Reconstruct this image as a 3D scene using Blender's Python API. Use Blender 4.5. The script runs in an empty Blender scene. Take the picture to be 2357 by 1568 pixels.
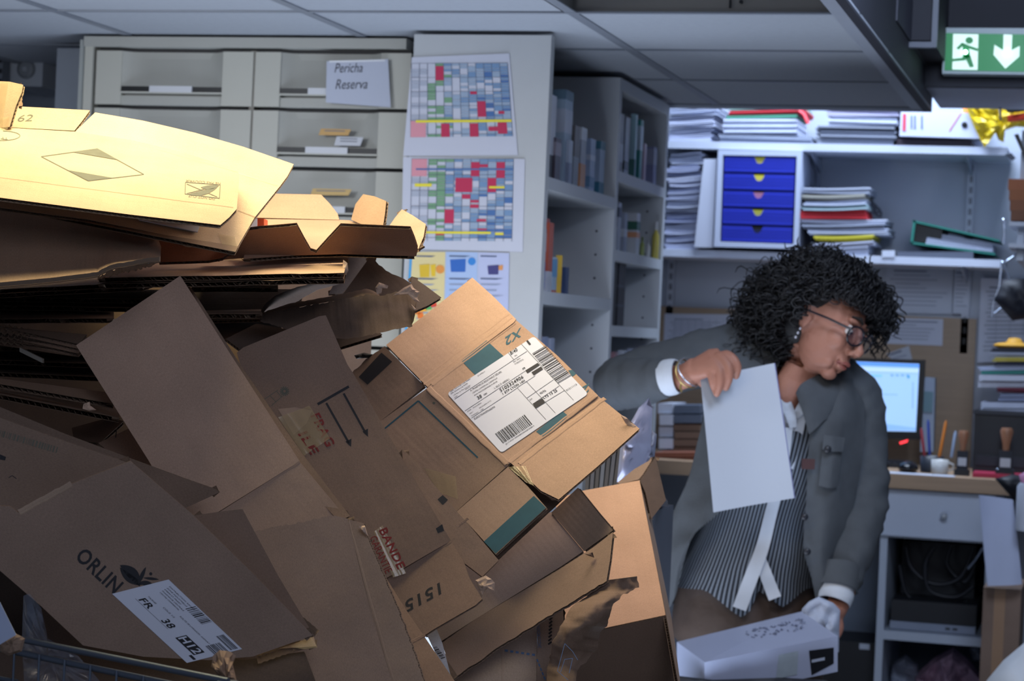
import bpy, bmesh, math, random
from mathutils import Vector, Matrix, noise
V = Vector
rnd = random.Random(7)
SC = bpy.context.scene
COL = SC.collection
# ------------------------------------------------------------------ camera
YAW, ROLL, PITCH = math.atan(1400/5000), 0.045, math.atan(-17/5000)
CAM = V((0, 0, 1.5))
_F0 = V((-math.sin(YAW), math.cos(YAW), 0)); _R0 = V((math.cos(YAW), math.sin(YAW), 0)); _U0 = V((0, 0, 1))
FW = (_F0*math.cos(PITCH) + _U0*math.sin(PITCH)).normalized()
_U1 = _R0.cross(FW)
RT = _R0*math.cos(ROLL) + _U1*math.sin(ROLL)
UP = _U1*math.cos(ROLL) - _R0*math.sin(ROLL)
cd = bpy.data.cameras.new('camera'); cam = bpy.data.objects.new('camera', cd); COL.objects.link(cam)
cam.matrix_world = Matrix(((RT.x, UP.x, -FW.x, CAM.x), (RT.y, UP.y, -FW.y, CAM.y), (RT.z, UP.z, -FW.z, CAM.z), (0, 0, 0, 1)))
cd.sensor_width = 23.57; cd.lens = 50.0; cd.clip_end = 50
cd.dof.use_dof = True; cd.dof.focus_distance = 2.95; cd.dof.aperture_fstop = 6.3
SC.camera = cam
SC.view_settings.view_transform = 'Standard'; SC.view_settings.look = 'None'
SC.view_settings.gamma = 1; SC.view_settings.exposure = 0.0; SC.view_settings.use_curve_mapping = False
# ------------------------------------------------------------------ world, room lights and added fills
W = bpy.data.worlds.new('world'); SC.world = W; W.use_nodes = True
W.node_tree.nodes['Background'].inputs[0].default_value = (0.50, 0.62, 0.90, 1)
W.node_tree.nodes['Background'].inputs[1].default_value = 0.32
def area(name, loc, aim, size, power, col, sy=None):
    l = bpy.data.lights.new(name, 'AREA'); l.energy = power; l.color = col; l.size = size
    if sy: l.shape = 'RECTANGLE'; l.size_y = sy
    o = bpy.data.objects.new(name, l); COL.objects.link(o); o.location = loc
    o.rotation_euler = (V(aim)-V(loc)).to_track_quat('-Z', 'Y').to_euler(); return o
area('ceiling_lamp_over_pile', (-1.36, 2.80, 2.165), (-1.33, 2.80, 0), 0.55, 12.0, (1.0, 0.86, 0.50))
area('ceiling_lamp_over_cartons', (-0.72, 3.25, 2.165), (-0.80, 3.15, 0), 0.45, 8.5, (1.0, 0.82, 0.66))
area('ceiling_lamp_back_office', (-0.75, 6.62, 2.86), (-0.75, 6.72, 0), 1.1, 46.0, (0.66, 0.79, 1.0), 0.35)
area('ceiling_lamp_aisle', (-0.1, 3.9, 2.6), (-1.0, 6.2, 1.3), 0.6, 27.0, (0.66, 0.78, 1.0))
area('front_room_fill', (0.5, 0.2, 2.5), (-0.9, 3.6, 1.2), 1.2, 27.0, (0.76, 0.82, 1.0))  # added soft cool fill from the viewpoint side; no lamp known there
area('floor_up_fill', (-1.2, 4.0, .35), (-1.5, 4.1, 2.2), 1.4, 58.0, (0.72, 0.82, 1.0))  # added upward fill that brightens the ceiling; no source stands there
area('ceiling_lamp_left_bay', (-2.2, 3.7, 2.1), (-1.7, 4.9, 1.3), 0.5, 10.0, (0.84, 0.88, 0.94))
# ------------------------------------------------------------------ picture geometry helpers
def ray(px, py): return FW + RT*((px-1178.5)/5000) + UP*((784-py)/5000)
def at(px, py, d): return CAM + ray(px, py)*d
def hit(px, py, p0, n):
    r = ray(px, py); return CAM + r*((p0-CAM).dot(n)/r.dot(n))
def hy(px, py, Y): return hit(px, py, V((0, Y, 0)), V((0, 1, 0)))
def hz(px, py, Z): return hit(px, py, V((0, 0, Z)), V((0, 0, 1)))
def hx(px, py, X): return hit(px, py, V((X, 0, 0)), V((1, 0, 0)))
# ------------------------------------------------------------------ materials
def lin(h):
    h = h.lstrip('#'); c = [int(h[i:i+2], 16)/255 for i in (0, 2, 4)]
    return tuple(x/12.92 if x <= .04045 else ((x+.055)/1.055)**2.4 for x in c) + (1,)
_M = {}
def mat(h, rough=.6, var=.06, ns=14, bump=.0, metal=0, emit=0, bs=60, alpha=1, trans=0, spec=.4):
    key = (h, rough, var, ns, bump, metal, emit, bs, alpha, trans, spec)
    if key in _M: return _M[key]
    m = bpy.data.materials.new('surface_'+h.strip('#')); m.use_nodes = True; nt = m.node_tree; N = nt.nodes; L = nt.links
    b = N['Principled BSDF']; c = lin(h)
    b.inputs['Base Color'].default_value = c; b.inputs['Roughness'].default_value = rough
    b.inputs['Metallic'].default_value = metal; b.inputs['Specular IOR Level'].default_value = spec
    if alpha < 1: b.inputs['Alpha'].default_value = alpha
    if trans: b.inputs['Transmission Weight'].default_value = trans
    if emit: b.inputs['Emission Color'].default_value = c; b.inputs['Emission Strength'].default_value = emit
    if var or bump: tc = N.new('ShaderNodeTexCoord')
    if var:
        n = N.new('ShaderNodeTexNoise'); n.inputs['Scale'].default_value = ns; n.inputs['Detail'].default_value = 5
        L.new(tc.outputs['Object'], n.inputs['Vector'])
        mx = N.new('ShaderNodeMapRange'); mx.inputs[3].default_value = 1-var*1.6; mx.inputs[4].default_value = 1+var*1.6
        L.new(n.outputs['Fac'], mx.inputs[0])
        vm = N.new('ShaderNodeVectorMath'); vm.operation = 'SCALE'; vm.inputs[0].default_value = c[:3]
        L.new(mx.outputs[0], vm.inputs['Scale']); L.new(vm.outputs[0], b.inputs['Base Color'])
    if bump:
        n2 = N.new('ShaderNodeTexNoise'); n2.inputs['Scale'].default_value = bs; n2.inputs['Detail'].default_value = 4
        L.new(tc.outputs['Object'], n2.inputs['Vector'])
        bp = N.new('ShaderNodeBump'); bp.inputs['Strength'].default_value = bump; bp.inputs['Distance'].default_value = .01
        L.new(n2.outputs['Fac'], bp.inputs['Height']); L.new(bp.outputs[0], b.inputs['Normal'])
    _M[key] = m; return m
def kraft(h, wash=.25, rough=.85):
    """corrugated board: fibre flecks, soft mottling and a faint washboard relief running along the flutes (UV in metres)"""
    key = ('k', h, wash)
    if key in _M: return _M[key]
    m = bpy.data.materials.new('cardboard_'+h.strip('#')); m.use_nodes = True; nt = m.node_tree; N = nt.nodes; L = nt.links
    c = lin(h); g = .30*c[0]+.55*c[1]+.15*c[2]; c = tuple((q*.62+g*.38)*w_ for q, w_ in zip(c[:3], (1.02, .98, 1.0)))+(1,)
    b = N['Principled BSDF']; b.inputs['Roughness'].default_value = rough; b.inputs['Specular IOR Level'].default_value = .18
    tc = N.new('ShaderNodeTexCoord')
    def nz(scale, det, sx=1, sy=1):
        mp = N.new('ShaderNodeMapping'); mp.inputs['Scale'].default_value = (sx, sy, 1); L.new(tc.outputs['UV'], mp.inputs['Vector'])
        n = N.new('ShaderNodeTexNoise'); n.inputs['Scale'].default_value = scale; n.inputs['Detail'].default_value = det
        L.new(mp.outputs[0], n.inputs['Vector']); return n
    a = nz(7, 4); f = nz(900, 2, 1, .35); s = nz(60, 5, 1, .12)
    def mr(src, lo, hi, f0=0, f1=1):
        r = N.new('ShaderNodeMapRange'); r.inputs[1].default_value = f0; r.inputs[2].default_value = f1
        r.inputs[3].default_value = lo; r.inputs[4].default_value = hi; L.new(src, r.inputs[0]); return r.outputs[0]
    def mul(x, y):
        q = N.new('ShaderNodeMath'); q.operation = 'MULTIPLY'; L.new(x, q.inputs[0]); L.new(y, q.inputs[1]); return q.outputs[0]
    k = mul(mul(mr(a.outputs['Fac'], .86, 1.14, .25, .75), mr(f.outputs['Fac'], .84, 1.16, .2, .8)), mr(s.outputs['Fac'], .97, 1.03, .2, .8))
    vm = N.new('ShaderNodeVectorMath'); vm.operation = 'SCALE'; vm.inputs[0].default_value = c[:3]
    L.new(k, vm.inputs['Scale']); L.new(vm.outputs[0], b.inputs['Base Color'])
    sx = N.new('ShaderNodeSeparateXYZ'); L.new(tc.outputs['UV'], sx.inputs[0])
    q = N.new('ShaderNodeMath'); q.operation = 'MULTIPLY'; q.inputs[1].default_value = 2*math.pi/.0085; L.new(sx.outputs[0], q.inputs[0])
    sn = N.new('ShaderNodeMath'); sn.operation = 'SINE'; L.new(q.outputs[0], sn.inputs[0])
    w = N.new('ShaderNodeMath'); w.operation = 'MULTIPLY_ADD'; w.inputs[1].default_value = (.010*wash); L.new(sn.outputs[0], w.inputs[0])
    w2 = N.new('ShaderNodeMath'); w2.operation = 'MULTIPLY_ADD'; w2.inputs[1].default_value = .8; L.new(a.outputs['Fac'], w2.inputs[0])
    w3 = N.new('ShaderNodeMath'); w3.operation = 'MULTIPLY'; w3.inputs[1].default_value = .04; L.new(s.outputs['Fac'], w3.inputs[0])
    L.new(w3.outputs[0], w2.inputs[2]); L.new(w2.outputs[0], w.inputs[2])
    bp = N.new('ShaderNodeBump'); bp.inputs['Strength'].default_value = .9; bp.inputs['Distance'].default_value = .01
    L.new(w.outputs[0], bp.inputs['Height']); L.new(bp.outputs[0], b.inputs['Normal'])
    _M[key] = m; return m
def uvmat(h1, h2, scale, duty=.5, rough=.8, axis=0):
    """two-colour stripes along UV"""
    key = ('s', h1, h2, scale, duty, axis)
    if key in _M: return _M[key]
    m = bpy.data.materials.new('striped_cloth'); m.use_nodes = True; nt = m.node_tree; N = nt.nodes; L = nt.links
    b = N['Principled BSDF']; b.inputs['Roughness'].default_value = rough; b.inputs['Specular IOR Level'].default_value = .2
    tc = N.new('ShaderNodeTexCoord'); sx = N.new('ShaderNodeSeparateXYZ'); L.new(tc.outputs['UV'], sx.inputs[0])
    q = N.new('ShaderNodeMath'); q.operation = 'MULTIPLY'; q.inputs[1].default_value = scale; L.new(sx.outputs[axis], q.inputs[0])
    fr = N.new('ShaderNodeMath'); fr.operation = 'FRACT'; L.new(q.outputs[0], fr.inputs[0])
    gt = N.new('ShaderNodeMath'); gt.operation = 'GREATER_THAN'; gt.inputs[1].default_value = duty; L.new(fr.outputs[0], gt.inputs[0])
    mx = N.new('ShaderNodeMix'); mx.data_type = 'RGBA'; L.new(gt.outputs[0], mx.inputs[0])
    mx.inputs[6].default_value = lin(h1); mx.inputs[7].default_value = lin(h2); L.new(mx.outputs[2], b.inputs['Base Color'])
    _M[key] = m; return m
def wood(h):
    key = ('w', h)
    if key in _M: return _M[key]
    m = bpy.data.materials.new('wood_grain'); m.use_nodes = True; nt = m.node_tree; N = nt.nodes; L = nt.links
    b = N['Principled BSDF']; b.inputs['Roughness'].default_value = .5; c = lin(h)
    tc = N.new('ShaderNodeTexCoord'); mp = N.new('ShaderNodeMapping'); mp.inputs['Scale'].default_value = (2, 30, 30); L.new(tc.outputs['Object'], mp.inputs[0])
    n = N.new('ShaderNodeTexNoise'); n.inputs['Scale'].default_value = 3; n.inputs['Detail'].default_value = 6; L.new(mp.outputs[0], n.inputs['Vector'])
    mx = N.new('ShaderNodeMapRange'); mx.inputs[3].default_value = .8; mx.inputs[4].default_value = 1.2; L.new(n.outputs['Fac'], mx.inputs[0])
    vm = N.new('ShaderNodeVectorMath'); vm.operation = 'SCALE'; vm.inputs[0].default_value = c[:3]
    L.new(mx.outputs[0], vm.inputs['Scale']); L.new(vm.outputs[0], b.inputs['Base Color'])
    _M[key] = m; return m
# ------------------------------------------------------------------ object helpers
def tag(o, label=None, cat=None, group=None, kind=None):
    if label: o['label'] = label
    if cat: o['category'] = cat
    if group: o['group'] = group
    if kind: o['kind'] = kind
    return o
ORG = {}
def thing(name, loc, label, cat, group=None):
    o = bpy.data.objects.new(name, None); COL.objects.link(o); o.location = loc; o.empty_display_size = .05
    ORG[o.name] = V(loc); return tag(o, label, cat, group)
class MB:
    def __init__(s): s.v = []; s.f = []; s.m = []; s.uv = []; s.mats = []; s.sm = []
    def mi(s, m):
        if m not in s.mats: s.mats.append(m)
        return s.mats.index(m)
    def face(s, pts, m, uvs=None, smooth=False):
        b = len(s.v); s.v += [V(p) for p in pts]; s.f.append(list(range(b, b+len(pts)))); s.m.append(s.mi(m)); s.uv.append(uvs); s.sm.append(smooth)
    def grid(s, rows, m, closed=False, smooth=True, uv=None):
        """rows of points joined by quads sharing vertices"""
        b = len(s.v); n = len(rows[0])
        for r in rows: s.v += [V(p) for p in r]
        k = s.mi(m)
        for i in range(len(rows)-1):
            for j in range(n if closed else n-1):
                j2 = (j+1) % n
                s.f.append([b+i*n+j, b+i*n+j2, b+(i+1)*n+j2, b+(i+1)*n+j]); s.m.append(k); s.sm.append(smooth)
                s.uv.append([uv(i, j), uv(i, j+1), uv(i+1, j+1), uv(i+1, j)] if uv else None)
    def box(s, a, b, m, ax=None):
        """a, b opposite corners, or ax=(origin, X, Y, Z) full edge vectors"""
        if ax: o, X, Y, Z = [V(q) for q in ax]
        else:
            a, b = V(a), V(b); lo = V((min(a.x, b.x), min(a.y, b.y), min(a.z, b.z))); hi = V((max(a.x, b.x), max(a.y, b.y), max(a.z, b.z)))
            o = lo; X = V((hi.x-lo.x, 0, 0)); Y = V((0, hi.y-lo.y, 0)); Z = V((0, 0, hi.z-lo.z))
        c = [o, o+X, o+X+Y, o+Y, o+Z, o+X+Z, o+X+Y+Z, o+Y+Z]; base = len(s.v); s.v += c; k = s.mi(m)
        for q in ((0, 3, 2, 1), (4, 5, 6, 7), (0, 1, 5, 4), (1, 2, 6, 5), (2, 3, 7, 6), (3, 0, 4, 7)):
            s.f.append([base+i for i in q]); s.m.append(k); s.sm.append(False)
            p = [c[i] for i in q]; l1 = (p[1]-p[0]).length; l2 = (p[2]-p[1]).length
            s.uv.append([(0, 0), (l1, 0), (l1, l2), (0, l2)])
    def prism(s, pts, off, m, ms=None):
        pts = [V(p) for p in pts]; off = V(off); n = len(pts)
        s.face(pts, m); s.face([p+off for p in reversed(pts)], m)
        for i in range(n): s.face([pts[i], pts[i]+off, pts[(i+1) % n]+off, pts[(i+1) % n]], ms or m)
    def tube(s, path, r, m, seg=8, cap=True, smooth=True):
        path = [V(p) for p in path]; rows = []; prev = None
        for i, p in enumerate(path):
            t = (path[min(i+1, len(path)-1)]-path[max(i-1, 0)]).normalized()
            if prev is None: a = t.orthogonal().normalized()
            else: a = (prev - t*prev.dot(t)); a = a.normalized() if a.length > 1e-6 else t.orthogonal().normalized()
            prev = a; b = t.cross(a)
            rr = r[i] if isinstance(r, (list, tuple)) else r
            if not isinstance(rr, (list, tuple)): rr = (rr, rr)
            rows.append([p + a*math.cos(2*math.pi*k/seg)*rr[0] + b*math.sin(2*math.pi*k/seg)*rr[1] for k in range(seg)])
        s.grid(rows, m, closed=True, smooth=smooth)
        if cap: s.face(list(reversed(rows[0])), m); s.face(rows[-1], m)
    def lathe(s, c, prof, m, seg=20, ax=V((0, 0, 1)), smooth=True):
        c = V(c); ax = V(ax).normalized(); a = ax.orthogonal().normalized(); b = ax.cross(a)
        rows = [[c + ax*z + (a*math.cos(2*math.pi*k/seg)+b*math.sin(2*math.pi*k/seg))*r for k in range(seg)] for r, z in prof]
        s.grid(rows, m, closed=True, smooth=smooth); s.face(list(reversed(rows[0])), m); s.face(rows[-1], m)
    def ball(s, c, r, m, R=None, seg=16):
        """ellipsoid; r scalar or 3 radii along axes R"""
        c = V(c); r = r if isinstance(r, (tuple, list)) else (r, r, r); R = R or (V((1, 0, 0)), V((0, 1, 0)), V((0, 0, 1)))
        rows = []
        for i in range(seg//2+1):
            t = math.pi*i/(seg//2); t = min(max(t, .02), math.pi-.02)
            rows.append([c + R[0]*r[0]*math.sin(t)*math.cos(2*math.pi*k/seg) + R[1]*r[1]*math.sin(t)*math.sin(2*math.pi*k/seg) + R[2]*r[2]*math.cos(t) for k in range(seg)])
        s.grid(rows, m, closed=True); s.face(list(reversed(rows[0])), m); s.face(rows[-1], m)
    def mesh(s, name, org):
        me = bpy.data.meshes.new(name); me.from_pydata([tuple(p-org) for p in s.v], [], s.f)
        for m in s.mats: me.materials.append(m)
        me.polygons.foreach_set('material_index', s.m); me.polygons.foreach_set('use_smooth', s.sm)
        if any(s.uv):
            ul = me.uv_layers.new(name='UVMap'); li = 0
            for f, u in zip(s.f, s.uv):
                for k in range(len(f)):
                    if u: ul.data[li].uv = u[k]
                    li += 1
        me.update(); return me
    def build(s, name, parent=None, recalc=False):
        if parent is None:
            lo = V([min(p[i] for p in s.v) for i in range(3)]); hi = V([max(p[i] for p in s.v) for i in range(3)])
            org = V(((lo.x+hi.x)/2, (lo.y+hi.y)/2, lo.z))
        else: org = ORG[parent.name]
        me = s.mesh(name, org)
        if recalc:
            bm = bmesh.new(); bm.from_mesh(me); bmesh.ops.recalc_face_normals(bm, faces=bm.faces); bm.to_mesh(me); bm.free()
        o = bpy.data.objects.new(name, me); COL.objects.link(o)
        if parent is None: o.location = org
        else: o.parent = parent
        ORG[o.name] = org; return o
def copy_tree(o, loc=None, parent=None):
    c = o.copy(); COL.objects.link(c); c.parent = parent
    if parent: c.matrix_parent_inverse = Matrix()
    if loc is not None: c.location = loc
    for ch in list(o.children): copy_tree(ch, None, c)
    return c
def struct(o): return tag(o, kind='structure')
def bxp(mb, px0, py0, px1, py1, Y, depth, m):
    """box whose front face stands in the plane y=Y between two picture corners"""
    a = hy(px0, py1, Y); b = hy(px1, py0, Y); mb.box(V((a.x, Y, a.z)), V((b.x, Y+depth, b.z)), m); return a, b
# text
_T = {}
BOLD = {'ORLIN', '15159', 'X2', '2', 'FR', '38', 'H12', '5105324906', 'BANDE', 'FRAG', 'ILE', '1 ETP LYON 14H', 'LYS 15 25', '8/40'}
def text_mesh(s):
    if s not in _T:
        cu = bpy.data.curves.new('t', 'FONT'); cu.body = s; cu.resolution_u = 3; cu.offset = .022 if s in BOLD else 0
        if s in BOLD: cu.space_character = 1.08
        ob = bpy.data.objects.new('t', cu); COL.objects.link(ob)
        me = bpy.data.meshes.new_from_object(ob.evaluated_get(bpy.context.evaluated_depsgraph_get()))
        vs = [(v.co.x, v.co.y) for v in me.vertices]; fs = [list(p.vertices) for p in me.polygons]
        bpy.data.objects.remove(ob); bpy.data.curves.remove(cu); bpy.data.meshes.remove(me); _T[s] = (vs, fs)
    return _T[s]
def put_text(mb, s, P0, P1, PT, m, slant=0):
    """text from baseline start P0 to baseline end P1, cap top reaching PT (all 3D points)"""
    vs, fs = text_mesh(s)
    if not vs: return
    x0 = min(v[0] for v in vs); x1 = max(v[0] for v in vs); y1 = max(v[1] for v in vs)
    U = (P1-P0)/(x1-x0); T = (PT-P0)/y1; b = len(mb.v); k = mb.mi(m)
    mb.v += [P0 + U*(x-x0+slant*y) + T*y for x, y in vs]
    for f in fs: mb.f.append([b+i for i in f]); mb.m.append(k); mb.uv.append(None); mb.sm.append(False)
# corrugated board in a plane
class Plane:
    def __init__(s, a, b, c):
        s.a, s.b, s.c = at(*a), at(*b), at(*c); n = (s.b-s.a).cross(s.c-s.a).normalized()
        if n.dot(s.a-CAM) > 0: n = -n
        s.n = n
    def p(s, px, py, off=0): return hit(px, py, s.a, s.n) + s.n*off
def jag(pts, idx, amp, step=9):
    """tear the outline: edges listed in idx get a ragged line (picture units)"""
    out = []; n = len(pts)
    for i in range(n):
        a, b = pts[i], pts[(i+1) % n]; out.append(a)
        if i in idx:
            L = math.hypot(b[0]-a[0], b[1]-a[1]); k = max(2, int(L/step)); nx, ny = -(b[1]-a[1])/L, (b[0]-a[0])/L
            for j in range(1, k):
                t = (j+rnd.uniform(-.3, .3))/k; w = rnd.uniform(-amp, amp)
                out.append((a[0]+(b[0]-a[0])*t+nx*w, a[1]+(b[1]-a[1])*t+ny*w))
    return out
KR = '#b08d68'
def board(mb, pts, pl, h=KR, th=.005, flute=None, hb=None, wash=.25, edge='#a8865f', wl=.0075, skip=()):
    """a sheet of corrugated cardboard: two liners with a fluted strip between them; pts picture outline on plane pl"""
    P = [pl.p(*p) for p in pts]; n = pl.n; N = len(P)
    ar = sum(pts[i][0]*pts[(i+1) % N][1]-pts[(i+1) % N][0]*pts[i][1] for i in range(N))
    d = flute and (pl.p(*flute[1])-pl.p(*flute[0])).normalized() or (P[1]-P[0]).normalized()
    e = n.cross(d); m = kraft(h, wash); mb_ = kraft(hb or h, wash); me = kraft(edge, 0)
    uv = lambda p: ((p-P[0]).dot(e)+3.1, (p-P[0]).dot(d)+1.7)
    li = .0006; U = [uv(p) for p in P]
    mb.face(P, m, U); mb.face([p-n*li for p in P], m, U)
    mb.face([p-n*(th-li) for p in P], mb_, U); mb.face([p-n*th for p in reversed(P)], mb_, list(reversed(U)))
    for i in range(N):
        a, b = P[i], P[(i+1) % N]; L = (b-a).length
        if L < 1e-5: continue
        mb.face([a, a-n*li, b-n*li, b], me); mb.face([a-n*(th-li), a-n*th, b-n*th, b-n*(th-li)], me)
        if i in skip: continue
        t = (b-a)/L; inn = n.cross(t)
        if ar > 0: inn = -inn
        k = max(2, int(L/wl*2)); rows = [[], []]
        for j in range(k+1):
            h0 = li if j % 2 == 0 else th-li
            q = a + t*(L*j/k) - n*h0
            rows[0].append(q+inn*.0003); rows[1].append(q+inn*.010)
        mb.grid(rows, me, smooth=True)
    return P
def inkpoly(mb, pts, pl, m, off=.0004): mb.face([pl.p(x, y, off) for x, y in pts], m)
def inkline(mb, a, b, w, pl, m, off=.0004):
    L = math.hypot(b[0]-a[0], b[1]-a[1]) or 1; nx, ny = -(b[1]-a[1])/L*w/2, (b[0]-a[0])/L*w/2
    inkpoly(mb, [(a[0]+nx, a[1]+ny), (b[0]+nx, b[1]+ny), (b[0]-nx, b[1]-ny), (a[0]-nx, a[1]-ny)], pl, m, off)
def inktext(mb, s, p0, p1, pt, pl, m, off=.0004, slant=0):
    put_text(mb, s, pl.p(*p0, off), pl.p(*p1, off), pl.p(*pt, off), m, slant)
def crease(mb, a, b, pl, h, w=.004, r=.0011):
    """folded score line: a crushed ridge pair standing off the liner"""
    A, B = pl.p(*a), pl.p(*b); t = (B-A).normalized(); s = pl.n.cross(t); k = 14; rows = []
    for i in range(k+1):
        p = A+(B-A)*i/k; j = rnd.uniform(-.0006, .0006)
        rows.append([p + s*(q*w+j) + pl.n*z for q, z in ((-.6, .0001), (-.33, r*.55), (0, -.0001), (.3, r*.5), (.6, .0001))])
    mb.grid(rows, kraft(h, 0), smooth=True, uv=lambda i, j: (j*.004+.3, i*.01+.2))
# ================================================================== THE SETTING
WHITE = mat('#9aa0a8', .6, .03, 3); WALL = mat('#a4abb8', .8, .03, 2); TILE = mat('#8f959e', .9, .05, 60, .15, bs=200)
GRID = mat('#6d737d', .5, .02); DARK = mat('#1c1e28', .7, .15, 4); SHELF = mat('#a6abb2', .5, .03, 4); BLACK = mat('#0d0e12', .45, .1, 8)
ZC = 2.18; X1 = -1.256; XC = -.537
b = MB(); b.box((-3.5, -1, -.1), (1, 7.35, 0), mat('#6b6a66', .5, .1, 3)); struct(b.build('floor'))
b = MB(); b.box((-3.5, 7.2, 0), (1, 7.35, 2.95), WALL); struct(b.build('wall_back'))
b = MB(); b.box((-3.65, -1, 0), (-3.5, 7.35, 2.95), WALL); struct(b.build('wall_left'))
b = MB(); b.box((.95, -1, 0), (1.1, 7.35, 2.95), mat('#7d828c', .8, .05, 2)); struct(b.build('wall_right'))
# ceiling: tiles on a grid, one of them pushed up into its light recess
b = MB(); xs = [-3.54, -2.94, -2.34, -1.74, -1.14, XC-.02]; ys = [6.13-.57*k for k in range(13)]
for i in range(5):
    for j in range(12):
        up = .036 if (i == 4 and j == 3) else 0
        b.box((xs[i], ys[j+1], ZC+up), (xs[i+1], ys[j], ZC+up+.02), TILE)
        if up:
            for a_, c_ in (((xs[i], ys[j]-.004, ZC), (xs[i+1], ys[j]+.02, ZC+.06)), ((xs[i]-.02, ys[j+1], ZC), (xs[i]+.004, ys[j], ZC+.06)), ((xs[i+1]-.004, ys[j+1], ZC), (xs[i+1]+.015, ys[j], ZC+.06))):
                b.box(a_, c_, mat('#6c6a66', .6, .05))
            b.lathe((xs[i]+.36, ys[j]-.006, ZC+.02), [(.004, 0), (.004, .006)], BLACK, 8, ax=(0, -1, 0))
            b.box((xs[i]+.335, ys[j]-.008, ZC+.008), (xs[i]+.339, ys[j]-.004, ZC+.025), BLACK)
struct(b.build('ceiling'))
b = MB()
for x in xs[1:5]: b.box((x-.012, ys[12], ZC-.003), (x+.012, 6.13, ZC-.0002), GRID)
for y in ys[:12]: b.box((-3.5, y-.008, ZC-.0035), (XC, y+.008, ZC-.0003), GRID)
b.box((XC-.055, ys[12], ZC-.006), (XC, 6.13, ZC-.0002), mat('#858b96', .5, .03))
struct(b.build('trim_1'))
b = MB(); b.box((-3.5, -1, 2.95), (1, 5.9, 3.0), DARK); b.box((-3.5, 5.9, 2.95), (1, 7.35, 3.0), WALL); b.box((XC-.02, -1, ZC-.012), (XC, 6.13, 2.95), DARK); struct(b.build('ceiling'))
b = MB(); b.box((-3.5, 6.13, ZC-.01), (XC, 6.16, 2.95), WALL); struct(b.build('wall_front'))
zs = hy(2200, 200, 5.9).z
b = MB(); b.box((XC+.001, 5.9, zs), (.95, 5.93, 2.95), DARK); b.box((XC+.001, 5.93, zs), (.95, 6.42, zs+.03), mat('#8b90a0', .6, .04)); struct(b.build('trim_2'))
b = MB()
a0 = hy(2040, 92, 5.45); a1 = hy(2146, 100, 5.45)
b.box((a0.x, 5.45, a0.z), (a1.x, 5.9, 2.94), DARK)
b.box((XC+.004, 5.1, a0.z-.004), (a0.x, 5.9, 2.94), mat('#2b2e3a', .6, .15, 4))
b.box((a0.x-.004, 5.435, a0.z-.02), (a1.x+.012, 5.46, a0.z-.006), mat('#4d5361', .4, .1)); b.box((a1.x-.002, 5.44, a0.z-.02), (a1.x+.012, 5.452, 2.94), mat('#4d5361', .4, .1))
tag(b.build('ventilation_duct'), 'dark square duct hanging from the black ceiling left of the exit sign', 'duct')
# green exit sign
GRN = mat('#0a7a3c', .4, .03, emit=.35); SIGNW = mat('#cfe6dc', .4, 0, emit=.75)
YS = 5.86; P = lambda x, y, o=0: hy(x, y, YS-.024-o)
r = thing('exit_sign', hy(2280, 172, YS), 'lit green exit sign with running man and down arrow on the black beam', 'sign')
b = MB(); a, c = hy(2170, 172, YS), hy(2392, 68, YS)
b.box((a.x, YS-.022, a.z), (c.x, YS+.036, c.z), mat('#9aa8ae', .4, .03)); b.build('housing', r)
b = MB(); F = lambda pts, m, o: b.face([P(x, y, o) for x, y in pts], m)
F([(2178, 76), (2400, 80), (2396, 166), (2174, 162)], GRN, .001); b.build('sign_face', r)
b = MB()
F([(2194, 78), (2252, 79), (2250, 161), (2192, 160)], SIGNW, .002); b.build('white_door_panel', r)
b = MB(); hd = [(2231+9*math.cos(k*.52), 93+8*math.sin(k*.52)) for k in range(12)]
F(hd, GRN, .003)
for q in ([(2214, 98), (2229, 104), (2233, 128), (2218, 128)], [(2214, 98), (2219, 102), (2207, 115), (2201, 111)], [(2228, 104), (2252, 112), (2250, 118), (2230, 112)],
          [(2217, 126), (2231, 126), (2222, 139), (2188, 142), (2187, 136), (2214, 133)], [(2222, 126), (2233, 126), (2242, 154), (2232, 155), (2224, 138)], [(2218, 126), (2233, 126), (2232, 133), (2220, 133)]): F(q, GRN, .003)
b.build('running_man', r)
b = MB(); F([(2310, 79), (2330, 80), (2328, 116), (2347, 106), (2346, 130), (2314, 158), (2287, 126), (2289, 103), (2309, 116)], SIGNW, .002); b.build('down_arrow', r)
for px, py in ((2222, 120), (2318, 121)):
    b = MB(); b.ball(P(px, py, .004), .0055, mat('#b9ffe6', .3, 0, emit=14), seg=10); b.build('led_glow', r)
# ------------------------------------------------------------------ drawer cabinets against the left wall
YC = 4.80; CR = mat('#a7a79f', .55, .04, 5); CR2 = mat('#9a9b96', .55, .05, 5)
xa, xb, xc = hy(217, 200, YC).x, hy(583, 200, YC).x, hy(945, 200, YC).x-.012
ztop = hy(400, 115, YC).z; pitch = hy(400, 115, YC).z-hy(400, 248, YC).z; wdr = xb-xa-.006
b = MB(); b.box((xa-.02, YC+.034, 0), (xc, YC+.45, ztop+.012), mat('#3a3a3c', .7, .1)); b.box((xa-.028, YC-.002, 0), (xa-.006, YC+.45, ztop+.03), CR)
b.box((xa-.028, YC-.01, ztop+.006), (xc, YC+.4, ztop+.03), CR2); b.box((xb-.011, YC+.004, 0), (xb+.002, YC+.05, ztop), mat('#77746d', .6, .05))
tag(b.build('drawer_cabinet'), 'tall cream cabinet carcass holding two columns of wide drawers', 'cabinet')
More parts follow.
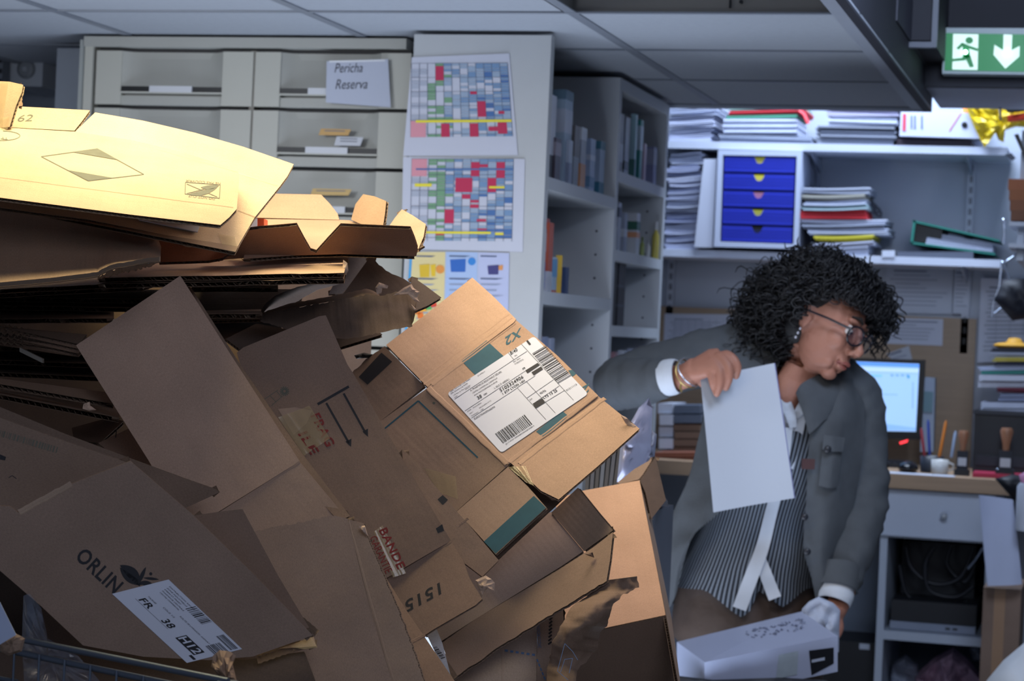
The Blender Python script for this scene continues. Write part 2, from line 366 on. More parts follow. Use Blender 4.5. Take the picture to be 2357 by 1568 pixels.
def drawer(x0, w, z1, h, label):
    r = thing('drawer_unit', (x0+w/2, YC, z1-h), label, 'drawer', 'wide cream drawers in the tall cabinet')
    b = MB(); s = w*.165; g = .007; z0 = z1-h+g
    for a in (x0, x0+w-s*1.15): b.box((a, YC, z0), (a+(s if a == x0 else s*1.15), YC+.028, z1), CR)
    xl, xr = x0+s, x0+w-s*1.15; rows = []
    for i in range(13):
        t = i/12; z = z1 - (z1-z0)*.76*t; dy = .028*math.sin(math.pi*min(1, t*1.15)*.5)
        row = []
        for j in range(13):
            u = j/12; e = min(1, min(u, 1-u)*9)
            row.append((xl+(xr-xl)*u, YC+.004+.022*e*(1-t*.55), z))
        rows.append(row)
    b.grid(rows, CR2); b.box((xl, YC+.024, z0), (xr, YC+.03, z1), CR2)
    b.box((xl, YC+.006, z0), (xr, YC+.028, z0+(z1-z0)*.17), CR2); b.build('drawer_front', r)
    zh = z0+(z1-z0)*.245; b = MB()
    b.box((xl, YC-.002, zh-.004), (xr, YC+.012, zh), CR); b.box((xl, YC+.002, zh), (xl+(xr-xl)*.29, YC+.012, zh+.013), BLACK)
    b.box((xr-(xr-xl)*.29, YC+.002, zh), (xr, YC+.012, zh+.013), BLACK); b.build('grip_rail', r)
    b = MB(); b.box((xl+(xr-xl)*.29, YC-.003, zh-.001), (xr-(xr-xl)*.29, YC+.010, zh+.014), mat('#b9bcc2', .5, .02)); b.build('label_holder', r)
    return r
order = ['top', 'second', 'third', 'fourth', 'fifth', 'sixth', 'seventh']
for c_, x0 in enumerate((xa+.003, xb+.003)):
    for k in range(7):
        drawer(x0, wdr-(.0 if c_ == 0 else .02), ztop-.003-k*pitch, pitch-.002, '%s drawer from above in the %s column of the cream cabinet' % (order[k], ('left', 'right')[c_]))
PAPER = mat('#aab0c0', .8, .03, 5); INK = mat('#3b3e46', .8, 0); INK2 = mat('#70747e', .8, 0)
def sheetY(name, label, pts, Y, m, cat='paper', th=.0012, parent=None):
    b = MB(); b.prism([hy(x, y, Y) for x, y in pts], (0, th, 0), m); return b
# handwritten note on the right top drawer
Yn = YC-.012; b = sheetY('', '', [(752, 141), (893, 136), (899, 247), (750, 236)], Yn, PAPER, th=.001); N_ = lambda x, y: hy(x, y, Yn-.0006)
put_text(b, 'Pericha', N_(770, 167), N_(834, 166), N_(770, 146), INK, .3); put_text(b, 'Reserva', N_(772, 205), N_(845, 204), N_(772, 183), INK, .3)
b.face([N_(*p) for p in ((758, 140), (886, 137), (886, 141), (758, 144))], mat('#c7cbd2', .3, 0)); tag(b.build('handwritten_note'), 'white sheet with two handwritten words taped on the right top drawer', 'note')
def sticker(px0, py0, px1, py1, h, label, lines=0):
    Y = YC-.001; b = sheetY('', '', [(px0+6, py0), (px1, py0+2), (px1-7, py1), (px0, py1-1)], Y-.001, mat(h, .6, .05), th=.0012)
    for k in range(lines):
        y = py0+4+k*6; b.face([hy(x, yy, Y-.0015) for x, yy in ((px0+14, y), (px1-14, y+1), (px1-14, y+3), (px0+14, y+2))], INK2)
    return tag(b.build('drawer_sticker'), label, 'label')
sticker(733, 296, 808, 312, '#b5915a', 'torn orange-tan label on the second drawer of the right column', 1)
sticker(769, 314, 836, 336, '#b3b6bd', 'small white label under the torn tan one on the second right drawer', 2)
sticker(714, 434, 809, 450, '#b89c66', 'long tan label on the third drawer of the right column', 1)
# board, post and grey niche left of the cabinet
b = MB(); b.box((hy(180, 200, 4.79).x, 4.79, 0), (xa-.03, 5.3, 2.165), mat('#8d918f', .6, .04)); b.box((hy(128, 200, 4.95).x, 4.95, 0), (hy(180, 200, 4.79).x-.002, 4.99, 2.165), mat('#7c838e', .6, .04)); struct(b.build('trim_3'))
b = MB(); b.box((-3.5, 5.62, 0), (xa-.03, 5.66, 2.17), mat('#6e7580', .7, .05)); struct(b.build('wall_niche'))
r = thing('wall_fan', hy(55, 195, 5.36), 'small white square wall unit with a round grey dial in the grey niche', 'fan')
b = MB(); a, c = hy(14, 198, 5.36), hy(100, 120, 5.36); b.box((a.x, 5.36, a.z), (c.x, 5.62, c.z), mat('#9298a2', .5, .03)); b.build('housing', r)
b = MB(); cc = hy(62, 160, 5.36); b.lathe(cc, [(.026, .0), (.026, .008), (.018, .012)], mat('#6b7078', .5, .05), 24, ax=(0, -1, 0)); b.lathe(cc+V((0, -.012, 0)), [(.008, 0), (.006, .004)], mat('#868c95'), 12, ax=(0, -1, 0)); b.build('round_dial', r)
r = thing('metal_rack', hy(-20, 260, 5.3), 'grey slotted rack standing at the left edge of the niche', 'rack')
b = MB(); a, c = hy(-60, 300, 5.3), hy(7, 128, 5.3); b.box((a.x, 5.3, 0), (c.x, 5.34, c.z), mat('#5c626c', .5, .05)); b.build('upright', r)
for k in range(5):
    b = MB(); q = hy(2, 140+k*24, 5.3); b.box((q.x-.006, 5.294, q.z-.006), (q.x+.003, 5.3, q.z+.006), BLACK); b.build('slot', r)
# ------------------------------------------------------------------ side panel with calendars and the open shelf unit
X0 = hy(944, 300, 4.70).x; zt = hy(1100, 80, 4.70).z
b = MB(); b.box((X0, 4.70, 0), (X1, 4.73, zt), mat('#a9adb1', .5, .03))
zt2 = hx(1410, 168, X1).z
for Y0 in (5.40, 6.00): b.box((X0, Y0, 0), (X1, Y0+.028, zt2 if Y0 > 5 else zt), SHELF)
b.box((X0, 4.73, 0), (X0+.01, 6.02, zt2), SHELF); b.box((X0+.01, 5.428, zt2-.03), (X1, 6.0, zt2), SHELF)
HZ = mat('#2a2c31', .8, 0)
for Y0, z1 in ((5.40, 1.95), (6.00, 1.98)):
    for xo in (.045, .25):
        for k in range(24):
            b.lathe((X1-xo, Y0-.0002, z1-.06*k), [(.0032, 0), (.003, .0006)], HZ, 8, ax=(0, -1, 0))
unit = b
zb1 = [hx(1232, y, X1).z for y in (397, 668)]; zb2 = [hx(1403, 385, X1).z, hx(1395, 570, X1).z, hx(1390, 748, X1).z]
zb1.append(zb1[-1]-.28); zb2.append(zb2[-1]-.19)
r = thing('shelf_unit', ((X0+X1)/2, 5.36, 0), 'tall pale open shelf unit of two bays with peg holes', 'shelf')
b = unit; o = b.build('carcass', r)
for z in zb1: b = MB(); b.box((X0+.012, 4.732, z-.028), (X1, 5.398, z), SHELF); b.build('shelf_board', r)
for z in zb2: b = MB(); b.box((X0+.012, 5.43, z-.028), (X1, 5.998, z), SHELF); b.build('shelf_board', r)
# calendars
CW = {'w': '#c3c6d0', 'g': '#6b9474', 'b': '#6a88ab', 'B': '#44689c', 's': '#8d9fb5', 'r': '#b02c50', 'y': '#d9cd3c', 'p': '#c98a97', 'l': '#9fa6b6'}
def calendar(quad, gq, label, reds, ylines, seed, pink, bline=None):
    rr = random.Random(seed); Y = 4.70-.002; b = MB()
    b.prism([hy(x, y, Y) for x, y in quad], (0, .0012, 0), mat('#b6bac8', .7, .02))
    NC, NR = 12, 26
    def G(u, v, o=.0006):
        (ax, ay), (bx, by), (cx, cy), (dx, dy) = gq
        x = (ax*(1-u)+bx*u)*(1-v)+(dx*(1-u)+cx*u)*v; y = (ay*(1-u)+by*u)*(1-v)+(dy*(1-u)+cy*u)*v
        return hy(x, y, Y-o)
    def cell(c0, r0, c1, r1, h, o=.0006): b.face([G(c0/NC, r0/NR, o), G(c1/NC, r0/NR, o), G(c1/NC, r1/NR, o), G(c0/NC, r1/NR, o)], mat(h, .7, 0))
    for c_ in range(NC):
        q = 0
        while q < NR:
            n = rr.choice((1, 1, 1, 2))
            if c_ < 2: col = 'l' if (q//2) % 2 else 'w'
            elif c_ < 4: col = rr.choice('gggww')
            elif c_ < 5: col = rr.choice('gwsbw')
            elif c_ < 8: col = rr.choice('ssbww')
            else: col = rr.choice('bbBsw')
            if col != 'w': cell(c_, q+.08, c_+1, min(NR, q+n)-.08, CW[col])
            q += n
    for k in range(NC+1): b.face([G((k-.03)/NC, 0, .0009), G((k+.03)/NC, 0, .0009), G((k+.03)/NC, 1, .0009), G((k-.03)/NC, 1, .0009)], mat('#585e70', .8, 0))
    for k in range(0, NR+1, 5): b.face([G(0, (k-.06)/NR, .0009), G(1, (k-.06)/NR, .0009), G(1, (k+.06)/NR, .0009), G(0, (k+.06)/NR, .0009)], mat('#585e70', .8, 0))
    for c0, r0, c1, r1 in reds: cell(c0, r0, c1, r1, CW['r'], .0011)
    if pink: cell(*pink, CW['p'], .001)
    for c0, r0, c1, r1 in ylines: cell(c0, r0, c1, r1, CW['y'], .0014)
    if bline: cell(*bline, CW['B'], .0013)
    return tag(b.build('wall_calendar'), label, 'calendar')
calendar([(948, 132), (1172, 123), (1192, 357), (928, 359)], [(947, 146), (1168, 145), (1180, 314), (945, 316)],
         'upper colour-coded yearly planner sheet with one yellow line taped to the white panel',
         [(3, 1, 4, 6), (7.2, 10, 8, 11), (8, 13.5, 9, 19), (3.6, 21.3, 4.6, 26), (7, 21.3, 8, 26), (9.2, 22.5, 10.3, 24), (10.3, 21, 11.4, 25), (10.5, 17, 11.2, 18)], [(.6, 20, 12, 20.9)], 3, (0, 20.3, 1.8, 26))
calendar([(928, 361), (1208, 366), (1203, 580), (924, 573)], [(948, 366), (1182, 366), (1178, 556), (944, 554)],
         'lower colour-coded planner sheet with a blue top line and yellow marks',
         [(7, 1, 8, 5.5), (8, 1.7, 9, 2.6), (10, 1, 11, 6), (5.2, 6, 7.2, 10.5), (9, 6, 10, 10.5), (6, 11.2, 7, 12.6), (7, 13, 8, 13.8), (7, 14.4, 8, 15.5), (4, 16, 5.1, 20.4), (7.8, 19, 8.9, 19.8), (7.9, 22, 9, 22.5), (3, 23.6, 4, 24.2)],
         [(.4, 7.8, 2.4, 8.8), (1.8, 23, 9.5, 23.7), (9.2, 8.6, 11, 9.3), (10, 23.3, 11, 24)], 5, (0, 0, 1.8, 5.5), (.5, 3, 12, 3.5))
# leaflet poster
Y = 4.698; b = MB(); Z = lambda pts, h, o=0, mt=None: b.face([hy(x, y, Y-o) for x, y in pts], mt or mat(h, .6, .02))
b.prism([hy(x, y, Y) for x, y in ((946, 578), (1172, 582), (1168, 790), (930, 790))], (0, .0015, 0), mat('#a8b4cc', .6, .03))
Z([(950, 580), (1025, 580), (1020, 790), (936, 790)], '#cdbf8c', .0006); Z([(1028, 580), (1099, 581), (1095, 790), (1022, 790)], '#9cb2d6', .0006); Z([(1102, 581), (1172, 583), (1168, 790), (1098, 790)], '#aab2d0', .0006)
Z([(944, 580), (949, 580), (936, 790), (930, 790)], '#3d94c9', .0008)
for px, py, w, h, c_ in ((965, 610, 24, 28, '#c9a92c'), (991, 610, 12, 26, '#d2b02a'), (1036, 598, 36, 28, '#2a5fae'), (1122, 612, 26, 20, '#3c3c72'), (1146, 612, 12, 10, '#c98a55')):
    Z([(px, py), (px+w, py-2), (px+w-1, py+h), (px+2, py+h)], c_, .0012)
for px, py, rd, c_ in ((1013, 620, 10, '#d28a3e'), (1086, 602, 9, '#2f7cc4')): Z([(px+rd*math.cos(k*.52), py+rd*math.sin(k*.52)) for k in range(12)], c_, .0013)
for cx, w in ((958, 55), (1034, 55), (1106, 56)):
    for k in range(14):
        y = 588+k*13
        if 596 < y < 640: continue
        Z([(cx, y), (cx+w-rnd.randint(0, 18), y+1), (cx+w-20, y+4), (cx, y+3)], '#4c5a78' if k % 4 == 0 else '#8590aa', .0011)
for px, py, c_ in ((952, 712, '#d97a2a'), (966, 706, '#e0a030'), (978, 702, '#4c9a58'), (990, 696, '#c8402c'), (960, 722, '#d9702a')): Z([(px, py), (px+13, py-4), (px+16, py+10), (px+2, py+12)], c_, .0014)
tag(b.build('advice_poster'), 'three-column yellow, blue and lilac advice poster under the planner sheets', 'poster')
# ------------------------------------------------------------------ goods on the open shelves
def shelf_item(px0, px1, ytop, z, X, hexc, label, bands=(), cat='box', name='medicine_box', dx=None, dy=.05, rot=0):
    """carton whose silhouette spans px0..px1 and reaches ytop, standing on height z with its right face at X"""
    lo, hi = (4.76, 5.39-dy) if px1 < 1392 else (5.45, 5.985-dy)
    Yc = min(max(hx(px1, 500, X1-.012).y, lo), hi)+dy/2; w = (hy(px1, 500, Yc-dy/2).x-hy(px0, 500, Yc-dy/2).x); h = hy((px0+px1)/2, ytop, Yc-dy/2).z-z
    xc_ = hy((px0+px1)/2, 500, Yc).x; d = max(.012, w-.15*dy); r = thing(name, (xc_, Yc, z), label, cat)
    c, s_ = math.cos(rot), math.sin(rot); U = V((c, s_, 0)); T = V((-s_, c, 0)); O = V((xc_, Yc, z))-U*d/2-T*dy/2; b = MB()
    if cat == 'bottle':
        rr = d/2; b.lathe(V((xc_, Yc, z)), [(rr*.98, 0), (rr, .003), (rr, h*.62), (rr*.45, h*.74), (rr*.45, h*.78)], mat(hexc, .3, .04), 18); b.build('bottle_body', r)
        b = MB(); b.lathe(V((xc_, Yc, z+h*.78)), [(rr*.5, 0), (rr*.5, h*.22)], mat(bands[0][2] if bands else '#b9bcc4', .4), 16); b.build('cap', r); return r
    b.box(0, 0, mat(hexc, .45, .05, 9), ax=(O, U*d, T*dy, V((0, 0, h)))); b.build('carton', r)
    if bands:
        for z0, z1, hc in bands: b = MB(); b.box(0, 0, mat(hc, .45, .05), ax=(O-U*.0006-T*.0006+V((0, 0, h*z0)), U*(d+.0012), T*(dy+.0012), V((0, 0, h*(z1-z0))))); b.build('printed_band', r)
    return r
Z1, Z2 = zb1[0], zb1[1]; XA = X1-.02
S = shelf_item
S(1212, 1243, 205, Z1, XA-.11, '#23262e', 'tall dark box at the left of the upper shelf, first bay', [(.75, .95, '#8d93a3')], dy=.10)
S(1243, 1262, 212, Z1, XA-.10, '#b4bac8', 'tall white and black box beside the dark one on the upper shelf', [(.0, .3, '#343844')], dy=.09)
S(1264, 1304, 206, Z1, XA-.09, '#8fa3b8', 'tallest pale blue clear-fronted box at the back of the upper shelf', [(.55, .8, '#a9b2c4'), (.9, 1, '#5b7486')], dy=.07)
S(1256, 1282, 316, Z1, XA-.06, '#4a4553', 'small plum-coloured box standing before the tall boxes', [(.6, .9, '#857f8b')], dy=.05)
S(1283, 1324, 288, Z1, XA-.05, '#77808c', 'grey box with a dark brown top half in the middle of the upper shelf', [(.5, 1, '#5b5a5d')], dy=.05)
S(1288, 1310, 322, Z1, XA-.03, '#9ea9bc', 'little white and blue box in front of the grey one', [(.0, .5, '#79849c')], dy=.03)
S(1318, 1340, 292, Z1, XA-.03, '#9199a8', 'narrow grey box with an orange lower end on the upper shelf', [(.05, .42, '#b5835f'), (.8, 1, '#b7bfca')], dy=.05)
S(1342, 1362, 318, Z1, XA-.02, '#8fa2c2', 'blue and white box, left of a pair ending the upper shelf of the first bay', [(.1, .3, '#5e83a8'), (.6, .7, '#b4bfd2')], dy=.05)
S(1364, 1384, 324, Z1, XA-.015, '#94a8c4', 'blue and white box, right of a pair ending the upper shelf of the first bay', [(.0, .25, '#2f6b88'), (.85, 1, '#3d7389')], dy=.05)
S(1226, 1262, 500, Z2, XA-.08, '#9aa0b0', 'tall white and red box on the middle shelf of the first bay', [(.86, 1, '#a9504a'), (.55, .8, '#a8aebd'), (.05, .4, '#5f78ac')], dy=.07)
S(1256, 1274, 512, Z2, XA-.06, '#a8523f', 'narrow orange-red box right of the tall white one', [(.0, .3, '#b5bac6')], dy=.04)
S(1244, 1286, 592, Z2, XA-.035, '#9db6cd', 'low white and sky-blue box on the middle shelf', [(.45, .95, '#5d93bf'), (0, .08, '#b56a5e')], dy=.03)
S(1283, 1300, 588, Z2, XA-.03, '#c9a62e', 'thin yellow leaflet box leaning on the middle shelf', dy=.02, rot=.25)
S(1290, 1314, 615, Z2, XA-.02, '#33466e', 'small navy box at the end of the middle shelf', dy=.03)
for k in range(4): S(1228+k*15, 1242+k*15, 770+k*3, zb1[2], XA-.05, ('#6d7389', '#8c6f7a', '#727c96', '#7f879c')[k], '%s upright leaflet pack on the lowest visible shelf of the first bay' % ('dusky blue', 'pinkish', 'slate blue', 'pale grey')[k], [(.5, .7, '#a9aebb')], cat='leaflets', name='leaflet_pack', dy=.03)
W1, W2, W3, W4 = zb2; 
S(1408, 1424, 258, W1, XA-.10, '#5f6470', 'dark grey folder at the left of the upper shelf in the far bay', [(.2, .5, '#8c93a2')], dy=.06)
S(1424, 1438, 268, W1, XA-.09, '#7e8795', 'thin grey box next to the folder, far bay', [(.1, .25, '#2d3a42')], dy=.05)
S(1442, 1458, 262, W1, XA-.07, '#8fb0bd', 'pale turquoise slim box leaning in the far bay', [(.0, .3, '#2c6b6a')], dy=.03, rot=.1)
S(1455, 1471, 275, W1, XA-.06, '#2f7f7c', 'teal green slim box on the far bay upper shelf', [(.5, .9, '#a3b6c6')], dy=.03)
S(1468, 1480, 330, W1, XA-.05, '#a58f9f', 'narrow pinkish box between the teal and lilac ones', dy=.03)
S(1482, 1505, 338, W1, XA-.03, '#8d93bd', 'short lilac box at the right of the far bay upper shelf', [(.55, .95, '#a6acc8')], dy=.04)
S(1402, 1424, 520, W2, XA-.08, '#a2a6ae', 'low white jar box on the second shelf of the far bay', cat='box', dy=.04)
S(1416, 1428, 466, W2, XA-.10, '#8f97a8', 'tall slim white box behind the low one, far bay', [(.7, .9, '#3f4858')], dy=.03)
S(1430, 1444, 490, W2, XA-.08, '#7f889b', 'slate grey slim box in the far bay', [(.4, .6, '#a5acba')], dy=.03)
S(1444, 1473, 490, W2, XA-.05, '#adb3bd', 'white box with a green band on the second shelf of the far bay', [(.6, .8, '#2c5c50'), (.42, .55, '#c08a6a')], dy=.04)
S(1474, 1488, 545, W2, XA-.04, '#7d8a4a', 'tiny olive green pot on the second shelf of the far bay', [(0, 0, '#5d6a35')], cat='bottle', name='small_pot', dy=.03)
S(1488, 1501, 552, W2, XA-.035, '#a7a9ac', 'tiny white pot beside the olive one', [(0, 0, '#8d9098')], cat='bottle', name='small_pot', dy=.03)
S(1502, 1521, 510, W2, XA-.03, '#b2a64e', 'white-capped bottle with a yellow body at the far bay end', [(0, 0, '#b7bbc3')], cat='bottle', name='bottle', dy=.03)
S(1398, 1424, 595, W3, XA-.09, '#101219', 'tall black file on the third shelf of the far bay', dy=.08, cat='file', name='file_box')
S(1424, 1443, 602, W3, XA-.07, '#1c1e26', 'black file with grey spine marks, second in the far bay', [(.3, .34, '#3c4250'), (.6, .64, '#3c4250')], dy=.08, cat='file', name='file_box')
S(1388, 1410, 655, W3, XA-.02, '#9aa2af', 'pale grey box standing before the black files', dy=.03)
for k in range(5): S(1395+k*21, 1414+k*21, 815-k*4, W4, XA-.04, ('#8c8f9a', '#7e5f68', '#9298a6', '#868da3', '#74677a')[k], '%s small carton on the lowest visible shelf of the far bay' % ('ash grey', 'dull red', 'whitish', 'light blue grey', 'mauve')[k], [(.3, .5, '#5d6070')], dy=.03)
def spl(pts, n):
    """smooth path through points (with radii appended)"""
    out = []; N = len(pts)
    for i in range(N-1):
        p0, p1, p2, p3 = pts[max(i-1, 0)], pts[i], pts[i+1], pts[min(i+2, N-1)]
        for k in range(n):
            t = k/n; out.append([0.5*((2*p1[j])+(-p0[j]+p2[j])*t+(2*p0[j]-5*p1[j]+4*p2[j]-p3[j])*t*t+(-p0[j]+3*p1[j]-3*p2[j]+p3[j])*t**3) for j in range(len(p1))])
    out.append(list(pts[-1])); return out
# ================================================================== BACK OFFICE
YB = 7.19; YF = 6.90
zS1 = hy(1750, 328, YF).z; zS2 = hy(1750, 580, YF).z; xs0 = X1-.3; xs1 = hy(2318, 345, YF).x
for z, lb in ((zS1, 'upper long white wall shelf carrying papers and a binder'), (zS2, 'lower long white wall shelf carrying the blue drawer box')):
    r = thing('wall_shelf', ((xs0+xs1)/2, 7.05, z), lb, 'shelf'); b = MB(); b.box((xs0, YF, z-.024), (xs1, YB, z), mat('#b7bdcc', .5, .03)); b.build('shelf_board', r)
    for px in (1880, 2232):
        q = hy(px, 400, 7.1); b = MB(); b.prism([(q.x-.003, YB, z-.025), (q.x-.003, YF+.06, z-.025), (q.x-.003, YF+.06, z-.032), (q.x-.003, YB, z-.07)], (.006, 0, 0), mat('#9299a8', .5)); b.build('bracket', r)
for px in (1552, 2232):
    b = MB(); q = hy(px, 500, YB); b.box((q.x-.012, YB-.012, 1.5), (q.x+.012, YB+.009, 2.6), mat('#a2a9b7', .5))
    for k in range(30): b.box((q.x-.004, YB-.0128, 1.53+k*.035), (q.x-.001, YB-.0118, 1.55+k*.035), BLACK); b.box((q.x+.002, YB-.0128, 1.53+k*.035), (q.x+.005, YB-.0118, 1.55+k*.035), BLACK)
    tag(b.build('shelf_rail'), '%s slotted vertical shelf rail screwed to the back wall' % ('left' if px < 2000 else 'right'), 'rail')
def sheaf(px0, px1, yb, yt, Y, hexc, label, name='paper_pile', cat='papers', n=4, dep=.22, slope=0, group=None, jit=5, curl=0, z=None):
    b = MB(); m = mat(hexc, .7, .06, 20)
    for k in range(n):
        f0, f1 = k/n, (k+.86)/n; y0 = yb+(yt-yb)*f0; y1 = yb+(yt-yb)*f1; j0, j1 = rnd.uniform(-jit, jit), rnd.uniform(-jit, jit); dy = rnd.uniform(0, .02)
        N = 6; top = []; bot = []
        for i in range(N+1):
            u = i/N; px = px0+j0+(px1+j1-px0-j0)*u; cy = slope*(u-.5)*(px1-px0)*.01 + curl*math.sin(u*math.pi+.4*k)*2
            if yb-yt < 14 or k > 0: bot.append(hy(px, y0+cy, Y+dy))
            else: bot.append(hy(px, yb+(0 if z is None else 0), Y+dy))
            top.append(hy(px, y1+cy, Y+dy))
        D = V((0, dep, 0))
        if z is not None and k == 0:
            for q in bot: q.z = z+.0005
        b.grid([[p+D for p in bot], bot, top, [p+D for p in top], [p+D for p in bot]], m, smooth=False)
        b.face([bot[0], bot[0]+D, top[0]+D, top[0]], m); b.face([bot[-1], bot[-1]+D, top[-1]+D, top[-1]], m)
    return tag(b.build(name), label, cat, group)
Wt = '#b4b8cc'
# upper shelf
G1 = 'white paper bundles at the left end of the upper wall shelf'
for k in range(3): sheaf(1540, 1640+k*4, 318-k*27, 318-k*27-25, YF+.01, ('#a4a9c0', '#b9bdd0', '#aab0c4')[k], '%s of the three loose white paper bundles left on the upper shelf' % ('lowest', 'middle', 'topmost')[k], n=7, curl=1.5, group=G1, z=zS1 if k == 0 else None)
sheaf(1656, 1872, 324, 312, YF, '#8f96a8', 'thin grey folders under the white ream on the upper shelf', 'folder_pile', 'folders', 3, z=zS1, slope=3)
sheaf(1665, 1835, 311, 273, YF, '#c3c9dc', 'thick white ream of paper on the upper shelf', n=6, jit=1.5)
sheaf(1668, 1830, 272, 264, YF, '#3c7a62', 'green folder on top of the white ream', 'folder', 'folder', 1, slope=-2)
sheaf(1674, 1850, 263, 253, YF, '#c9303a', 'red folder bent over the ream on the upper shelf', 'folder', 'folder', 2, slope=-3)
b = MB(); b.tube([hy(x, y, YF-.004) for x, y in ((1836, 252), (1850, 262), (1860, 284))], [(.008, .003)]*3, mat('#c9303a', .5), 6)
tag(b.build('folder_strap'), 'red strap curling down at the right end of the red folder', 'strap')
sheaf(1680, 1850, 252, 240, YF, '#8aa89c', 'pale green folder lying on top of the red one', 'folder', 'folder', 2, slope=-2)
sheaf(1882, 2062, 326, 290, YF, '#7d8290', 'grey magazines at the bottom of the middle pile on the upper shelf', 'magazine_pile', 'magazines', 7, z=zS1, slope=2, jit=7)
sheaf(1905, 2066, 289, 268, YF, '#b7bccd', 'white paper bundle in the middle of the upper shelf pile', n=3, slope=3)
sheaf(1900, 2068, 267, 252, YF, '#9a97ad', 'lilac grey folder near the top of the middle pile', 'folder', 'folder', 2, slope=4)
sheaf(1912, 2064, 251, 236, YF, '#b9bfcb', 'white folders topmost on the middle pile of the upper shelf', 'folder', 'folder', 2, slope=3)
sheaf(2062, 2235, 330, 320, YF, '#3a3038', 'dark flat folder under the white ring binder', 'folder', 'folder', 1, z=zS1, slope=2)
r = thing('ring_binder', hy(2150, 319, YF), 'white ring binder lying flat on the upper shelf, printed spine to the front', 'binder')
b = MB(); q = [hy(2070, 313, YF-.01), hy(2256, 319, YF-.01), hy(2256, 262, YF-.01), hy(2074, 249, YF-.01)]; b.prism(q, (0, .28, 0), mat('#bcc1d4', .5, .02)); b.build('cover', r)
T = lambda x, y: hy(x, y, YF-.0112); b = MB(); b.face([T(*p) for p in ((2078, 262), (2086, 262), (2085, 302), (2077, 301))], mat('#c2455a', .6)); b.build('red_mark', r); b = MB()
for x0_, n_ in ((2096, 4), (2104, 3), (2120, 3)): b.face([T(*p) for p in ((x0_, 266), (x0_+4, 266), (x0_+4, 300-n_), (x0_, 300-n_))], mat('#68708a', .6))
b.build('spine_print', r); b = MB()
for k in range(12): b.face([T(*p) for p in ((2184+k*2.2, 302-k*3.4), (2187+k*2.2, 302-k*3.4), (2189+k*2.2, 298-k*3.4), (2186+k*2.2, 298-k*3.4))], mat('#c05068', .6))
b.build('red_scribble', r); b = MB(); b.lathe(T(2220, 287), [(.009, 0), (.009, .002), (.005, .0025)], BLACK, 16, ax=(0, -1, 0)); b.build('finger_hole', r)
# lower shelf
G2 = 'white paper bundles stacked at the left end of the lower wall shelf'
for k in range(8):
    sheaf(1530+k*1.5, 1612+(k % 3)*6, 570-k*27.5, 570-k*27.5-26, YF+.01, ('#a9aec6', '#b9bdd2', '#9aa0bc', '#b4b9cc')[k % 4], 'crumpled white bundle in the tall paper pile left on the lower wall shelf', n=5, curl=1.5, group=G2, z=zS2 if k == 0 else None)
r = MB(); r.prism([hy(x, y, YF-.01) for x, y in ((1598, 569), (1640, 570), (1650, 366), (1620, 366))], (0, .24, 0), mat('#bcc0cf', .6, .03)); tag(r.build('magazine_file'), 'white upright file leaning beside the blue drawer box', 'file')
r = thing('drawer_box', hy(1745, 572, YF), 'desktop drawer box with five royal blue drawers in a pale grey frame', 'drawer box')
FR = mat('#b0b7ca', .45, .02); BL = mat('#1c2aa0', .45, .06, 12)
yt_ = lambda px: 345+(px-1652)*.012; Yd = YF-.02; A = lambda x, y, o=0: hy(x, y, Yd+o)
b = MB(); q = [A(1643, 568), A(1836, 573), A(1846, 348), A(1653, 345)]
i_ = [A(1657, 556), A(1826, 562), A(1834, 360), A(1664, 357)]; D = V((0, .30, 0))
for k in range(4):
    k2 = (k+1) % 4; b.face([q[k], q[k2], i_[k2], i_[k]], FR); b.face([i_[k], i_[k2], i_[k2]+D*.1, i_[k]+D*.1], FR); b.face([q[k], q[k2], q[k2]+D, q[k]+D], FR)
b.face([p+D*.1 for p in i_], BLACK); b.face([p+D for p in q], FR); b.build('frame', r)
tabs = ['#d8c83c', '#d8c83c', '#b0738a', '#b9b43a', '#15151c']
for k in range(5):
    t0, t1 = (k+.06)/5, (k+.94)/5; TL, TR, BR, BLc = i_[3], i_[2], i_[1], i_[0]
    L_ = lambda u, v, o: (TL*(1-u)+TR*u)*(1-v)+(BLc*(1-u)+BR*u)*v+V((0, o, 0))
    f = MB(); N = 24; top = []
    for i in range(N+1):
        u = .02+.96*i/N; dd = abs(u-.5); v = t0+(math.sqrt(max(0, .075**2-dd**2))*1.05 if dd < .075 else 0); top.append((u, v))
    pts = [L_(u, v, .004) for u, v in top]; bot = [L_(u, t1, .004) for u, v in top]
    f.grid([pts, bot], BL, smooth=False); f.grid([[p+V((0, .02, 0)) for p in pts], pts], BL, smooth=False); f.box(0, 0, BL, ax=(L_(.02, t1, .0045), L_(.98, t1, 0)-L_(.02, t1, 0), V((0, .02, 0)), V((0, 0, .0008))))
    for v in (.3, .5, .7): f.box(0, 0, mat('#17248c', .5), ax=(L_(.03, t0+(t1-t0)*v, .0034), L_(.97, t0, 0)-L_(.03, t0, 0), V((0, .001, 0)), V((0, 0, .0008))))
    d_ = f.build('drawer', r)
    g = MB(); g.prism([L_(.5+.075*math.cos(a), t0+.005+.075*abs(math.sin(a)), .008) for a in [math.pi*j/14 for j in range(15)]], (0, .004, 0), mat(tabs[k], .6)); g.build('grip_cutout', d_)
Gp = 'papers and folders in the pile right of the blue drawer box'
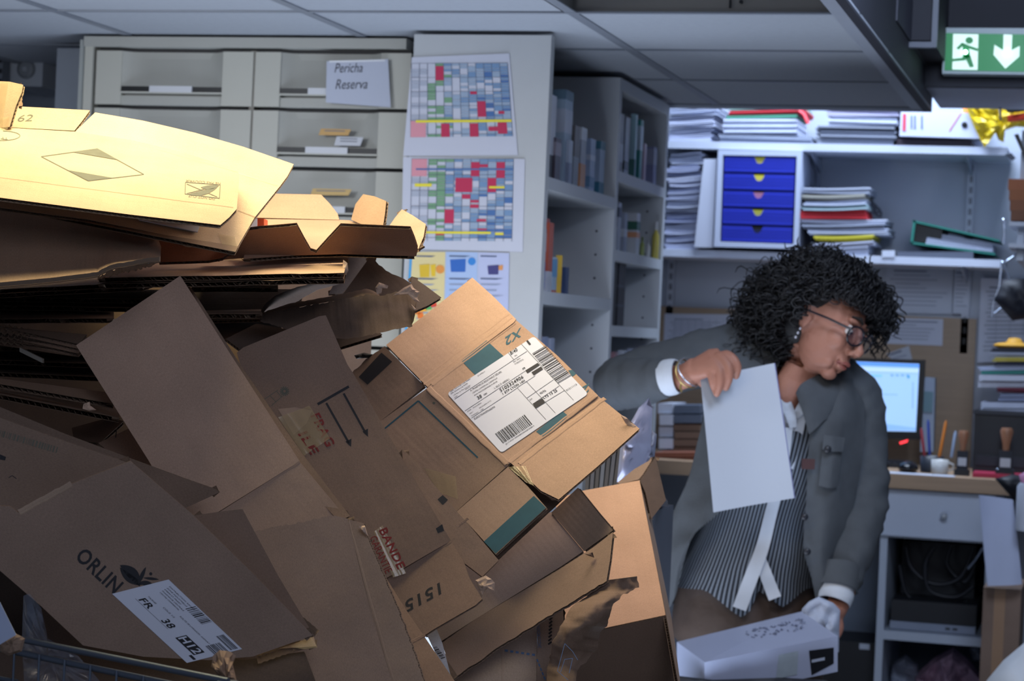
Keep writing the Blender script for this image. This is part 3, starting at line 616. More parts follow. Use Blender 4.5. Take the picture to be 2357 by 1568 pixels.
pl_ = [(1850, 2000, 578, 566, '#aab0c4', 'white papers at the bottom of the pile beside the drawer box'), (1868, 2012, 565, 556, '#b9bdcf', 'slightly wider white sheaf second from the bottom beside the drawer box'),
       (1875, 2010, 553, 541, '#c9bd3a', 'bright yellow folder low in the pile beside the drawer box'), (1860, 2045, 540, 526, '#aeb4c6', 'crumpled white and grey sheets over the yellow folder'),
       (1848, 2035, 525, 514, '#8d93a4', 'grey papers just below the red folder'), (1845, 2040, 513, 504, '#b7bbca', 'white envelope jutting out right below the red folder'),
       (1842, 1992, 503, 484, '#cc3038', 'glossy red folder in the middle of the pile beside the drawer box'), (1846, 1998, 482, 473, '#9fb5bb', 'pale teal folder right above the red one'),
       (1850, 1995, 471, 461, '#b8bed0', 'white folder third from the top of the pile beside the drawer box'), (1843, 1992, 458, 447, '#a3a095', 'beige edged folder second from the top'), (1848, 2000, 444, 431, '#b4bacb', 'white folders topmost on the pile beside the drawer box')]
for k, (a, c, y0, y1, h_, lb) in enumerate(pl_): sheaf(a, c, y0, y1, YF-.005, h_, lb, 'folder' if 'folder' in lb else 'paper_pile', 'folder' if 'folder' in lb else 'papers', 2 if y0-y1 < 13 else 3, slope=rnd.uniform(-3, 2), jit=3, curl=1.2, z=zS2 if k == 0 else None)
# headset cable bundle behind, black plastic tangle
b = MB()
for k in range(5): b.tube([hy(1995+14*math.cos(t*.7+k)+k*5, 455+k*8+12*math.sin(t*.9+k), 7.05) for t in range(9)], .004, mat('#3d424c', .5), 6)
tag(b.build('cable_tangle'), 'dark tangle of cable at the right end of the folder pile', 'cable')
b = MB(); b.tube([hy(x, y, 7.1) for x, y in ((1846, 350), (1868, 368), (1880, 395), (1886, 440), (1880, 470))], .006, mat('#5d6472', .4), 8); b.tube([hy(x, y, 7.12) for x, y in ((1850, 350), (1860, 390), (1866, 440), (1862, 480))], .006, mat('#5d6472', .4), 8)
tag(b.build('hanging_cable'), 'grey cables hanging down beside the blue drawer box', 'cable')
# black and green binder lying open sideways
r = thing('green_edged_binder', hy(2200, 585, YF+.02), 'black binder with a green edge lying at the right of the lower shelf', 'binder')
b = MB(); D = V((0, .25, 0)); G_ = mat('#1a6a5e', .5)
for q in ([(2095, 560), (2102, 506), (2108, 508), (2101, 561)], [(2100, 506), (2300, 552), (2300, 556), (2100, 511)], [(2095, 556), (2290, 583), (2290, 587), (2095, 561)]): b.prism([hy(x, y, YF+.02) for x, y in q], D, G_)
b.build('cover', r); b = MB(); b.prism([hy(x, y, YF+.035) for x, y in ((2102, 556), (2108, 512), (2170, 524), (2165, 562))], D, BLACK); b.build('spine_lining', r)
b = MB()
for k in range(7): b.prism([hy(x, y, YF+.025+.003*k) for x, y in ((2130+k, 562-k*4.2), (2285, 580-k*2.6), (2285, 578-k*2.6), (2131+k, 558.6-k*4.2))], D*.9, mat(('#aab0c2', '#9298aa')[k % 2], .7))
b.build('sheets', r)
sheaf(2070, 2240, 588, 578, YF+.0, '#4c515e', 'dark grey tray lying flat under the green edged binder', 'flat_tray', 'tray', 1, z=zS2)
sheaf(2030, 2062, 592, 574, YF-.012, '#bcc1cf', 'small white price rail clipped to the lower shelf edge', 'shelf_label_holder', 'label', 1, dep=.01)
# boards and papers on the wall
b = MB(); a, c = hy(1500, 1068, YB), hy(2250, 703, YB); zt_ = hy(1700, 712, YB).z; b.box((a.x, YB-.012, 1.1), (c.x, YB+.009, zt_), wood('#8a7763')); tag(b.build('pin_board'), 'brown wooden pin board behind the desk', 'board')
def wallpaper(q, lb, seed=0, heading='#5a6172', h='#aeb4c4', rows=8, cols=0, Y=YB-.0135, nm='pinned_sheet', mm=None):
    b = MB(); b.prism([hy(x, y, Y) for x, y in q], (0, .001, 0), mat(h, .75, .03)); rr = random.Random(seed)
    def U(u, v): return hy((q[0][0]*(1-u)+q[1][0]*u)*(1-v)+(q[3][0]*(1-u)+q[2][0]*u)*v, (q[0][1]*(1-u)+q[1][1]*u)*(1-v)+(q[3][1]*(1-u)+q[2][1]*u)*v, Y-.0006)
    for k in range(rows):
        v = .1+.8*k/rows; u1 = .5+.42*rr.random(); u0 = .06+.1*rr.random(); b.face([U(u0, v), U(u1, v), U(u1, v+.25/rows), U(u0, v+.25/rows)], mat(heading if k == 0 else '#8b91a0', .8, 0))
    for k in range(1, cols): u = .05+.9*k/cols; b.face([U(u, .1), U(u+.006, .1), U(u+.006, .95), U(u, .95)], mat('#858b9b', .8, 0))
    return tag(b.build(nm), lb, 'paper')
wallpaper([(1530, 722), (1688, 724), (1684, 840), (1526, 838)], 'white planning table sheet pinned left on the wooden board', 1, rows=14, cols=9)
wallpaper([(2042, 731), (2171, 735), (2169, 796), (2040, 791)], 'wide white sheet pinned on the wooden board above the monitor', 2, rows=6)
wallpaper([(2040, 610), (2196, 614), (2190, 724), (2035, 720)], 'faint printed sheet on the white wall above the wooden board', 3, h='#a6adbb', rows=9, Y=YB-.001)
wallpaper([(2198, 616), (2236, 617), (2230, 724), (2193, 722)], 'narrow faint list right of the large sheet above the board', 4, h='#a8afbd', rows=9, Y=YB-.015)
wallpaper([(1732, 622), (1832, 624), (1830, 655), (1730, 652)], 'small faint notice on the white wall left of the person', 5, h='#a2a8b6', rows=4, Y=YB-.001)
wallpaper([(2258, 640), (2400, 646), (2390, 830), (2250, 835)], 'big white wall chart at the right edge above the paper pile', 6, h='#b4bac9', rows=16, cols=4, nm='wall_chart')
wallpaper([(2040, 815), (2092, 796), (2100, 830), (2062, 836)], 'tilted white sheet sticking up behind the monitor', 7, h='#a2a8b4', rows=2)
b = MB(); b.prism([hy(x, y, 7.0) for x, y in ((2122, 868), (2152, 870), (2148, 1040), (2118, 1040))], (0, .06, 0), mat('#7f8a9c', .5, .05)); b.prism([hy(x, y, 6.998) for x, y in ((2126, 900), (2148, 902), (2146, 950), (2124, 948))], (0, .002, 0), mat('#56707a', .5)); tag(b.build('document_holder'), 'grey document holder standing right of the monitor', 'holder')
# ------------------------------------------------------------------ desk
zD = 1.133; YD = hz(2000, 1088, zD).y; ZD = lambda px, py: hz(px, py, zD)
b = MB(); b.box((X1-.28, YD, zD-.042), (.3, 7.18, zD), wood('#9a8067')); 
tag(b.build('work_counter'), 'long wooden work counter under the back wall', 'desk')
YP = YD+.03; xp0 = hy(2022, 1300, YP).x; xp1 = hy(2285, 1300, YP).x; PW = mat('#a4adbc', .5, .03)
r = thing('desk_pedestal', ((xp0+xp1)/2, YP+.25, 0), 'white desk pedestal with one drawer above two open compartments', 'cabinet')
zdr = hy(2140, 1242, YP).z; zsh = hy(2140, 1462, YP).z; b = MB(); t = .022; ZT_ = zD-.043
b.box((xp0, YP+.02, 0), (xp0+t, YP+.6, ZT_), PW); b.box((xp1-t, YP+.02, 0), (xp1, YP+.6, ZT_), PW); b.box((xp0+t, YP+.02, zsh-.026), (xp1-t, YP+.6, zsh), PW); b.box((xp0+t, YP+.02, zdr-.003), (xp1-t, YP+.6, zdr+.012), PW)
b.box((xp0+t, YP+.58, .1), (xp1-t, YP+.6, ZT_), mat('#4c525e', .7)); b.box((xp0+t, YP+.02, .06), (xp1-t, YP+.6, .085), PW); b.build('carcass', r)
b = MB(); b.box((xp0+.002, YP-.001, zdr+.004), (xp1-.002, YP+.019, ZT_-.004), mat('#aab3c4', .45, .02)); d_ = b.build('drawer', r)
b = MB(); k_ = hy(2174, 1187, YP); b.lathe(k_, [(.006, 0), (.005, .010), (.011, .017), (.011, .022), (.004, .027)], mat('#c7ccd4', .25, 0, metal=.6), 18, ax=(0, -1, 0)); b.build('knob', d_)
r = thing('desktop_computer', (hy(2150, 1462, YP).x, YP+.2, zsh), 'black desktop computer lying in the pedestal with a silver front strip', 'computer')
a, c = hy(2048, 1455, YP+.07), hy(2248, 1395, YP+.07); b = MB(); b.box((a.x, YP+.075, zsh+.001), (c.x, YP+.45, c.z), mat('#15171d', .5)); b.build('case', r)
b = MB(); b.box((a.x, YP+.06, zsh+.002), (c.x, YP+.075, zsh+.026), mat('#7d8698', .35, .03, metal=.3))
b.build('front_strip', r)
for px in (2175, 2192): b = MB(); q = hy(px, 1462, YP+.06); b.box((q.x, YP+.0585, zsh+.012), (q.x+.014, YP+.0605, zsh+.018), BLACK); b.build('usb_port', r)
b = MB(); q = hy(2068, 1436, YP+.07); b.box((q.x-.008, YP+.0735, q.z-.008), (q.x+.008, YP+.0745, q.z+.008), mat('#4a6da0', .4)); b.build('sticker', r)
b = MB(); b.box((a.x+.01, YP+.25, c.z+.001), (c.x-.02, YP+.5, zdr-.03), mat('#111319', .6, .2, 9)); tag(b.build('dark_equipment_box'), 'black equipment box standing on the desktop computer', 'box')
for k, pts in enumerate((((2150, 1260), (2130, 1300), (2140, 1360), (2200, 1375), (2240, 1350)), ((2240, 1262), (2210, 1330), (2150, 1345), (2100, 1310), (2085, 1260)), ((2070, 1300), (2090, 1372), (2150, 1390), (2225, 1385)), ((2190, 1255), (2180, 1300), (2220, 1340), (2245, 1300)))):
    b = MB(); b.tube([hy(p[0], p[1], YP+.13+.02*k) for p in spl([list(q) for q in pts], 6)], .006, mat('#16181f', .5), 8); tag(b.build('power_cable'), 'black cable looping among others above the desktop computer', 'cable', 'cables in the pedestal')
b = MB(); b.tube([hy(x, y, YP+.02) for x, y in ((2262, 1262), (2245, 1290), (2228, 1310))], [.004, .003, .004], mat('#6d7686', .3, metal=.6), 8); tag(b.build('metal_clamp'), 'small metal rod by the right side of the open compartment', 'clamp')
b = MB(); b.box((hy(1935, 1400, 7.0).x, 7.0, 0), (xp0-.004, 7.02, zD-.043), mat('#5f6978', .6, .05)); tag(b.build('modesty_panel'), 'grey panel under the counter left of the pedestal', 'panel')
r = thing('waste_bin', hy(1970, 1568, 6.75), 'black bin with a small white tag under the counter', 'bin'); ORG[r.name].z = 0; r.location.z = 0
a, c = hy(1920, 1568, 6.7), hy(2016, 1482, 6.7); b = MB(); b.box((a.x-.05, 6.7, 0), (c.x, 6.95, c.z), mat('#14161d', .5)); b.build('bin_body', r)
b = MB(); q0, q1 = hy(1978, 1494, 6.7), hy(2002, 1483, 6.7); b.box((q0.x, 6.697, q0.z), (q1.x, 6.6995, q1.z), mat('#a9b0bf')); b.build('tag', r)
# ------------------------------------------------------------------ things on the desk
r = thing('computer_monitor', ZD(2030, 1050), 'black flat monitor showing a pale blue program window', 'monitor'); YM = 6.86
M_ = lambda x, y, o=0: hy(x, y, YM-o)
b = MB(); b.prism([M_(1892, 1008), (M_(2119, 1012)), M_(2129, 829), M_(1900, 822)], (0, .035, 0), mat('#0f1116', .35)); b.build('bezel', r)
SCN = mat('#8fb2dc', .3, 0, emit=.95); b = MB(); b.prism([M_(1900, 990, .001), M_(2108, 994, .001), M_(2116, 838, .001), M_(1908, 830, .001)], (0, .0009, 0), SCN)
F = lambda pts, h, e=.9, o=.002: b.face([M_(x, y, o) for x, y in pts], mat(h, .3, 0, emit=e))
F([(1908, 831), (2116, 839), (2115.6, 846), (1907.6, 838)], '#4f86d8'); F([(1906, 843), (2115, 850), (2114, 858), (1905.6, 851)], '#a9c3e6'); F([(1902, 958), (2108, 985), (2108, 991), (1901, 988)], '#7ba4d8')
for k in range(4): F([(2050+k*12, 862), (2057+k*12, 862.5), (2056.6+k*12, 866), (2049.6+k*12, 865.5)], '#5f8fc8')
F([(2088, 866), (2094, 866), (2094, 870), (2088, 870)], '#1a8fa0', .6); F([(1990, 905), (2066, 908), (2066, 909.5), (1990, 906.5)], '#6d97c8'); F([(1960, 925), (2000, 927), (2000, 930), (1960, 928)], '#6d97c8'); F([(1985, 862), (2030, 864), (2030, 867), (1985, 865)], '#62aac8')
F([(2100, 880), (2103, 880), (2102, 940), (2099, 940)], '#7a9cc6')
b.build('screen', r); b = MB(); a = ZD(2030, 1055); b.box((a.x-.02, YM+.036, zD+.008), (a.x+.02, YM+.06, zD+.12), BLACK); b.box((a.x-.10, YM-.05, zD+.0005), (a.x+.08, YM+.12, zD+.01), BLACK); b.build('stand', r)
b = MB(); b.prism([M_(2070, 1018, .02), M_(2090, 1012, .02), M_(2088, 1018, .02), M_(2072, 1023, .02)], (0, .003, 0), mat('#e0323a', .3, 0, emit=2.5)); b.build('red_indicator', r)
r = thing('keyboard', ZD(2050, 1075), 'black keyboard with rows of keys in front of the monitor', 'keyboard'); YK = ZD(2040, 1076).y
a, c = hy(1925, 1075, YK), hy(2100, 1075, YK); b = MB(); b.box((a.x, YK, zD+.0005), (c.x, YK+.13, zD+.014), mat('#181b22', .5)); b.build('base', r)
b = MB(); kw = (c.x-a.x-.012)/12
for i in range(12):
    for j in range(5): x = a.x+.006+i*kw; y = YK+.006+j*.024; b.box((x, y, zD+.014), (x+kw*.82, y+.019, zD+.019), mat('#2f343f', .5))
tag(b.build('keys', r), kind='stuff')
r = thing('computer_mouse', ZD(2087, 1090), 'black computer mouse on a white mat at the counter edge', 'mouse'); q = ZD(2087, 1089)+V((0, .04, 0)); b = MB(); b.ball(q+V((0, 0, .014)), (.031, .05, .019), mat('#0c0d12', .25)); b.build('shell', r)
b = MB(); b.ball(q+V((0, -.02, .033)), (.003, .008, .004), mat('#30343e'), seg=10); b.build('scroll_wheel', r)
a, c = ZD(1990, 1085), ZD(2200, 1096); b = MB(); b.box((a.x, YD+.01, zD+.0002), (c.x, YD+.08, zD+.002), mat('#b9bfce', .6)); tag(b.build('desk_mat'), 'white paper strip lying along the front edge of the counter', 'paper')
def standing(px, py, prof, m, name, label, cat, parent=None, ax=V((0, 0, 1)), Yadd=.0):
    q = ZD(px, py)+V((0, Yadd, 0)); b = MB(); b.lathe(q, prof, m, 18, ax=ax); return b, q
r = thing('pen_mug', ZD(2150, 1080), 'white printed mug beside the mouse on the counter', 'mug'); q = ZD(2182, 1080); q.y = YD+.12
b = MB(); b.lathe(q, [(.022, .0005), (.025, .003), (.026, .045), (.022, .045), (.021, .01)], mat('#b4b4b2', .3, .1, 20), 20); b.build('cup', r)
b = MB(); b.tube([q+V((.024, 0, .012)), q+V((.04, 0, .018)), q+V((.04, 0, .032)), q+V((.024, 0, .038))], .003, mat('#b4b4b2', .3), 8); b.build('handle', r)
for px, py0, py1, dx, h_, lb in ((2162, 1035, 968, 16, '#cf7a2c', 'orange pencil with black tip leaning among the pens'), (2140, 1030, 966, -4, '#2a3f8f', 'dark blue pen standing left of the orange pencil'), (2128, 1032, 985, -8, '#8d2f38', 'dark red pen standing left of the blue one'), (2190, 1035, 992, 10, '#8fa0b8', 'pale grey blue pen right of the orange pencil')):
    b = MB(); Yp = YD+.2; p0, p1 = hy(px, py0+18, Yp), hy(px+dx, py1, Yp); p0.z = max(p0.z, zD+.005); b.tube([p0, p0+(p1-p0)*.9, p1], [.0045, .0045, .0015], mat(h_, .4), 8); tag(b.build('pen'), lb, 'pen')
r = thing('pen_pot', V((hy(2150, 1060, YD+.2).x, YD+.2, zD)), 'dark pot holding the pens beside the monitor', 'pot'); b = MB(); q = V((hy(2145, 1060, YD+.2).x, YD+.2, zD+.0004)); b.lathe(q, [(.034, 0), (.036, .05), (.033, .05), (.032, .004)], mat('#262a33', .4), 20); b.build('pot_body', r)
def stamp(px, py, h, label, s=1.0):
    q = ZD(px, py); q.y = YD+.14; q.x = hy(px, py, q.y).x; r = thing('rubber_stamp', q, label, 'stamp')
    b = MB(); b.box((q.x-.025*s, q.y-.02, zD+.0004), (q.x+.025*s, q.y+.02, zD+.02*s), mat('#14161c', .4)); b.box((q.x-.018*s, q.y-.012, zD+.02*s), (q.x+.018*s, q.y+.012, zD+h*.55), mat('#23262e', .4, metal=.3)); b.build('stamp_frame', r)
    b = MB(); b.box((q.x-.014*s, q.y-.0125, zD+h*.22), (q.x+.014*s, q.y-.0123, zD+h*.4), mat('#a9adb5', .4)); b.build('ink_plate', r)
    b = MB(); b.lathe((q.x, q.y, zD+h*.55), [(.009*s, 0), (.010*s, h*.12), (.018*s, h*.38), (.014*s, h*.45)], mat('#8c6148', .4, .08, 30), 18); b.build('handle', r)
stamp(2214, 1088, .135, 'rubber stamp with a wide tan wooden handle beside the pens', .9)
stamp(2313, 1092, .15, 'taller rubber stamp with a brown wooden handle in front of the black printer', 1.1)
r = thing('printer', hy(2300, 1085, 6.75), 'black printer at the right end of the counter', 'printer'); ORG[r.name].z = zD; r.location.z = zD
a, c = hy(2238, 1080, 6.75), hy(2420, 962, 6.75); b = MB(); b.box((a.x, 6.75, zD+.001), (c.x, 7.12, c.z), mat('#15181f', .45)); b.box((a.x+.01, 6.742, zD+.03), (c.x, 6.75, zD+.06), mat('#20242d', .4)); b.build('body', r)
b = MB(); b.box((a.x-.004, 6.74, c.z+.0005), (c.x, 7.12, c.z+.012), mat('#1e222b', .4)); b.build('lid', r)
# coloured pile on the printer
zz = c.z+.0125; Yq = 6.78
for k, (a, c2, y0, y1, h_, lb) in enumerate([(2255, 2400, 955, 925, '#aab1c4', 'white paper block lying directly on the printer'), (2300, 2400, 924, 905, '#7e87a2', 'blue grey envelope box on the white block'), (2292, 2400, 904, 893, '#5e2335', 'dark red folder in the pile on the printer'),
        (2252, 2400, 892, 862, '#aeb3c2', 'white booklets with red numbers in the pile on the printer'), (2260, 2400, 861, 853, '#3a8a80', 'green folder in the pile on the printer'), (2252, 2400, 852, 843, '#a2acc6', 'pale blue sheets above the green folder'),
        (2290, 2400, 842, 833, '#2b3045', 'navy folder in the pile on the printer'), (2286, 2400, 832, 822, '#b0a234', 'mustard yellow folder near the top of the printer pile'), (2280, 2400, 821, 812, '#a6adc2', 'white envelopes near the top of the printer pile'), (2283, 2400, 811, 801, '#2c2c34', 'black folder second from the top of the printer pile')]):
    sheaf(a, c2, y0, y1, Yq, h_, lb, 'folder' if 'folder' in lb else 'paper_pile', 'folder' if 'folder' in lb else 'papers', 2, jit=4, slope=rnd.uniform(-2, 3), z=zz if k == 0 else None)
b = MB(); cc = hy(2335, 797, 6.9); b.ball(cc, (.065, .06, .012), mat('#c9942e', .6, .1), seg=16); b.lathe(cc+V((0, 0, .006)), [(.03, 0), (.018, .018), (.004, .02)], mat('#c9942e', .6), 14); tag(b.build('yellow_hat'), 'small mustard yellow hat on top of the printer pile', 'cap')
a = ZD(2236, 1096); b = MB(); b.prism([hz(x, y, zD+.001) for x, y in ((2238, 1098), (2420, 1106), (2420, 1090), (2250, 1084))], (0, 0, .012), mat('#a52c48', .5)); tag(b.build('red_folder'), 'crimson folder lying at the front right of the counter', 'folder')
b = MB()
for k in range(7): b.tube([hz(2278+k*11+7*math.cos(t*1.1), 1078+5*math.sin(t*1.3+k), zD+.016+.003*(k % 3)) for t in range(6)], .003, mat('#9aa3b4', .25, metal=.8), 6)
tag(b.build('key_bunch'), 'bunch of metal keys and clips on the crimson folder', 'keys')
# left stretch of counter seen beside the person
for a, c2, y0, y1, h_, lb, nm in ((1516, 1548, 1060, 925, '#b3b8c6', 'tall white paper stack on the counter left of the person', 'paper_pile'), (1550, 1610, 1062, 975, '#6b5648', 'brown boxes piled beside the white paper stack', 'parcel'), (1550, 1612, 974, 930, '#4f5868', 'grey bundle on top of the brown boxes', 'bundle'), (1505, 1600, 1066, 1040, '#7c4a38', 'rust coloured flat box at the left end of the counter', 'flat_box')):
    sheaf(a, c2, y0, y1, 6.62 if 'rust' in lb else 6.75, h_, lb, nm, 'box' if 'box' in lb else 'papers', 5 if 'white' in lb else 2, jit=2, z=zD if nm in ('paper_pile', 'flat_box') else None)
# ------------------------------------------------------------------ right edge: yellow bag, boxes, hooks
def pillow(mb, pts, d, bulge, amp, m, step=14, rings=7, fr=18, d2=None, smooth=True, seed=0):
    """crumpled closed body with the picture outline pts round distance d (d may be a function of px,py)"""
    out = []; n = len(pts)
    for i in range(n):
        a, b_ = pts[i], pts[(i+1) % n]; L = math.hypot(b_[0]-a[0], b_[1]-a[1]); k = max(1, int(L/step))
        for j in range(k): out.append((a[0]+(b_[0]-a[0])*j/k, a[1]+(b_[1]-a[1])*j/k))
    cx = sum(p[0] for p in out)/len(out); cy = sum(p[1] for p in out)/len(out); df = d if callable(d) else (lambda x, y: d)
    for sgn in (-1, 1):
        rows = []
        for k in range(rings+1):
            t = k/rings; row = []
            for x, y in out:
                X_, Y_ = cx+(x-cx)*t, cy+(y-cy)*t; dd = df(X_, Y_)
                w = noise.noise(V((X_/step/3.1, Y_/step/3.1, seed*7.7+sgn*3)))+.5*noise.noise(V((X_/step/1.2, Y_/step/1.2, seed)))
                row.append(at(X_, Y_, dd+sgn*bulge*(1-t*t)**.5+(amp*w if t < 1 else 0)))
            rows.append(row)
        mb.grid(rows, m, closed=True, smooth=smooth)
r = thing('yellow_bag', at(2290, 345, 6.75), 'crumpled yellow plastic bag with a red print hanging at the right edge', 'bag')
b = MB(); pillow(b, [(2222, 238), (2300, 230), (2400, 234), (2400, 296), (2338, 292), (2314, 300), (2310, 328), (2298, 322), (2290, 302), (2266, 340), (2246, 300), (2232, 268)], 6.75, .03, .03, mat('#d8b81c', .35, .08, 10), 12, seed=2, smooth=False); b.build('bag_body', r)
b = MB(); pillow(b, [(2318, 266), (2400, 252), (2400, 272), (2320, 282)], 6.69, .008, .006, mat('#c63a22', .4), 12, seed=3); b.build('red_print', r)
b = MB(); pillow(b, [(2310, 248), (2390, 246), (2390, 254), (2320, 260)], 6.68, .006, .004, mat('#23261e', .5), 12, seed=5); b.build('dark_stripe', r)
b = MB(); pillow(b, [(2208, 234), (2256, 236), (2262, 255), (2235, 268), (2212, 268), (2216, 252)], 6.84, .012, .012, mat('#e08a42', .5, .1), 10, seed=4); tag(b.build('orange_packet'), 'orange and white packet tucked behind the yellow bag', 'packet')
b = MB(); q = hy(2318, 300, 6.3); b.tube([V((hy(2300, 300, 6.38).x, 6.38, zs)), V((hy(2300, 300, 6.38).x, 6.42, zs-.03)), at(2300, 240, 6.75)], .003, mat('#50535c', .3, metal=.7), 6); tag(b.build('bag_hook'), 'thin metal hook holding the yellow bag under the beam', 'hook')
r = thing('side_rack', V((hy(2400, 500, 6.4).x, 6.45, 0)), 'white metal rack at the right edge with a slanted black bar', 'rack')
b = MB(); xr0 = hy(2348, 400, 6.4).x; b.box((xr0, 6.4, hy(2350, 600, 6.4).z), (xr0+.02, 7.19, hy(2350, 300, 6.4).z), mat('#a2a9b6', .5)); b.build('upright', r)
for yy in (510, 560): b = MB(); q = hy(2322, yy, 6.34); b.box((q.x, 6.34, q.z-.012), (.1, 6.6, q.z), mat('#a9b0be', .5)); b.build('shelf', r)
b = MB(); b.prism([hy(x, y, 6.36) for x, y in ((2334, 310), (2344, 308), (2366, 360), (2358, 364))], (0, .01, 0), BLACK); b.build('slanted_bar', r)
b = MB(); b.prism([hy(x, y, 6.88) for x, y in ((2312, 356), (2328, 352), (2338, 364), (2328, 370))], (0, .01, 0), mat('#2a2e38')); tag(b.build('bulldog_clip'), 'black clip at the right end of the upper wall shelf', 'clip')
for k in range(4):
    y0 = 508-k*24; b = MB(); a, c = hy(2326-k*2, y0, 6.36), hy(2420, y0-22, 6.36); a.z = max(a.z, hy(2322, 510, 6.34).z+k*.027+.0005) if k == 0 else a.z
    b.box((a.x, 6.36, a.z+.0005), (c.x, 6.55, c.z), mat(('#6b4632', '#7a4d34', '#8a5535', '#94593a')[k], .7, .1)); tag(b.build('small_brown_box'), '%s of the small brown boxes stacked on the right rack' % ('lowest', 'second from below', 'third from below', 'topmost')[k], 'box', 'brown boxes on the rack')
b = MB(); SV = mat('#b6c0d2', .2, metal=.8)
for pts in (((2310, 508), (2312, 540), (2309, 562)), ((2338, 588), (2322, 598), (2308, 606), (2318, 630), (2330, 662), (2337, 676), (2334, 690), (2310, 706), (2288, 722)), ((2305, 610), (2300, 660), (2286, 700), (2283, 730))): b.tube([at(x, y, 6.3) for x, y in pts], .0035, SV, 6)
for x, y in ((2310, 508), (2338, 588), (2308, 606), (2334, 690)): b.ball(at(x, y, 6.3), .007, SV, seg=10)
tag(b.build('jointed_wire_arm'), 'thin jointed silver wire arm hanging at the right edge', 'wire')
b = MB(); pillow(b, [(2310, 648), (2345, 640), (2400, 645), (2400, 730), (2330, 738), (2288, 690)], 6.25, .05, .02, mat('#10131f', .6, .1), 14, seed=9); tag(b.build('black_pouch'), 'black fabric pouch hanging from the wire arm', 'pouch')
b = MB(); pillow(b, [(2290, 1102), (2330, 1092), (2400, 1104), (2400, 1180), (2348, 1165), (2316, 1132)], 6.1, .04, .02, mat('#12151d', .5), 14, seed=10); tag(b.build('black_bag'), 'black bag drooping over the right end of the counter', 'bag')
b = MB(); q = at(2362, 1222, 5.9); b.lathe(q, [(.028, 0), (.03, .01), (.03, .12), (.022, .13)], mat('#aab1c0', .4), 20); b.lathe(q+V((0, 0, .13)), [(.02, 0), (.026, .02), (.01, .03)], mat('#c28aae', .4), 16); tag(b.build('white_canister'), 'white canister with a pink top at the right edge below the counter', 'canister')
b = MB(); pq = [at(2254, 1140, 6.0), at(2330, 1150, 6.0), at(2352, 1345, 5.95), at(2275, 1350, 5.95)]; rows = []
for i in range(9):
    v = i/8; rows.append([pq[0].lerp(pq[1], u/8).lerp(pq[3].lerp(pq[2], u/8), v)+FW*(.010*math.sin(u*.5+v*2)) for u in range(9)])
b.grid(rows, mat('#a4adc6', .7, .03)); b.grid([[p+FW*.004 for p in q_] for q_ in rows], mat('#a4adc6', .7, .03)); tag(b.build('hanging_white_sheet'), 'large white sheet hanging down over the brown box at the right', 'sheet')
r = thing('brown_carton', V((at(2330, 1400, 6.05).x, 6.2, 0)), 'tall brown carton standing at the right below the hanging white sheet', 'box')
a, c = at(2264, 1352, 6.02), at(2352, 1352, 6.02); b = MB(); b.box(0, 0, kraft('#7d6450', .2), ax=(V((a.x, a.y, 0)), V((c.x-a.x, 0, 0)), V((0, .3, 0)), V((0, 0, a.z)))); b.build('carton', r)
b = MB(); b.box(0, 0, mat('#8d7058', .5), ax=(V((a.x+.03, a.y-.0006, 0)), V((.03, 0, 0)), V((0, .0004, 0)), V((0, 0, a.z)))); b.build('tape_strip', r)
for pts, h_, lb, sd in (([(2045, 1568), (2052, 1530), (2085, 1508), (2112, 1530), (2120, 1600), (2040, 1620)], '#9aa1b3', 'white crumpled plastic bag at the left of the lower compartment', 11), ([(2100, 1560), (2150, 1515), (2195, 1490), (2230, 1520), (2272, 1568), (2260, 1640), (2090, 1640)], '#b597ae', 'pinkish crumpled bag filling the lower compartment', 12), ([(2230, 1490), (2262, 1478), (2264, 1520), (2240, 1522)], '#6f7786', 'grey crumpled bag behind the pinkish one', 13)):
    b = MB(); pillow(b, pts, 6.75, .06, .06, mat(h_, .4, .05), 12, seed=sd, smooth=False); tag(b.build('plastic_bag'), lb, 'bag')
b = MB(); pillow(b, [(2270, 1568), (2310, 1520), (2360, 1478), (2460, 1440), (2500, 1700), (2260, 1700)], 5.2, .10, .02, mat('#b5bcc6', .5, .03), 20, seed=14); tag(b.build('white_sack'), 'white rounded sack in the bottom right corner', 'sack')
# chair-like dark shelf stuff behind the pile: silver bags and black files
b = MB(); pillow(b, [(1420, 1110), (1430, 1010), (1470, 940), (1494, 916), (1502, 940), (1498, 1040), (1470, 1100)], lambda x, y: 4.0+(x-1460)*.001, .03, .03, mat('#8d90a8', .3, .06, metal=.15), 14, seed=15); tag(b.build('grey_plastic_sleeve'), 'shiny grey plastic sleeve standing up behind the labelled carton', 'sleeve')
b = MB(); pillow(b, [(1445, 1095), (1480, 1040), (1500, 990), (1512, 1000), (1506, 1060), (1470, 1112)], 4.06, .02, .03, mat('#5d6274', .4), 12, seed=16); tag(b.build('folded_grey_bag'), 'darker folded grey bag just right of the shiny sleeve', 'bag')
for k in range(9):
    b = MB(); p0 = at(1345+k*11, 1150-k*5, 4.1); p1 = at(1352+k*12, 1035-k*3, 4.15); b.box(0, 0, mat(('#171b24', '#2b313d', '#10131b', '#3c4552')[k % 4], .5), ax=(p0, RT*.007, FW*.15, p1-p0)); tag(b.build('upright_black_file'), 'thin dark file standing upright in the row behind the labelled carton', 'file', 'dark files behind the labelled carton')
b = MB(); b.box(0, 0, mat('#2b303b', .6), ax=(at(1330, 1165, 4.1), RT*.17, FW*.25, UP*.01)); a = at(1330, 1165, 4.1); b.box(0, 0, mat('#2b303b', .6), ax=(V((a.x+.02, a.y+.02, 0)), V((.12, 0, 0)), V((0, .2, 0)), V((0, 0, a.z-.003)))); tag(b.build('file_stand'), 'dark stand carrying the upright files behind the cartons', 'stand')
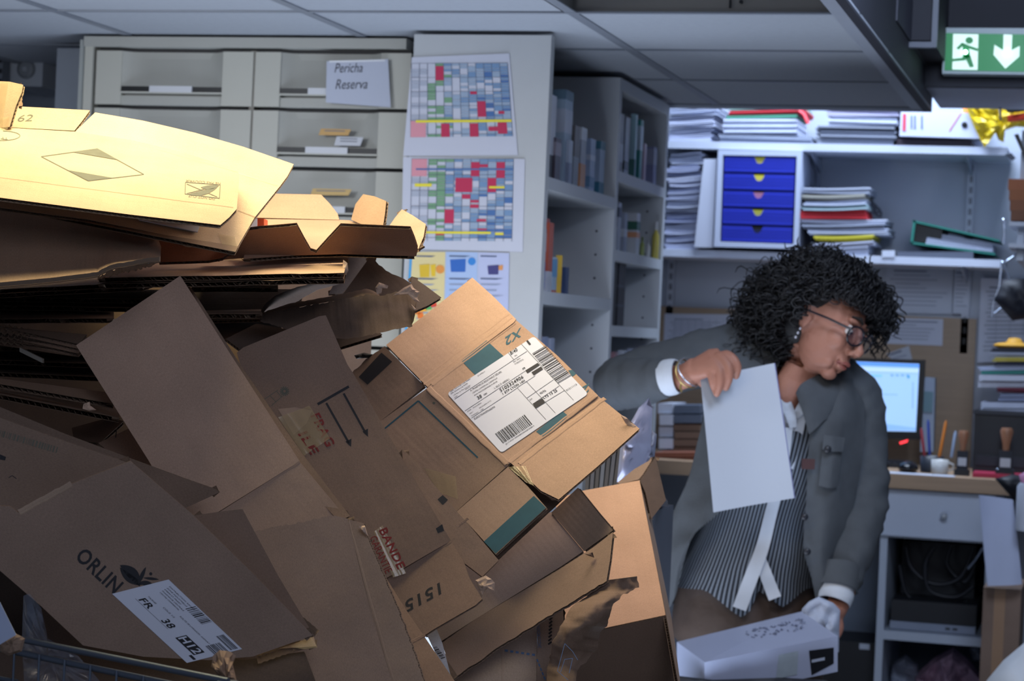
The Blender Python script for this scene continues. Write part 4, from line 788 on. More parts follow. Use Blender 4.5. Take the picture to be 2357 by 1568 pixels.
# ================================================================== THE PILE OF FLATTENED CARTONS
PK = '#b18f6c'; PKD = '#9c7b5b'; INKB = mat('#23242a', .7, .1, 60); INKG = mat('#5f6056', .8, .15, 80); TEAL = mat('#2d5766', .75, .12, 60); RED = mat('#7d2b2b', .75, .2, 70)
PLAB = mat('#c6ccdc', .55, .02, 8); TAPE = mat('#c9b48c', .12, .1, 12, alpha=.38, spec=.8)
def carton_root(name, p, label, cat='cardboard'): return thing(name, p, label, cat)
def simple(name, pts, plane, label, cat='cardboard', prints=None, parent=None, **k):
    b = MB(); pl = Plane(*plane); board(b, pts, pl, **k)
    if prints: prints(b, pl)
    o = b.build(name, parent)
    if parent is None: tag(o, label, cat)
    return o, pl
def tapeY(mb, pts, pl, off=.0012, amp=.0012, n=12):
    """clear tape strip lying on a panel, slightly rippled; pts = quad"""
    a, b_, c, d = pts; rows = []
    for i in range(n+1):
        u = i/n; row = []
        for j in range(4):
            v = j/3; x = (a[0]*(1-u)+b_[0]*u)*(1-v)+(d[0]*(1-u)+c[0]*u)*v; y = (a[1]*(1-u)+b_[1]*u)*(1-v)+(d[1]*(1-u)+c[1]*u)*v
            row.append(pl.p(x, y, off+amp*abs(noise.noise(V((x/6, y/6, 1))))))
        rows.append(row)
    mb.grid(rows, TAPE)
def clump(mb, pts, d, m, seed, bulge=.008, amp=.012): pillow(mb, pts, d, bulge, amp, m, 7, rings=4, seed=seed, smooth=False)
def fiberfill(px, py): return at(px, py, 3)
TORN = kraft('#c9a684', 0)
def barcode(mb, pl, p0, p1, h, m, seed, n=34, off=.001):
    """bars along p0->p1, each as long as the vector h (picture units)"""
    r_ = random.Random(seed); t = 0; tot = n*2.2
    while t < tot-2:
        w = r_.choice((1, 1, 2, 3)); q0 = t/tot; q1 = min(1, (t+w*.8)/tot); f = lambda q: (p0[0]+(p1[0]-p0[0])*q, p0[1]+(p1[1]-p0[1])*q)
        a, b_ = f(q0), f(q1); inkpoly(mb, [a, b_, (b_[0]+h[0], b_[1]+h[1]), (a[0]+h[0], a[1]+h[1])], pl, m, off); t += w+r_.choice((1, 1, 2))

# ---- backing cartons that carry the pile (dark, deep inside)
r = thing('big_carton', at(250, 1150, 3.62), 'large upright brown carton at the back holding up the flattened stack', 'box'); ORG[r.name].z = 0; r.location.z = 0
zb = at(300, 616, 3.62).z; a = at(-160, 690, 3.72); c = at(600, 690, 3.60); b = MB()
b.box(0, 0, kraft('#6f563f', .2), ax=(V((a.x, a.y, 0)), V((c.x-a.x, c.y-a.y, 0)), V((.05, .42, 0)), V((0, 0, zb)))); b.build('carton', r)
# ---- A  lower left face with the partial brand print
r = thing('printed_carton', at(300, 1500, 2.6), 'flattened brown carton with ORLIN print and white H12 label, lower left corner', 'cardboard')
plA = Plane((302, 1062, 2.58), (0, 1310, 2.56), (720, 1463, 2.638)); b = MB()
ptsA = [(-140, 1165), (0, 1165), (24, 1166), (42, 1180), (170, 1112), (300, 1062), (442, 1184), (582, 1320), (720, 1463), (581, 1512), (480, 1520), (330, 1512), (191, 1486), (96, 1397), (0, 1314), (-140, 1225)]
board(b, ptsA, plA, h='#8b7058', flute=((300, 1062), (720, 1463)), th=.006)
crease(b, (44, 1180), (165, 1114), plA, '#a08463', .006, .002)
Ax, Ay = (191, 1262), None
inktext(b, 'ORLIN', (172, 1284), (262, 1368), (196, 1258), plA, INKB, slant=.0)
# brand mark: two crossing leaves and a dot
def leaf(mb, pl, p, q, w0, w1, m, off=.0005):
    n_ = 10; L = math.hypot(q[0]-p[0], q[1]-p[1]); nx, ny = -(q[1]-p[1])/L, (q[0]-p[0])/L; up_ = []; dn = []
    for i in range(n_+1):
        t = i/n_; s_ = math.sin(math.pi*t)**.8; x, y = p[0]+(q[0]-p[0])*t, p[1]+(q[1]-p[1])*t; up_.append((x+nx*s_*w0, y+ny*s_*w0)); dn.append((x-nx*s_*w1, y-ny*s_*w1))
    for i in range(n_): inkpoly(mb, [up_[i], up_[i+1], dn[i+1], dn[i]], pl, m, off)
leaf(b, plA, (276, 1301), (322, 1350), 5, 20, INKB); leaf(b, plA, (276, 1306), (330, 1346), 16, 2, INKB); leaf(b, plA, (336, 1305), (318, 1346), 5, 4, INKB, .0007); leaf(b, plA, (330, 1330), (366, 1334), 3, 3, INKB, .0007); leaf(b, plA, (322, 1340), (352, 1346), 6, 6, INKB, .0007)
inkpoly(b, [(347+4*math.cos(k), 1321+4*math.sin(k)) for k in range(6)], plA, INKB)
b.build('front_panel', r)
b = MB(); LQ = lambda u, v: ((258*(1-u)+388*u)*(1-v)+(430*(1-u)+557*u)*v, (1367*(1-u)+1334*u)*(1-v)+(1526*(1-u)+1494*u)*v)
b.prism([plA.p(*LQ(u, v), .0010) for u, v in ((0, 0), (1, 0), (1, 1), (0, 1))], plA.n*-.0006, PLAB)
def LI(pts, o=.0014): inkpoly(b, [LQ(*p) for p in pts], plA, INKB, o)
def LT(s_, u0, v0, u1, v1, ut, vt, m=INKB, o=.0014): inktext(b, s_, LQ(u0, v0), LQ(u1, v1), LQ(ut, vt), plA, m, o)
LT('FR', .28, .14, .28, .28, .40, .14); LT('38', .28, .44, .28, .56, .41, .44); LI([(.25, .12), (.255, .12), (.255, .56), (.25, .56)])
LI([(.22, .68), (.42, .68), (.42, .93), (.22, .93)]); LT('H12', .255, .69, .255, .92, .40, .69, PLAB, .0018); LI([(.14, .92), (.19, .92), (.19, .985), (.14, .985)])
for k, (tx, v1) in enumerate((('DISTRIBUTION SANTE', .42), ('ZONE INDUSTRIELLE', .36), ('69800 ST PRIEST', .32), ('PHARMACIE CENTRALE', .40), ('CENTRE COMMERCIAL', .38))): LT(tx, .90-.055*k, .08+.01*k, .90-.055*k, v1, .925-.055*k, .08+.01*k)
LT('TOURNEE', .45, .13, .45, .24, .48, .13); LT('COLIS 1/2', .50, .3, .50, .45, .53, .3); LT('ROUTE 38 LIVRAISON', .60, .45, .60, .72, .63, .45); LT('DEPART 0700', .60, .74, .60, .92, .625, .74)
barcode(b, plA, LQ(.80, .38), LQ(.80, .62), tuple(LQ(.98, .38)[i]-LQ(.80, .38)[i] for i in (0, 1)), INKB, 5, 20, .0014)
barcode(b, plA, LQ(.52, .86), LQ(.78, .86), tuple(LQ(.52, .99)[i]-LQ(.52, .86)[i] for i in (0, 1)), INKB, 6, 18, .0014); barcode(b, plA, LQ(.82, .78), LQ(.97, .78), tuple(LQ(.82, .98)[i]-LQ(.82, .78)[i] for i in (0, 1)), INKB, 8, 12, .0014)
tag(b.build('address_label', r), 'white address label reading FR 38 H12')
b = MB(); board(b, [(446, 1187), (505, 1178), (558, 1172), (640, 1325), (724, 1466), (600, 1360)], Plane((446, 1187, 2.66), (558, 1172, 2.68), (722, 1462, 2.675)), h='#7d634d', flute=((558, 1172), (722, 1466))); b.build('rear_flap', r)
b = MB(); tapeY(b, [(668, 1490), (716, 1466), (732, 1492), (700, 1496)], Plane((668, 1490, 2.652), (716, 1466, 2.652), (732, 1492, 2.64))); board(b, [(590, 1512), (722, 1466), (728, 1488), (640, 1494)], Plane((590, 1512, 2.66), (722, 1466, 2.66), (728, 1490, 2.65)), h='#a88a68', th=.003); b.build('taped_bottom_fold', r)
# ---- B  dark carton behind it, upper left
r = thing('double_wall_carton', at(0, 1150, 2.8), 'dark brown carton with long double fluted edge and faded barcode at the left edge', 'cardboard')
plB = Plane((302, 1066, 2.74), (0, 962, 2.72), (0, 1165, 2.73)); b = MB()
board(b, [(-170, 890), (-60, 930), (0, 962), (150, 1016), (302, 1068), (165, 1116), (45, 1190), (-170, 1250)], plB, h='#856c54', flute=((0, 962), (302, 1068)), th=.006)
barcode(b, plB, (2, 990), (136, 1030), (-4, 14), INKG, 3, 40, .0005); inkpoly(b, [(0, 1046), (14, 1052), (12, 1060), (0, 1058)], plB, INKB); inkline(b, (20, 1100), (28, 1095), 1.5, plB, INKB); inkline(b, (28, 1095), (38, 1102), 1.5, plB, INKB)
b.build('front_panel', r)
b = MB(); board(b, [(-170, 862), (-60, 905), (0, 938), (150, 1000), (300, 1056), (420, 1100), (500, 1128), (505, 1134), (426, 1170), (330, 1108), (290, 1080), (-170, 960)], Plane((0, 938, 2.80), (505, 1134, 2.80), (0, 1150, 2.80)), h='#7c644e', flute=((0, 938), (505, 1134)), th=.006); b.build('rear_panel', r)
# ---- C  tall plain carton
r = thing('plain_carton', at(500, 1200, 2.9), 'tall plain brown flattened carton leaning in the middle of the pile, corner pointing up', 'cardboard')
plC = Plane((175, 795, 2.94), (415, 635, 2.975), (690, 1060, 2.92)); b = MB()
board(b, [(175, 795), (415, 635), (545, 838), (690, 1062), (500, 1180), (425, 1220), (345, 1065)], plC, h='#b08c6c', flute=((175, 795), (345, 1065)), th=.006); b.build('upper_panel', r)
plC2 = Plane((690, 1062, 2.92), (500, 1180, 2.90), (790, 1184, 2.905)); b = MB()
board(b, [(500, 1180.5), (690, 1063), (792, 1186), (820, 1235), (700, 1330), (560, 1330), (420, 1222)], plC2, h='#a98767', flute=((690, 1063), (792, 1186)), th=.006); crease(b, (500, 1181), (690, 1064), plC2, '#a98767', .004, .0012); b.build('lower_panel', r)
b = MB(); board(b, [(195, 800), (417, 637), (441, 664), (560, 850), (700, 1050), (806, 1188), (780, 1200), (500, 900), (300, 900)], Plane((195, 800, 2.985), (441, 664, 3.035), (800, 1180, 2.905)), h='#86694f', flute=((441, 664), (700, 1050)), th=.006); b.build('rear_panel', r)
simple('brown_carton_corner', [(226, 1020), (300, 985), (360, 975), (420, 1110), (345, 1180), (300, 1080)], ((226, 1020, 3.03), (340, 985, 3.06), (345, 1180, 2.99)), 'small brown carton corner showing left of the tall plain carton', h='#8a6b50', prints=lambda b, pl: (inkline(b, (258, 1000), (268, 992), 2, pl, INKB), inkline(b, (268, 992), (266, 1008), 2, pl, INKB)))
simple('dark_carton_flap', [(165, 985), (255, 960), (285, 970), (230, 1020), (170, 1012)], ((165, 985, 3.1), (255, 960, 3.12), (230, 1020, 3.06)), 'dark carton flap with a round mark in the gap at the left', h='#6b5340')
# ---- D  torn carton in the lower middle
r = thing('torn_edge_carton', at(750, 1568, 2.75), 'large brown carton with a torn wavy top edge in the lower middle', 'cardboard')
plD = Plane((590, 1222, 2.81), (770, 1187, 2.81), (870, 1568, 2.76)); b = MB()
board(b, jag([(540, 1240), (590, 1222), (770, 1187), (800, 1194), (850, 1400), (925, 1640), (420, 1640), (470, 1400)], {0, 1}, 2.5, 7), plD, h='#a08062', flute=((770, 1187), (900, 1568)))
b.build('front_panel', r)
b = MB(); plD2 = Plane((800, 1194, 2.81), (838, 1206, 2.80), (925, 1640, 2.75))
board(b, jag([(797, 1194), (838, 1206), (846, 1238), (872, 1300), (915, 1400), (952, 1500), (1000, 1640), (925, 1640), (850, 1400)], {1, 2, 3, 4, 5}, 1.5, 6), plD2, h='#b08d68', flute=((800, 1194), (900, 1500))); crease(b, (802, 1200), (905, 1570), plD2, '#b08d68', .003, .002); b.build('side_flap', r)
b = MB(); clump(b, [(826, 1212), (840, 1210), (848, 1236), (835, 1226)], 2.79, TORN, 31, .002, .004); b.build('torn_liner', r)
# ---- E  carton with arrows, fragile tape, 15159
r = thing('arrow_print_carton', at(1000, 1440, 2.95), 'brown carton with two printed arrows, red fragile tape remnants and number 15159', 'cardboard')
plE = Plane((545, 812, 3.04), (755, 728, 3.06), (1038, 1245, 2.985)); b = MB(); PE = '#8f7056'
board(b, [(545, 812), (560, 800), (735, 728), (750, 726), (800, 840), (812, 858), (905, 1020), (1038, 1245), (905, 1322), (862, 1347), (790, 1330), (700, 1200), (600, 1000)], plE, h=PE, flute=((755, 728), (1038, 1245)))
inkline(b, (731, 931), (803, 890), 6, plE, INKB); inkline(b, (751, 928), (803, 1020), 5, plE, INKB); inkline(b, (791, 906), (842, 998), 5, plE, INKB)
for q in (((795, 1017), (809, 1010), (808, 1029)), ((834, 994), (847, 987), (847, 1006))): inkpoly(b, q, plE, INKB)
for k in range(14): a_ = k*math.pi/7; inkline(b, (655+3*math.cos(a_), 901+3*math.sin(a_)), (655+11*math.cos(a_), 901+11*math.sin(a_)), 2.6, plE, INKG)
for p, q in (((608, 920), (640, 898)), ((625, 934), (650, 912)), ((612, 926), (622, 938)), ((622, 912), (636, 926)), ((636, 900), (648, 914))): inkline(b, p, q, 1.4, plE, INKG)
inkpoly(b, [(1003, 1217), (1018, 1207), (1022, 1222), (1008, 1228)], plE, INKB)
b.build('upper_panel', r)
plE3 = Plane((1038, 1246, 2.985), (905, 1323, 2.98), (1050, 1420, 2.93)); b = MB()
board(b, [(905, 1323), (1038, 1246), (1066, 1290), (1080, 1330), (1110, 1379), (1095, 1393), (1000, 1448), (977, 1463), (900, 1500), (860, 1340)], plE3, h='#8c6d54', flute=((1038, 1246), (1110, 1379))); crease(b, (906, 1322), (1038, 1247), plE3, '#8c6d54', .004, .0014)
inktext(b, '15159', (1012, 1342), (908, 1398), (1016, 1368), plE3, INKB)
b.build('lower_panel', r)
# remnants of printed clear tape
b = MB()
for s_, p0, p1, pt, pl_ in (('FRAG', (715, 958), (752, 1030), (735, 950), plE), ('ILE', (686, 1000), (716, 1048), (706, 992), plE), (None,)*5, ('BANDE', (872, 1222), (916, 1312), (890, 1214), plE), ('GARANTIE', (850, 1240), (888, 1322), (866, 1232), plE)):
    if s_ is None: tapeY(b, [(640, 962), (712, 935), (760, 1010), (700, 1050)], plE, .0011, .004); tag(b.build('fragile_tape', r), 'clear tape scrap with red lettering'); b = MB(); continue
    inktext(b, s_, p0, p1, pt, pl_, RED, .0016)
tapeY(b, [(860, 1225), (880, 1210), (935, 1320), (905, 1330)], plE, .001, .001)
tag(b.build('fragile_tape', r), 'clear tape strip with red words BANDE GARANTIE')
b = MB(); inkpoly(b, [(640, 942), (680, 938), (718, 946), (706, 975), (676, 1002), (660, 975)], plE, mat('#9c8474', .7, .2, 40), .0009); b.build('torn_paper_patch', r)
# ---- E2 narrow carton in front
r = simple('narrow_dark_carton', [(840, 1240), (873, 1305), (932, 1400), (1048, 1570), (1090, 1640), (900, 1640), (830, 1400)], ((873, 1305, 2.93), (1048, 1570, 2.85), (900, 1500, 2.86)), 'narrow dark brown carton wedged right of the torn-edged carton', h='#86684f', flute=((873, 1305), (1048, 1570)), prints=lambda b, pl: crease(b, (932, 1486), (978, 1462), pl, '#86684f', .004, .0013))
# ---- F
simple('dark_square_carton', [(925, 1035), (940, 1046), (1051, 1177), (1085, 1215), (1148, 1290), (1110, 1328), (1060, 1290), (930, 1090)], ((930, 1040, 3.06), (1148, 1290, 3.0), (1000, 1200, 3.02)), 'brown carton edge with one black square, between arrow and label cartons', h='#8f7158', flute=((940, 1046), (1148, 1290)), prints=lambda b, pl: (inkpoly(b, [(1007, 1150), (1019, 1140), (1031, 1151), (1019, 1163)], pl, INKB), crease(b, (1052, 1212), (1078, 1194), pl, '#8f7158', .003, .001)))
# ---- G  labelled carton
r = thing('labelled_carton', at(1150, 1200, 3.1), 'opened tan carton with big white shipping label and teal printed blocks', 'cardboard')
plG = Plane((984, 892, 3.22), (1188, 737, 3.30), (1169, 1070, 3.12)); GK = '#b58d64'; b = MB()
board(b, [(984, 892), (1188, 737), (1282, 818), (1377, 911), (1169, 1070), (1075, 985)], plG, h=GK, flute=((1188, 737), (1377, 911)), th=.005)
inkpoly(b, [(1061, 830), (1120, 784), (1160, 821), (1096, 866)], plG, TEAL); inkpoly(b, [(1234, 994), (1294, 946), (1308, 958), (1251, 1007)], plG, TEAL); inkpoly(b, [(1308, 853), (1317, 852), (1326, 861), (1317, 868)], plG, TEAL)
inktext(b, 'X2', (1200, 754), (1163, 777), (1200, 775), plG, TEAL); inktext(b, '2', (1357, 883), (1340, 892), (1355, 903), plG, TEAL)
crease(b, (985, 893), (1168, 1068), plG, GK, .008, .003); crease(b, (994, 886), (1184, 743), plG, GK, .006, .0022); crease(b, (1172, 1064), (1370, 912), plG, GK, .006, .002)
b.build('main_panel', r)
b = MB(); Q = lambda u, v: ((1029*(1-u)+1229*u)*(1-v)+(1154*(1-u)+1354*u)*v, (907*(1-u)+775*u)*(1-v)+(1044*(1-u)+908*u)*v)
rc = []
for cu, cv, a0_ in ((.03, .04, 180), (.97, .04, 270), (.97, .96, 0), (.03, .96, 90)):
    for k in range(5): a_ = math.radians(a0_+k*22.5); rc.append((cu+.03*math.cos(a_), cv+.04*math.sin(a_)))
b.prism([plG.p(*Q(u, v), .0012) for u, v in rc], plG.n*-.0008, PLAB)
def LR(u0, v0, u1, v1, o=.0015): inkpoly(b, [Q(u0, v0), Q(u1, v0), Q(u1, v1), Q(u0, v1)], plG, INKB, o)
def TX(s_, u0, v, u1, h, m=INKB): inktext(b, s_, Q(u0, v), Q(u1, v), Q(u0, v-h), plG, m, .0015)
b.build('label_sheet', r); LAB = b
b = MB()
def Zp(x, y): return (850+x/2.9585, 620+y/2.9585)
def fz(pts, o=.0016): inkpoly(b, [Zp(*p) for p in pts], plG, INKB, o)
def lz(p, q, w=3, o=.0016): inkline(b, Zp(*p), Zp(*q), w/2.96, plG, INKB, o)
fz([(1062, 694), (1146, 642), (1163, 657), (1078, 714)]); fz([(1105, 706), (1170, 666), (1184, 686), (1120, 728)]); fz([(1113, 920), (1178, 884), (1198, 914), (1133, 954)])
lq = lambda p, q: inkline(b, (1020+p[0]/4.9, 740+p[1]/4.9), (1020+q[0]/4.9, 740+q[1]/4.9), .8, plG, INKB, .0016)
for p, q in (((735, 360), (798, 440)), ((880, 260), (1470, 895)), ((798, 440), (945, 345)), ((130, 885), (798, 440)), ((245, 1018), (925, 568)), ((320, 1098), (835, 760)), ((835, 755), (1160, 1115)), ((940, 685), (1265, 1040)), ((835, 755), (1040, 620)), ((945, 872), (1245, 665)), ((1010, 940), (1310, 735)), ((1150, 920), (1370, 785))): lq(p, q)
def tz(s_, p0, p1, pt): inktext(b, s_, Zp(*p0), Zp(*p1), Zp(*pt), plG, INKB, .0016)
for t_ in (('A: PHARMACIE REGIONALE DELARL', (690, 838), (905, 705), (685, 826)), ('CENTRE COMMERCIAL CARREFOUR', (705, 853), (875, 748), (700, 845)), ('RN42 MONTEGERMOISE M MEYER', (718, 868), (875, 771), (713, 860)), ('38', (742, 893), (770, 876), (731, 872)), ('080', (782, 866), (804, 853), (777, 856)),
    ('L ISLE D ABEAU', (855, 820), (955, 757), (849, 809)), ('5105324906', (895, 842), (1052, 745), (884, 821)), ('1 ETP LYON 14H', (912, 860), (1062, 768), (904, 846)), ('FR', (1048, 690), (1066, 679), (1042, 679)), ('EUROTRANSPHARMA', (718, 1030), (860, 945), (712, 1018)), ('ZONE', (670, 978), (695, 962), (666, 971)), ('PALIDORPIA', (708, 953), (765, 918), (704, 946)),
    ('DELIPHARM 19 TX', (750, 955), (832, 902), (746, 948)), ('010217', (685, 993), (710, 978), (681, 986)), ('STANDARD', (697, 1008), (745, 980), (693, 1001)), ('100', (762, 968), (780, 958), (758, 961)), ('DPL Services Log Sante', (555, 842), (690, 752), (551, 834)), ('DPL Services Log Amilly', (558, 857), (672, 783), (554, 849)), ('118 Rue du Marechal Juin', (575, 868), (690, 796), (571, 861)), ('AMILLY', (655, 828), (690, 806), (652, 822)), ('45200', (582, 882), (602, 869), (578, 876)), ('Z.I AMILLY', (740, 735), (790, 703), (736, 728))): tz(*t_)
tz('1', (1090, 522), (1102, 515), (1068, 493)); tz('8/40', (965, 588), (1012, 560), (955, 566)); tz('PV', (995, 600), (1010, 591), (989, 593)); tz('Ref. client', (985, 640), (1030, 612), (979, 632)); tz('0108237215', (993, 655), (1052, 622), (987, 647))
tz('4696', (1165, 858), (1206, 835), (1155, 845)); tz('LYS 15 25', (1190, 888), (1282, 835), (1180, 873)); tz('01211112', (1345, 835), (1416, 792), (1338, 825)); tz('IDM', (1095, 900), (1112, 890), (1090, 892))
barcode(b, plG, Zp(1110, 578), Zp(1290, 790), (30.5, -18.3), INKB, 21, 36, .0016)
barcode(b, plG, Zp(857, 1124), Zp(1060, 992), (18.6, 22.6), INKB, 23, 40, .0016); tz('JD 013033 4990088430042810008 0', (930, 1200), (1125, 1072), (925, 1193))
b.build('label_print', r)
plGt = Plane((984, 892, 3.22), (1188, 735, 3.30), (889, 794, 3.33)); b = MB()
board(b, [(889, 794), (990, 716), (1087, 639), (1135, 682), (1188, 735), (1182, 743), (984, 891)], plGt, h='#b88f63', flute=((889, 794), (984, 892)))
for f in (.03, .06, .10): crease(b, (984-95*f*3, 892-98*f*3+2), (1186-100*f*2.6, 735-97*f*2.6+4), plGt, '#b88f63', .003, .0009) if f < .08 else None
b.build('top_flap', r)
plGr = Plane((1175, 1068, 3.12), (1377, 912, 3.20), (1472, 987, 3.15)); b = MB()
board(b, [(1177, 1067), (1377, 912), (1430, 955), (1472, 987), (1380, 1070), (1286, 1150), (1245, 1130)], plGr, h='#bb9163', flute=((1377, 912), (1472, 987))); crease(b, (1195, 1068), (1392, 917), plGr, '#bb9163', .006, .0022)
b.build('side_flap', r); b = MB(); clump(b, [(1428, 955), (1440, 960), (1473, 988), (1466, 994), (1440, 975)], 3.155, TORN, 41, .002, .004); clump(b, [(1244, 1130), (1262, 1134), (1288, 1152), (1270, 1152)], 3.11, TORN, 42, .003, .004); b.build('frayed_corner', r)
plGl = Plane((984, 893, 3.22), (1169, 1071, 3.12), (860, 1000, 3.22)); b = MB()
board(b, [(984, 893), (1169, 1072), (1051, 1177), (920, 1240), (760, 1060), (800, 985), (868, 975)], plGl, h='#a98560', flute=((984, 893), (1169, 1072)))
inkline(b, (870, 1000), (963, 923), 3.5, plGl, TEAL); inkline(b, (963, 923), (1100, 1054), 3.5, plGl, TEAL); inkpoly(b, [(995, 928), (999, 932), (1003, 928), (998, 925)], plGl, INKG)
b.build('left_panel', r)
b = MB(); plGs = Plane((984, 893, 3.235), (868, 975, 3.235), (889, 797, 3.30))
board(b, jag([(885, 797), (978, 889), (868, 975), (800, 985), (780, 900), (815, 852), (850, 822)], {5, 6}, 2, 8), plGs, h='#8f7154', flute=((885, 797), (978, 889)))
inkpoly(b, [(826, 868), (878, 812), (903, 833), (846, 886)], plGs, INKB); b.build('upper_left_flap', r)
b = MB(); plGb = Plane((1169, 1073, 3.12), (1051, 1178, 3.11), (1258, 1169, 3.06))
board(b, [(1051, 1178), (1169, 1075), (1215, 1120), (1258, 1169), (1200, 1222), (1141, 1277), (1100, 1230)], plGb, h='#aa8765', flute=((1169, 1075), (1258, 1169)), hb='#8a6b4c')
inkpoly(b, [(1114, 1247), (1229, 1142), (1257, 1169), (1141, 1275)], plGb, TEAL); b.build('bottom_flap', r)
b = MB(); board(b, [(1085, 1010), (1250, 960), (1380, 1062), (1284, 1158), (1262, 1178), (1146, 1287), (1055, 1190)], Plane((1169, 1075, 3.165), (1286, 1158, 3.13), (1146, 1287, 3.075)), h='#6f563f'); b.build('rear_panel', r)  # dark backing board added where the gaps between the flaps lie in shade
b = MB(); tapeY(b, [(975, 1078), (1050, 1098), (1055, 1150), (1010, 1135)], plGl, .0012, .003); b.build('tape_flap', r); b = MB(); tapeY(b, [(1170, 1076), (1210, 1074), (1230, 1120), (1212, 1112)], plGb, .0012, .002); b.build('tape_flap', r)
# ---- H  open tray carton lower right
r = thing('open_shallow_carton', at(1250, 1500, 3.1), 'open shallow brown carton lying under the labelled carton, inside facing up', 'cardboard')
HK = '#a28266'
def add(nm, pts, pln, h=HK, root=None, **k):
    b = MB(); pl = Plane(*pln); board(b, pts, pl, h=h, **k); return b.build(nm, root or r), pl
add('floor_panel', [(1040, 1300), (1090, 1240), (1268, 1179), (1343, 1269), (1290, 1305), (1095, 1425), (1010, 1480), (995, 1420)], ((1268, 1179, 3.24), (1343, 1269, 3.14), (1010, 1480, 3.10)), h='#a68a72', flute=((1268, 1179), (1343, 1269)), wash=.6)
add('end_flap', [(1269, 1180), (1330, 1123), (1380, 1185), (1411, 1221), (1344, 1269)], ((1269, 1180, 3.235), (1330, 1123, 3.20), (1344, 1269, 3.135)), h='#aa8a66', flute=((1269, 1180), (1344, 1269)), wash=.5)
o_, plH = add('front_wall', jag([(1017, 1480), (1095, 1425), (1285, 1312), (1363, 1262), (1411, 1225), (1404, 1290), (1396, 1338), (1285, 1405), (1160, 1482), (1044, 1562)], {6, 7, 8}, 1.6, 10), ((1017, 1480, 3.09), (1411, 1225, 3.05), (1044, 1562, 3.03)), h='#96775b', flute=((1044, 1562), (1396, 1338)))
b = MB(); clump(b, [(1346, 1276), (1364, 1272), (1368, 1284), (1356, 1280)], 3.03, kraft('#6e553f', 0), 51, .002, .006); b.build('crushed_corner', r)
b = MB(); clump(b, [(1094, 1336), (1118, 1325), (1132, 1334), (1139, 1342), (1138, 1360), (1128, 1348), (1114, 1364), (1108, 1378)], 2.98, TORN, 33, .004, .008); tag(b.build('torn_paper_scrap'), 'small torn scrap of pale kraft paper on the shallow carton edge', 'paper')
# ---- I torn strip, J dashed carton
r = thing('torn_strip_carton', at(1330, 1568, 2.95), 'curled torn strip of cardboard pointing to the right below the shallow carton', 'cardboard'); b = MB(); rows = []
L_ = [(1396, 1335), (1352, 1372), (1318, 1395), (1296, 1432), (1272, 1480), (1262, 1530), (1255, 1600)]; R_ = [(1466, 1328), (1470, 1352), (1438, 1368), (1411, 1391), (1398, 1440), (1378, 1462), (1376, 1495), (1328, 1545), (1322, 1600)]
def resamp(pts, n):
    d = [0]
    for i in range(1, len(pts)): d.append(d[-1]+math.hypot(pts[i][0]-pts[i-1][0], pts[i][1]-pts[i-1][1]))
    out = []
    for k in range(n):
        t = d[-1]*k/(n-1); i = max(j for j in range(len(d)) if d[j] <= t+1e-9); i = min(i, len(d)-2); f = (t-d[i])/(d[i+1]-d[i]); out.append((pts[i][0]+(pts[i+1][0]-pts[i][0])*f, pts[i][1]+(pts[i+1][1]-pts[i][1])*f))
    return out
def warped(mb, Lp, Rp, dfun, h, th=.004, n=44, m=14, tear=2.0, wash=.4, hb=None, tearL=True):
    Lq, Rq = resamp(Lp, n), resamp(Rp, n); F_ = []; mk = kraft(h, wash)
    for i in range(n):
        a_, c_ = Lq[i], Rq[i]; a_ = (a_[0]+(rnd.uniform(-tear, tear) if tearL else 0), a_[1]+(rnd.uniform(-tear, tear) if tearL else 0)); c_ = (c_[0]+rnd.uniform(-tear, tear), c_[1]+rnd.uniform(-tear, tear)); row = []
        for j in range(m+1): u = j/m; x, y = a_[0]*(1-u)+c_[0]*u, a_[1]*(1-u)+c_[1]*u; row.append(at(x, y, dfun(x, y, u, i/(n-1))))
        F_.append(row)
    uvf = lambda i, j: (i*.006, j*.006)
    mb.grid(F_, mk, uv=uvf); Bk = [[p+FW*th for p in q] for q in F_]; mb.grid(Bk, kraft(hb or h, wash), uv=uvf); ed = kraft('#b8946c', 0)
    mb.grid([[q[0] for q in F_], [q[0] for q in Bk]], ed); mb.grid([[q[-1] for q in F_], [q[-1] for q in Bk]], ed); mb.grid([F_[0], Bk[0]], ed); mb.grid([F_[-1], Bk[-1]], ed)
warped(b, L_, R_, lambda x, y, u, v: 3.0-.05*v+.02*math.sin(v*9+u*2)-.025*math.sin(u*math.pi)+.006*noise.noise(V((x/14, y/14, 0))), '#86694f')
b.build('curled_strip', r); plI = Plane((1300, 1490, 2.915), (1330, 1490, 2.915), (1310, 1540, 2.905)); b = MB(); bl = mat('#5f7da8', .7)
for p, q in (((1300, 1482), (1318, 1500)), ((1300, 1482), (1283, 1545)), ((1283, 1545), (1308, 1566)), ((1318, 1500), (1330, 1520)), ((1300, 1518), (1318, 1516)), ((1300, 1518), (1290, 1548)), ((1318, 1516), (1310, 1550))): inkline(b, p, q, 1.2, plI, bl)
b.build('blue_printed_outline', r)
r = thing('dashed_print_carton', at(1180, 1568, 3.1), 'pale brown carton with blue dashed print at the bottom edge under the shallow carton', 'cardboard')
def pj(b, pl):
    for k in range(6): inkline(b, (1162+k*12.5, 1498+k*1.9), (1169+k*12.5, 1499+k*1.9), 5, pl, bl)
    crease(b, (1156, 1494), (1158, 1600), pl, '#b0957c', .003, .001)
b = MB(); pl = Plane((1044, 1562, 3.12), (1234, 1450, 3.16), (1234, 1620, 3.08)); board(b, [(1030, 1560), (1120, 1500), (1236, 1440), (1234, 1640), (1030, 1640)], pl, h='#b39a82'); pj(b, pl); b.build('front_panel', r)
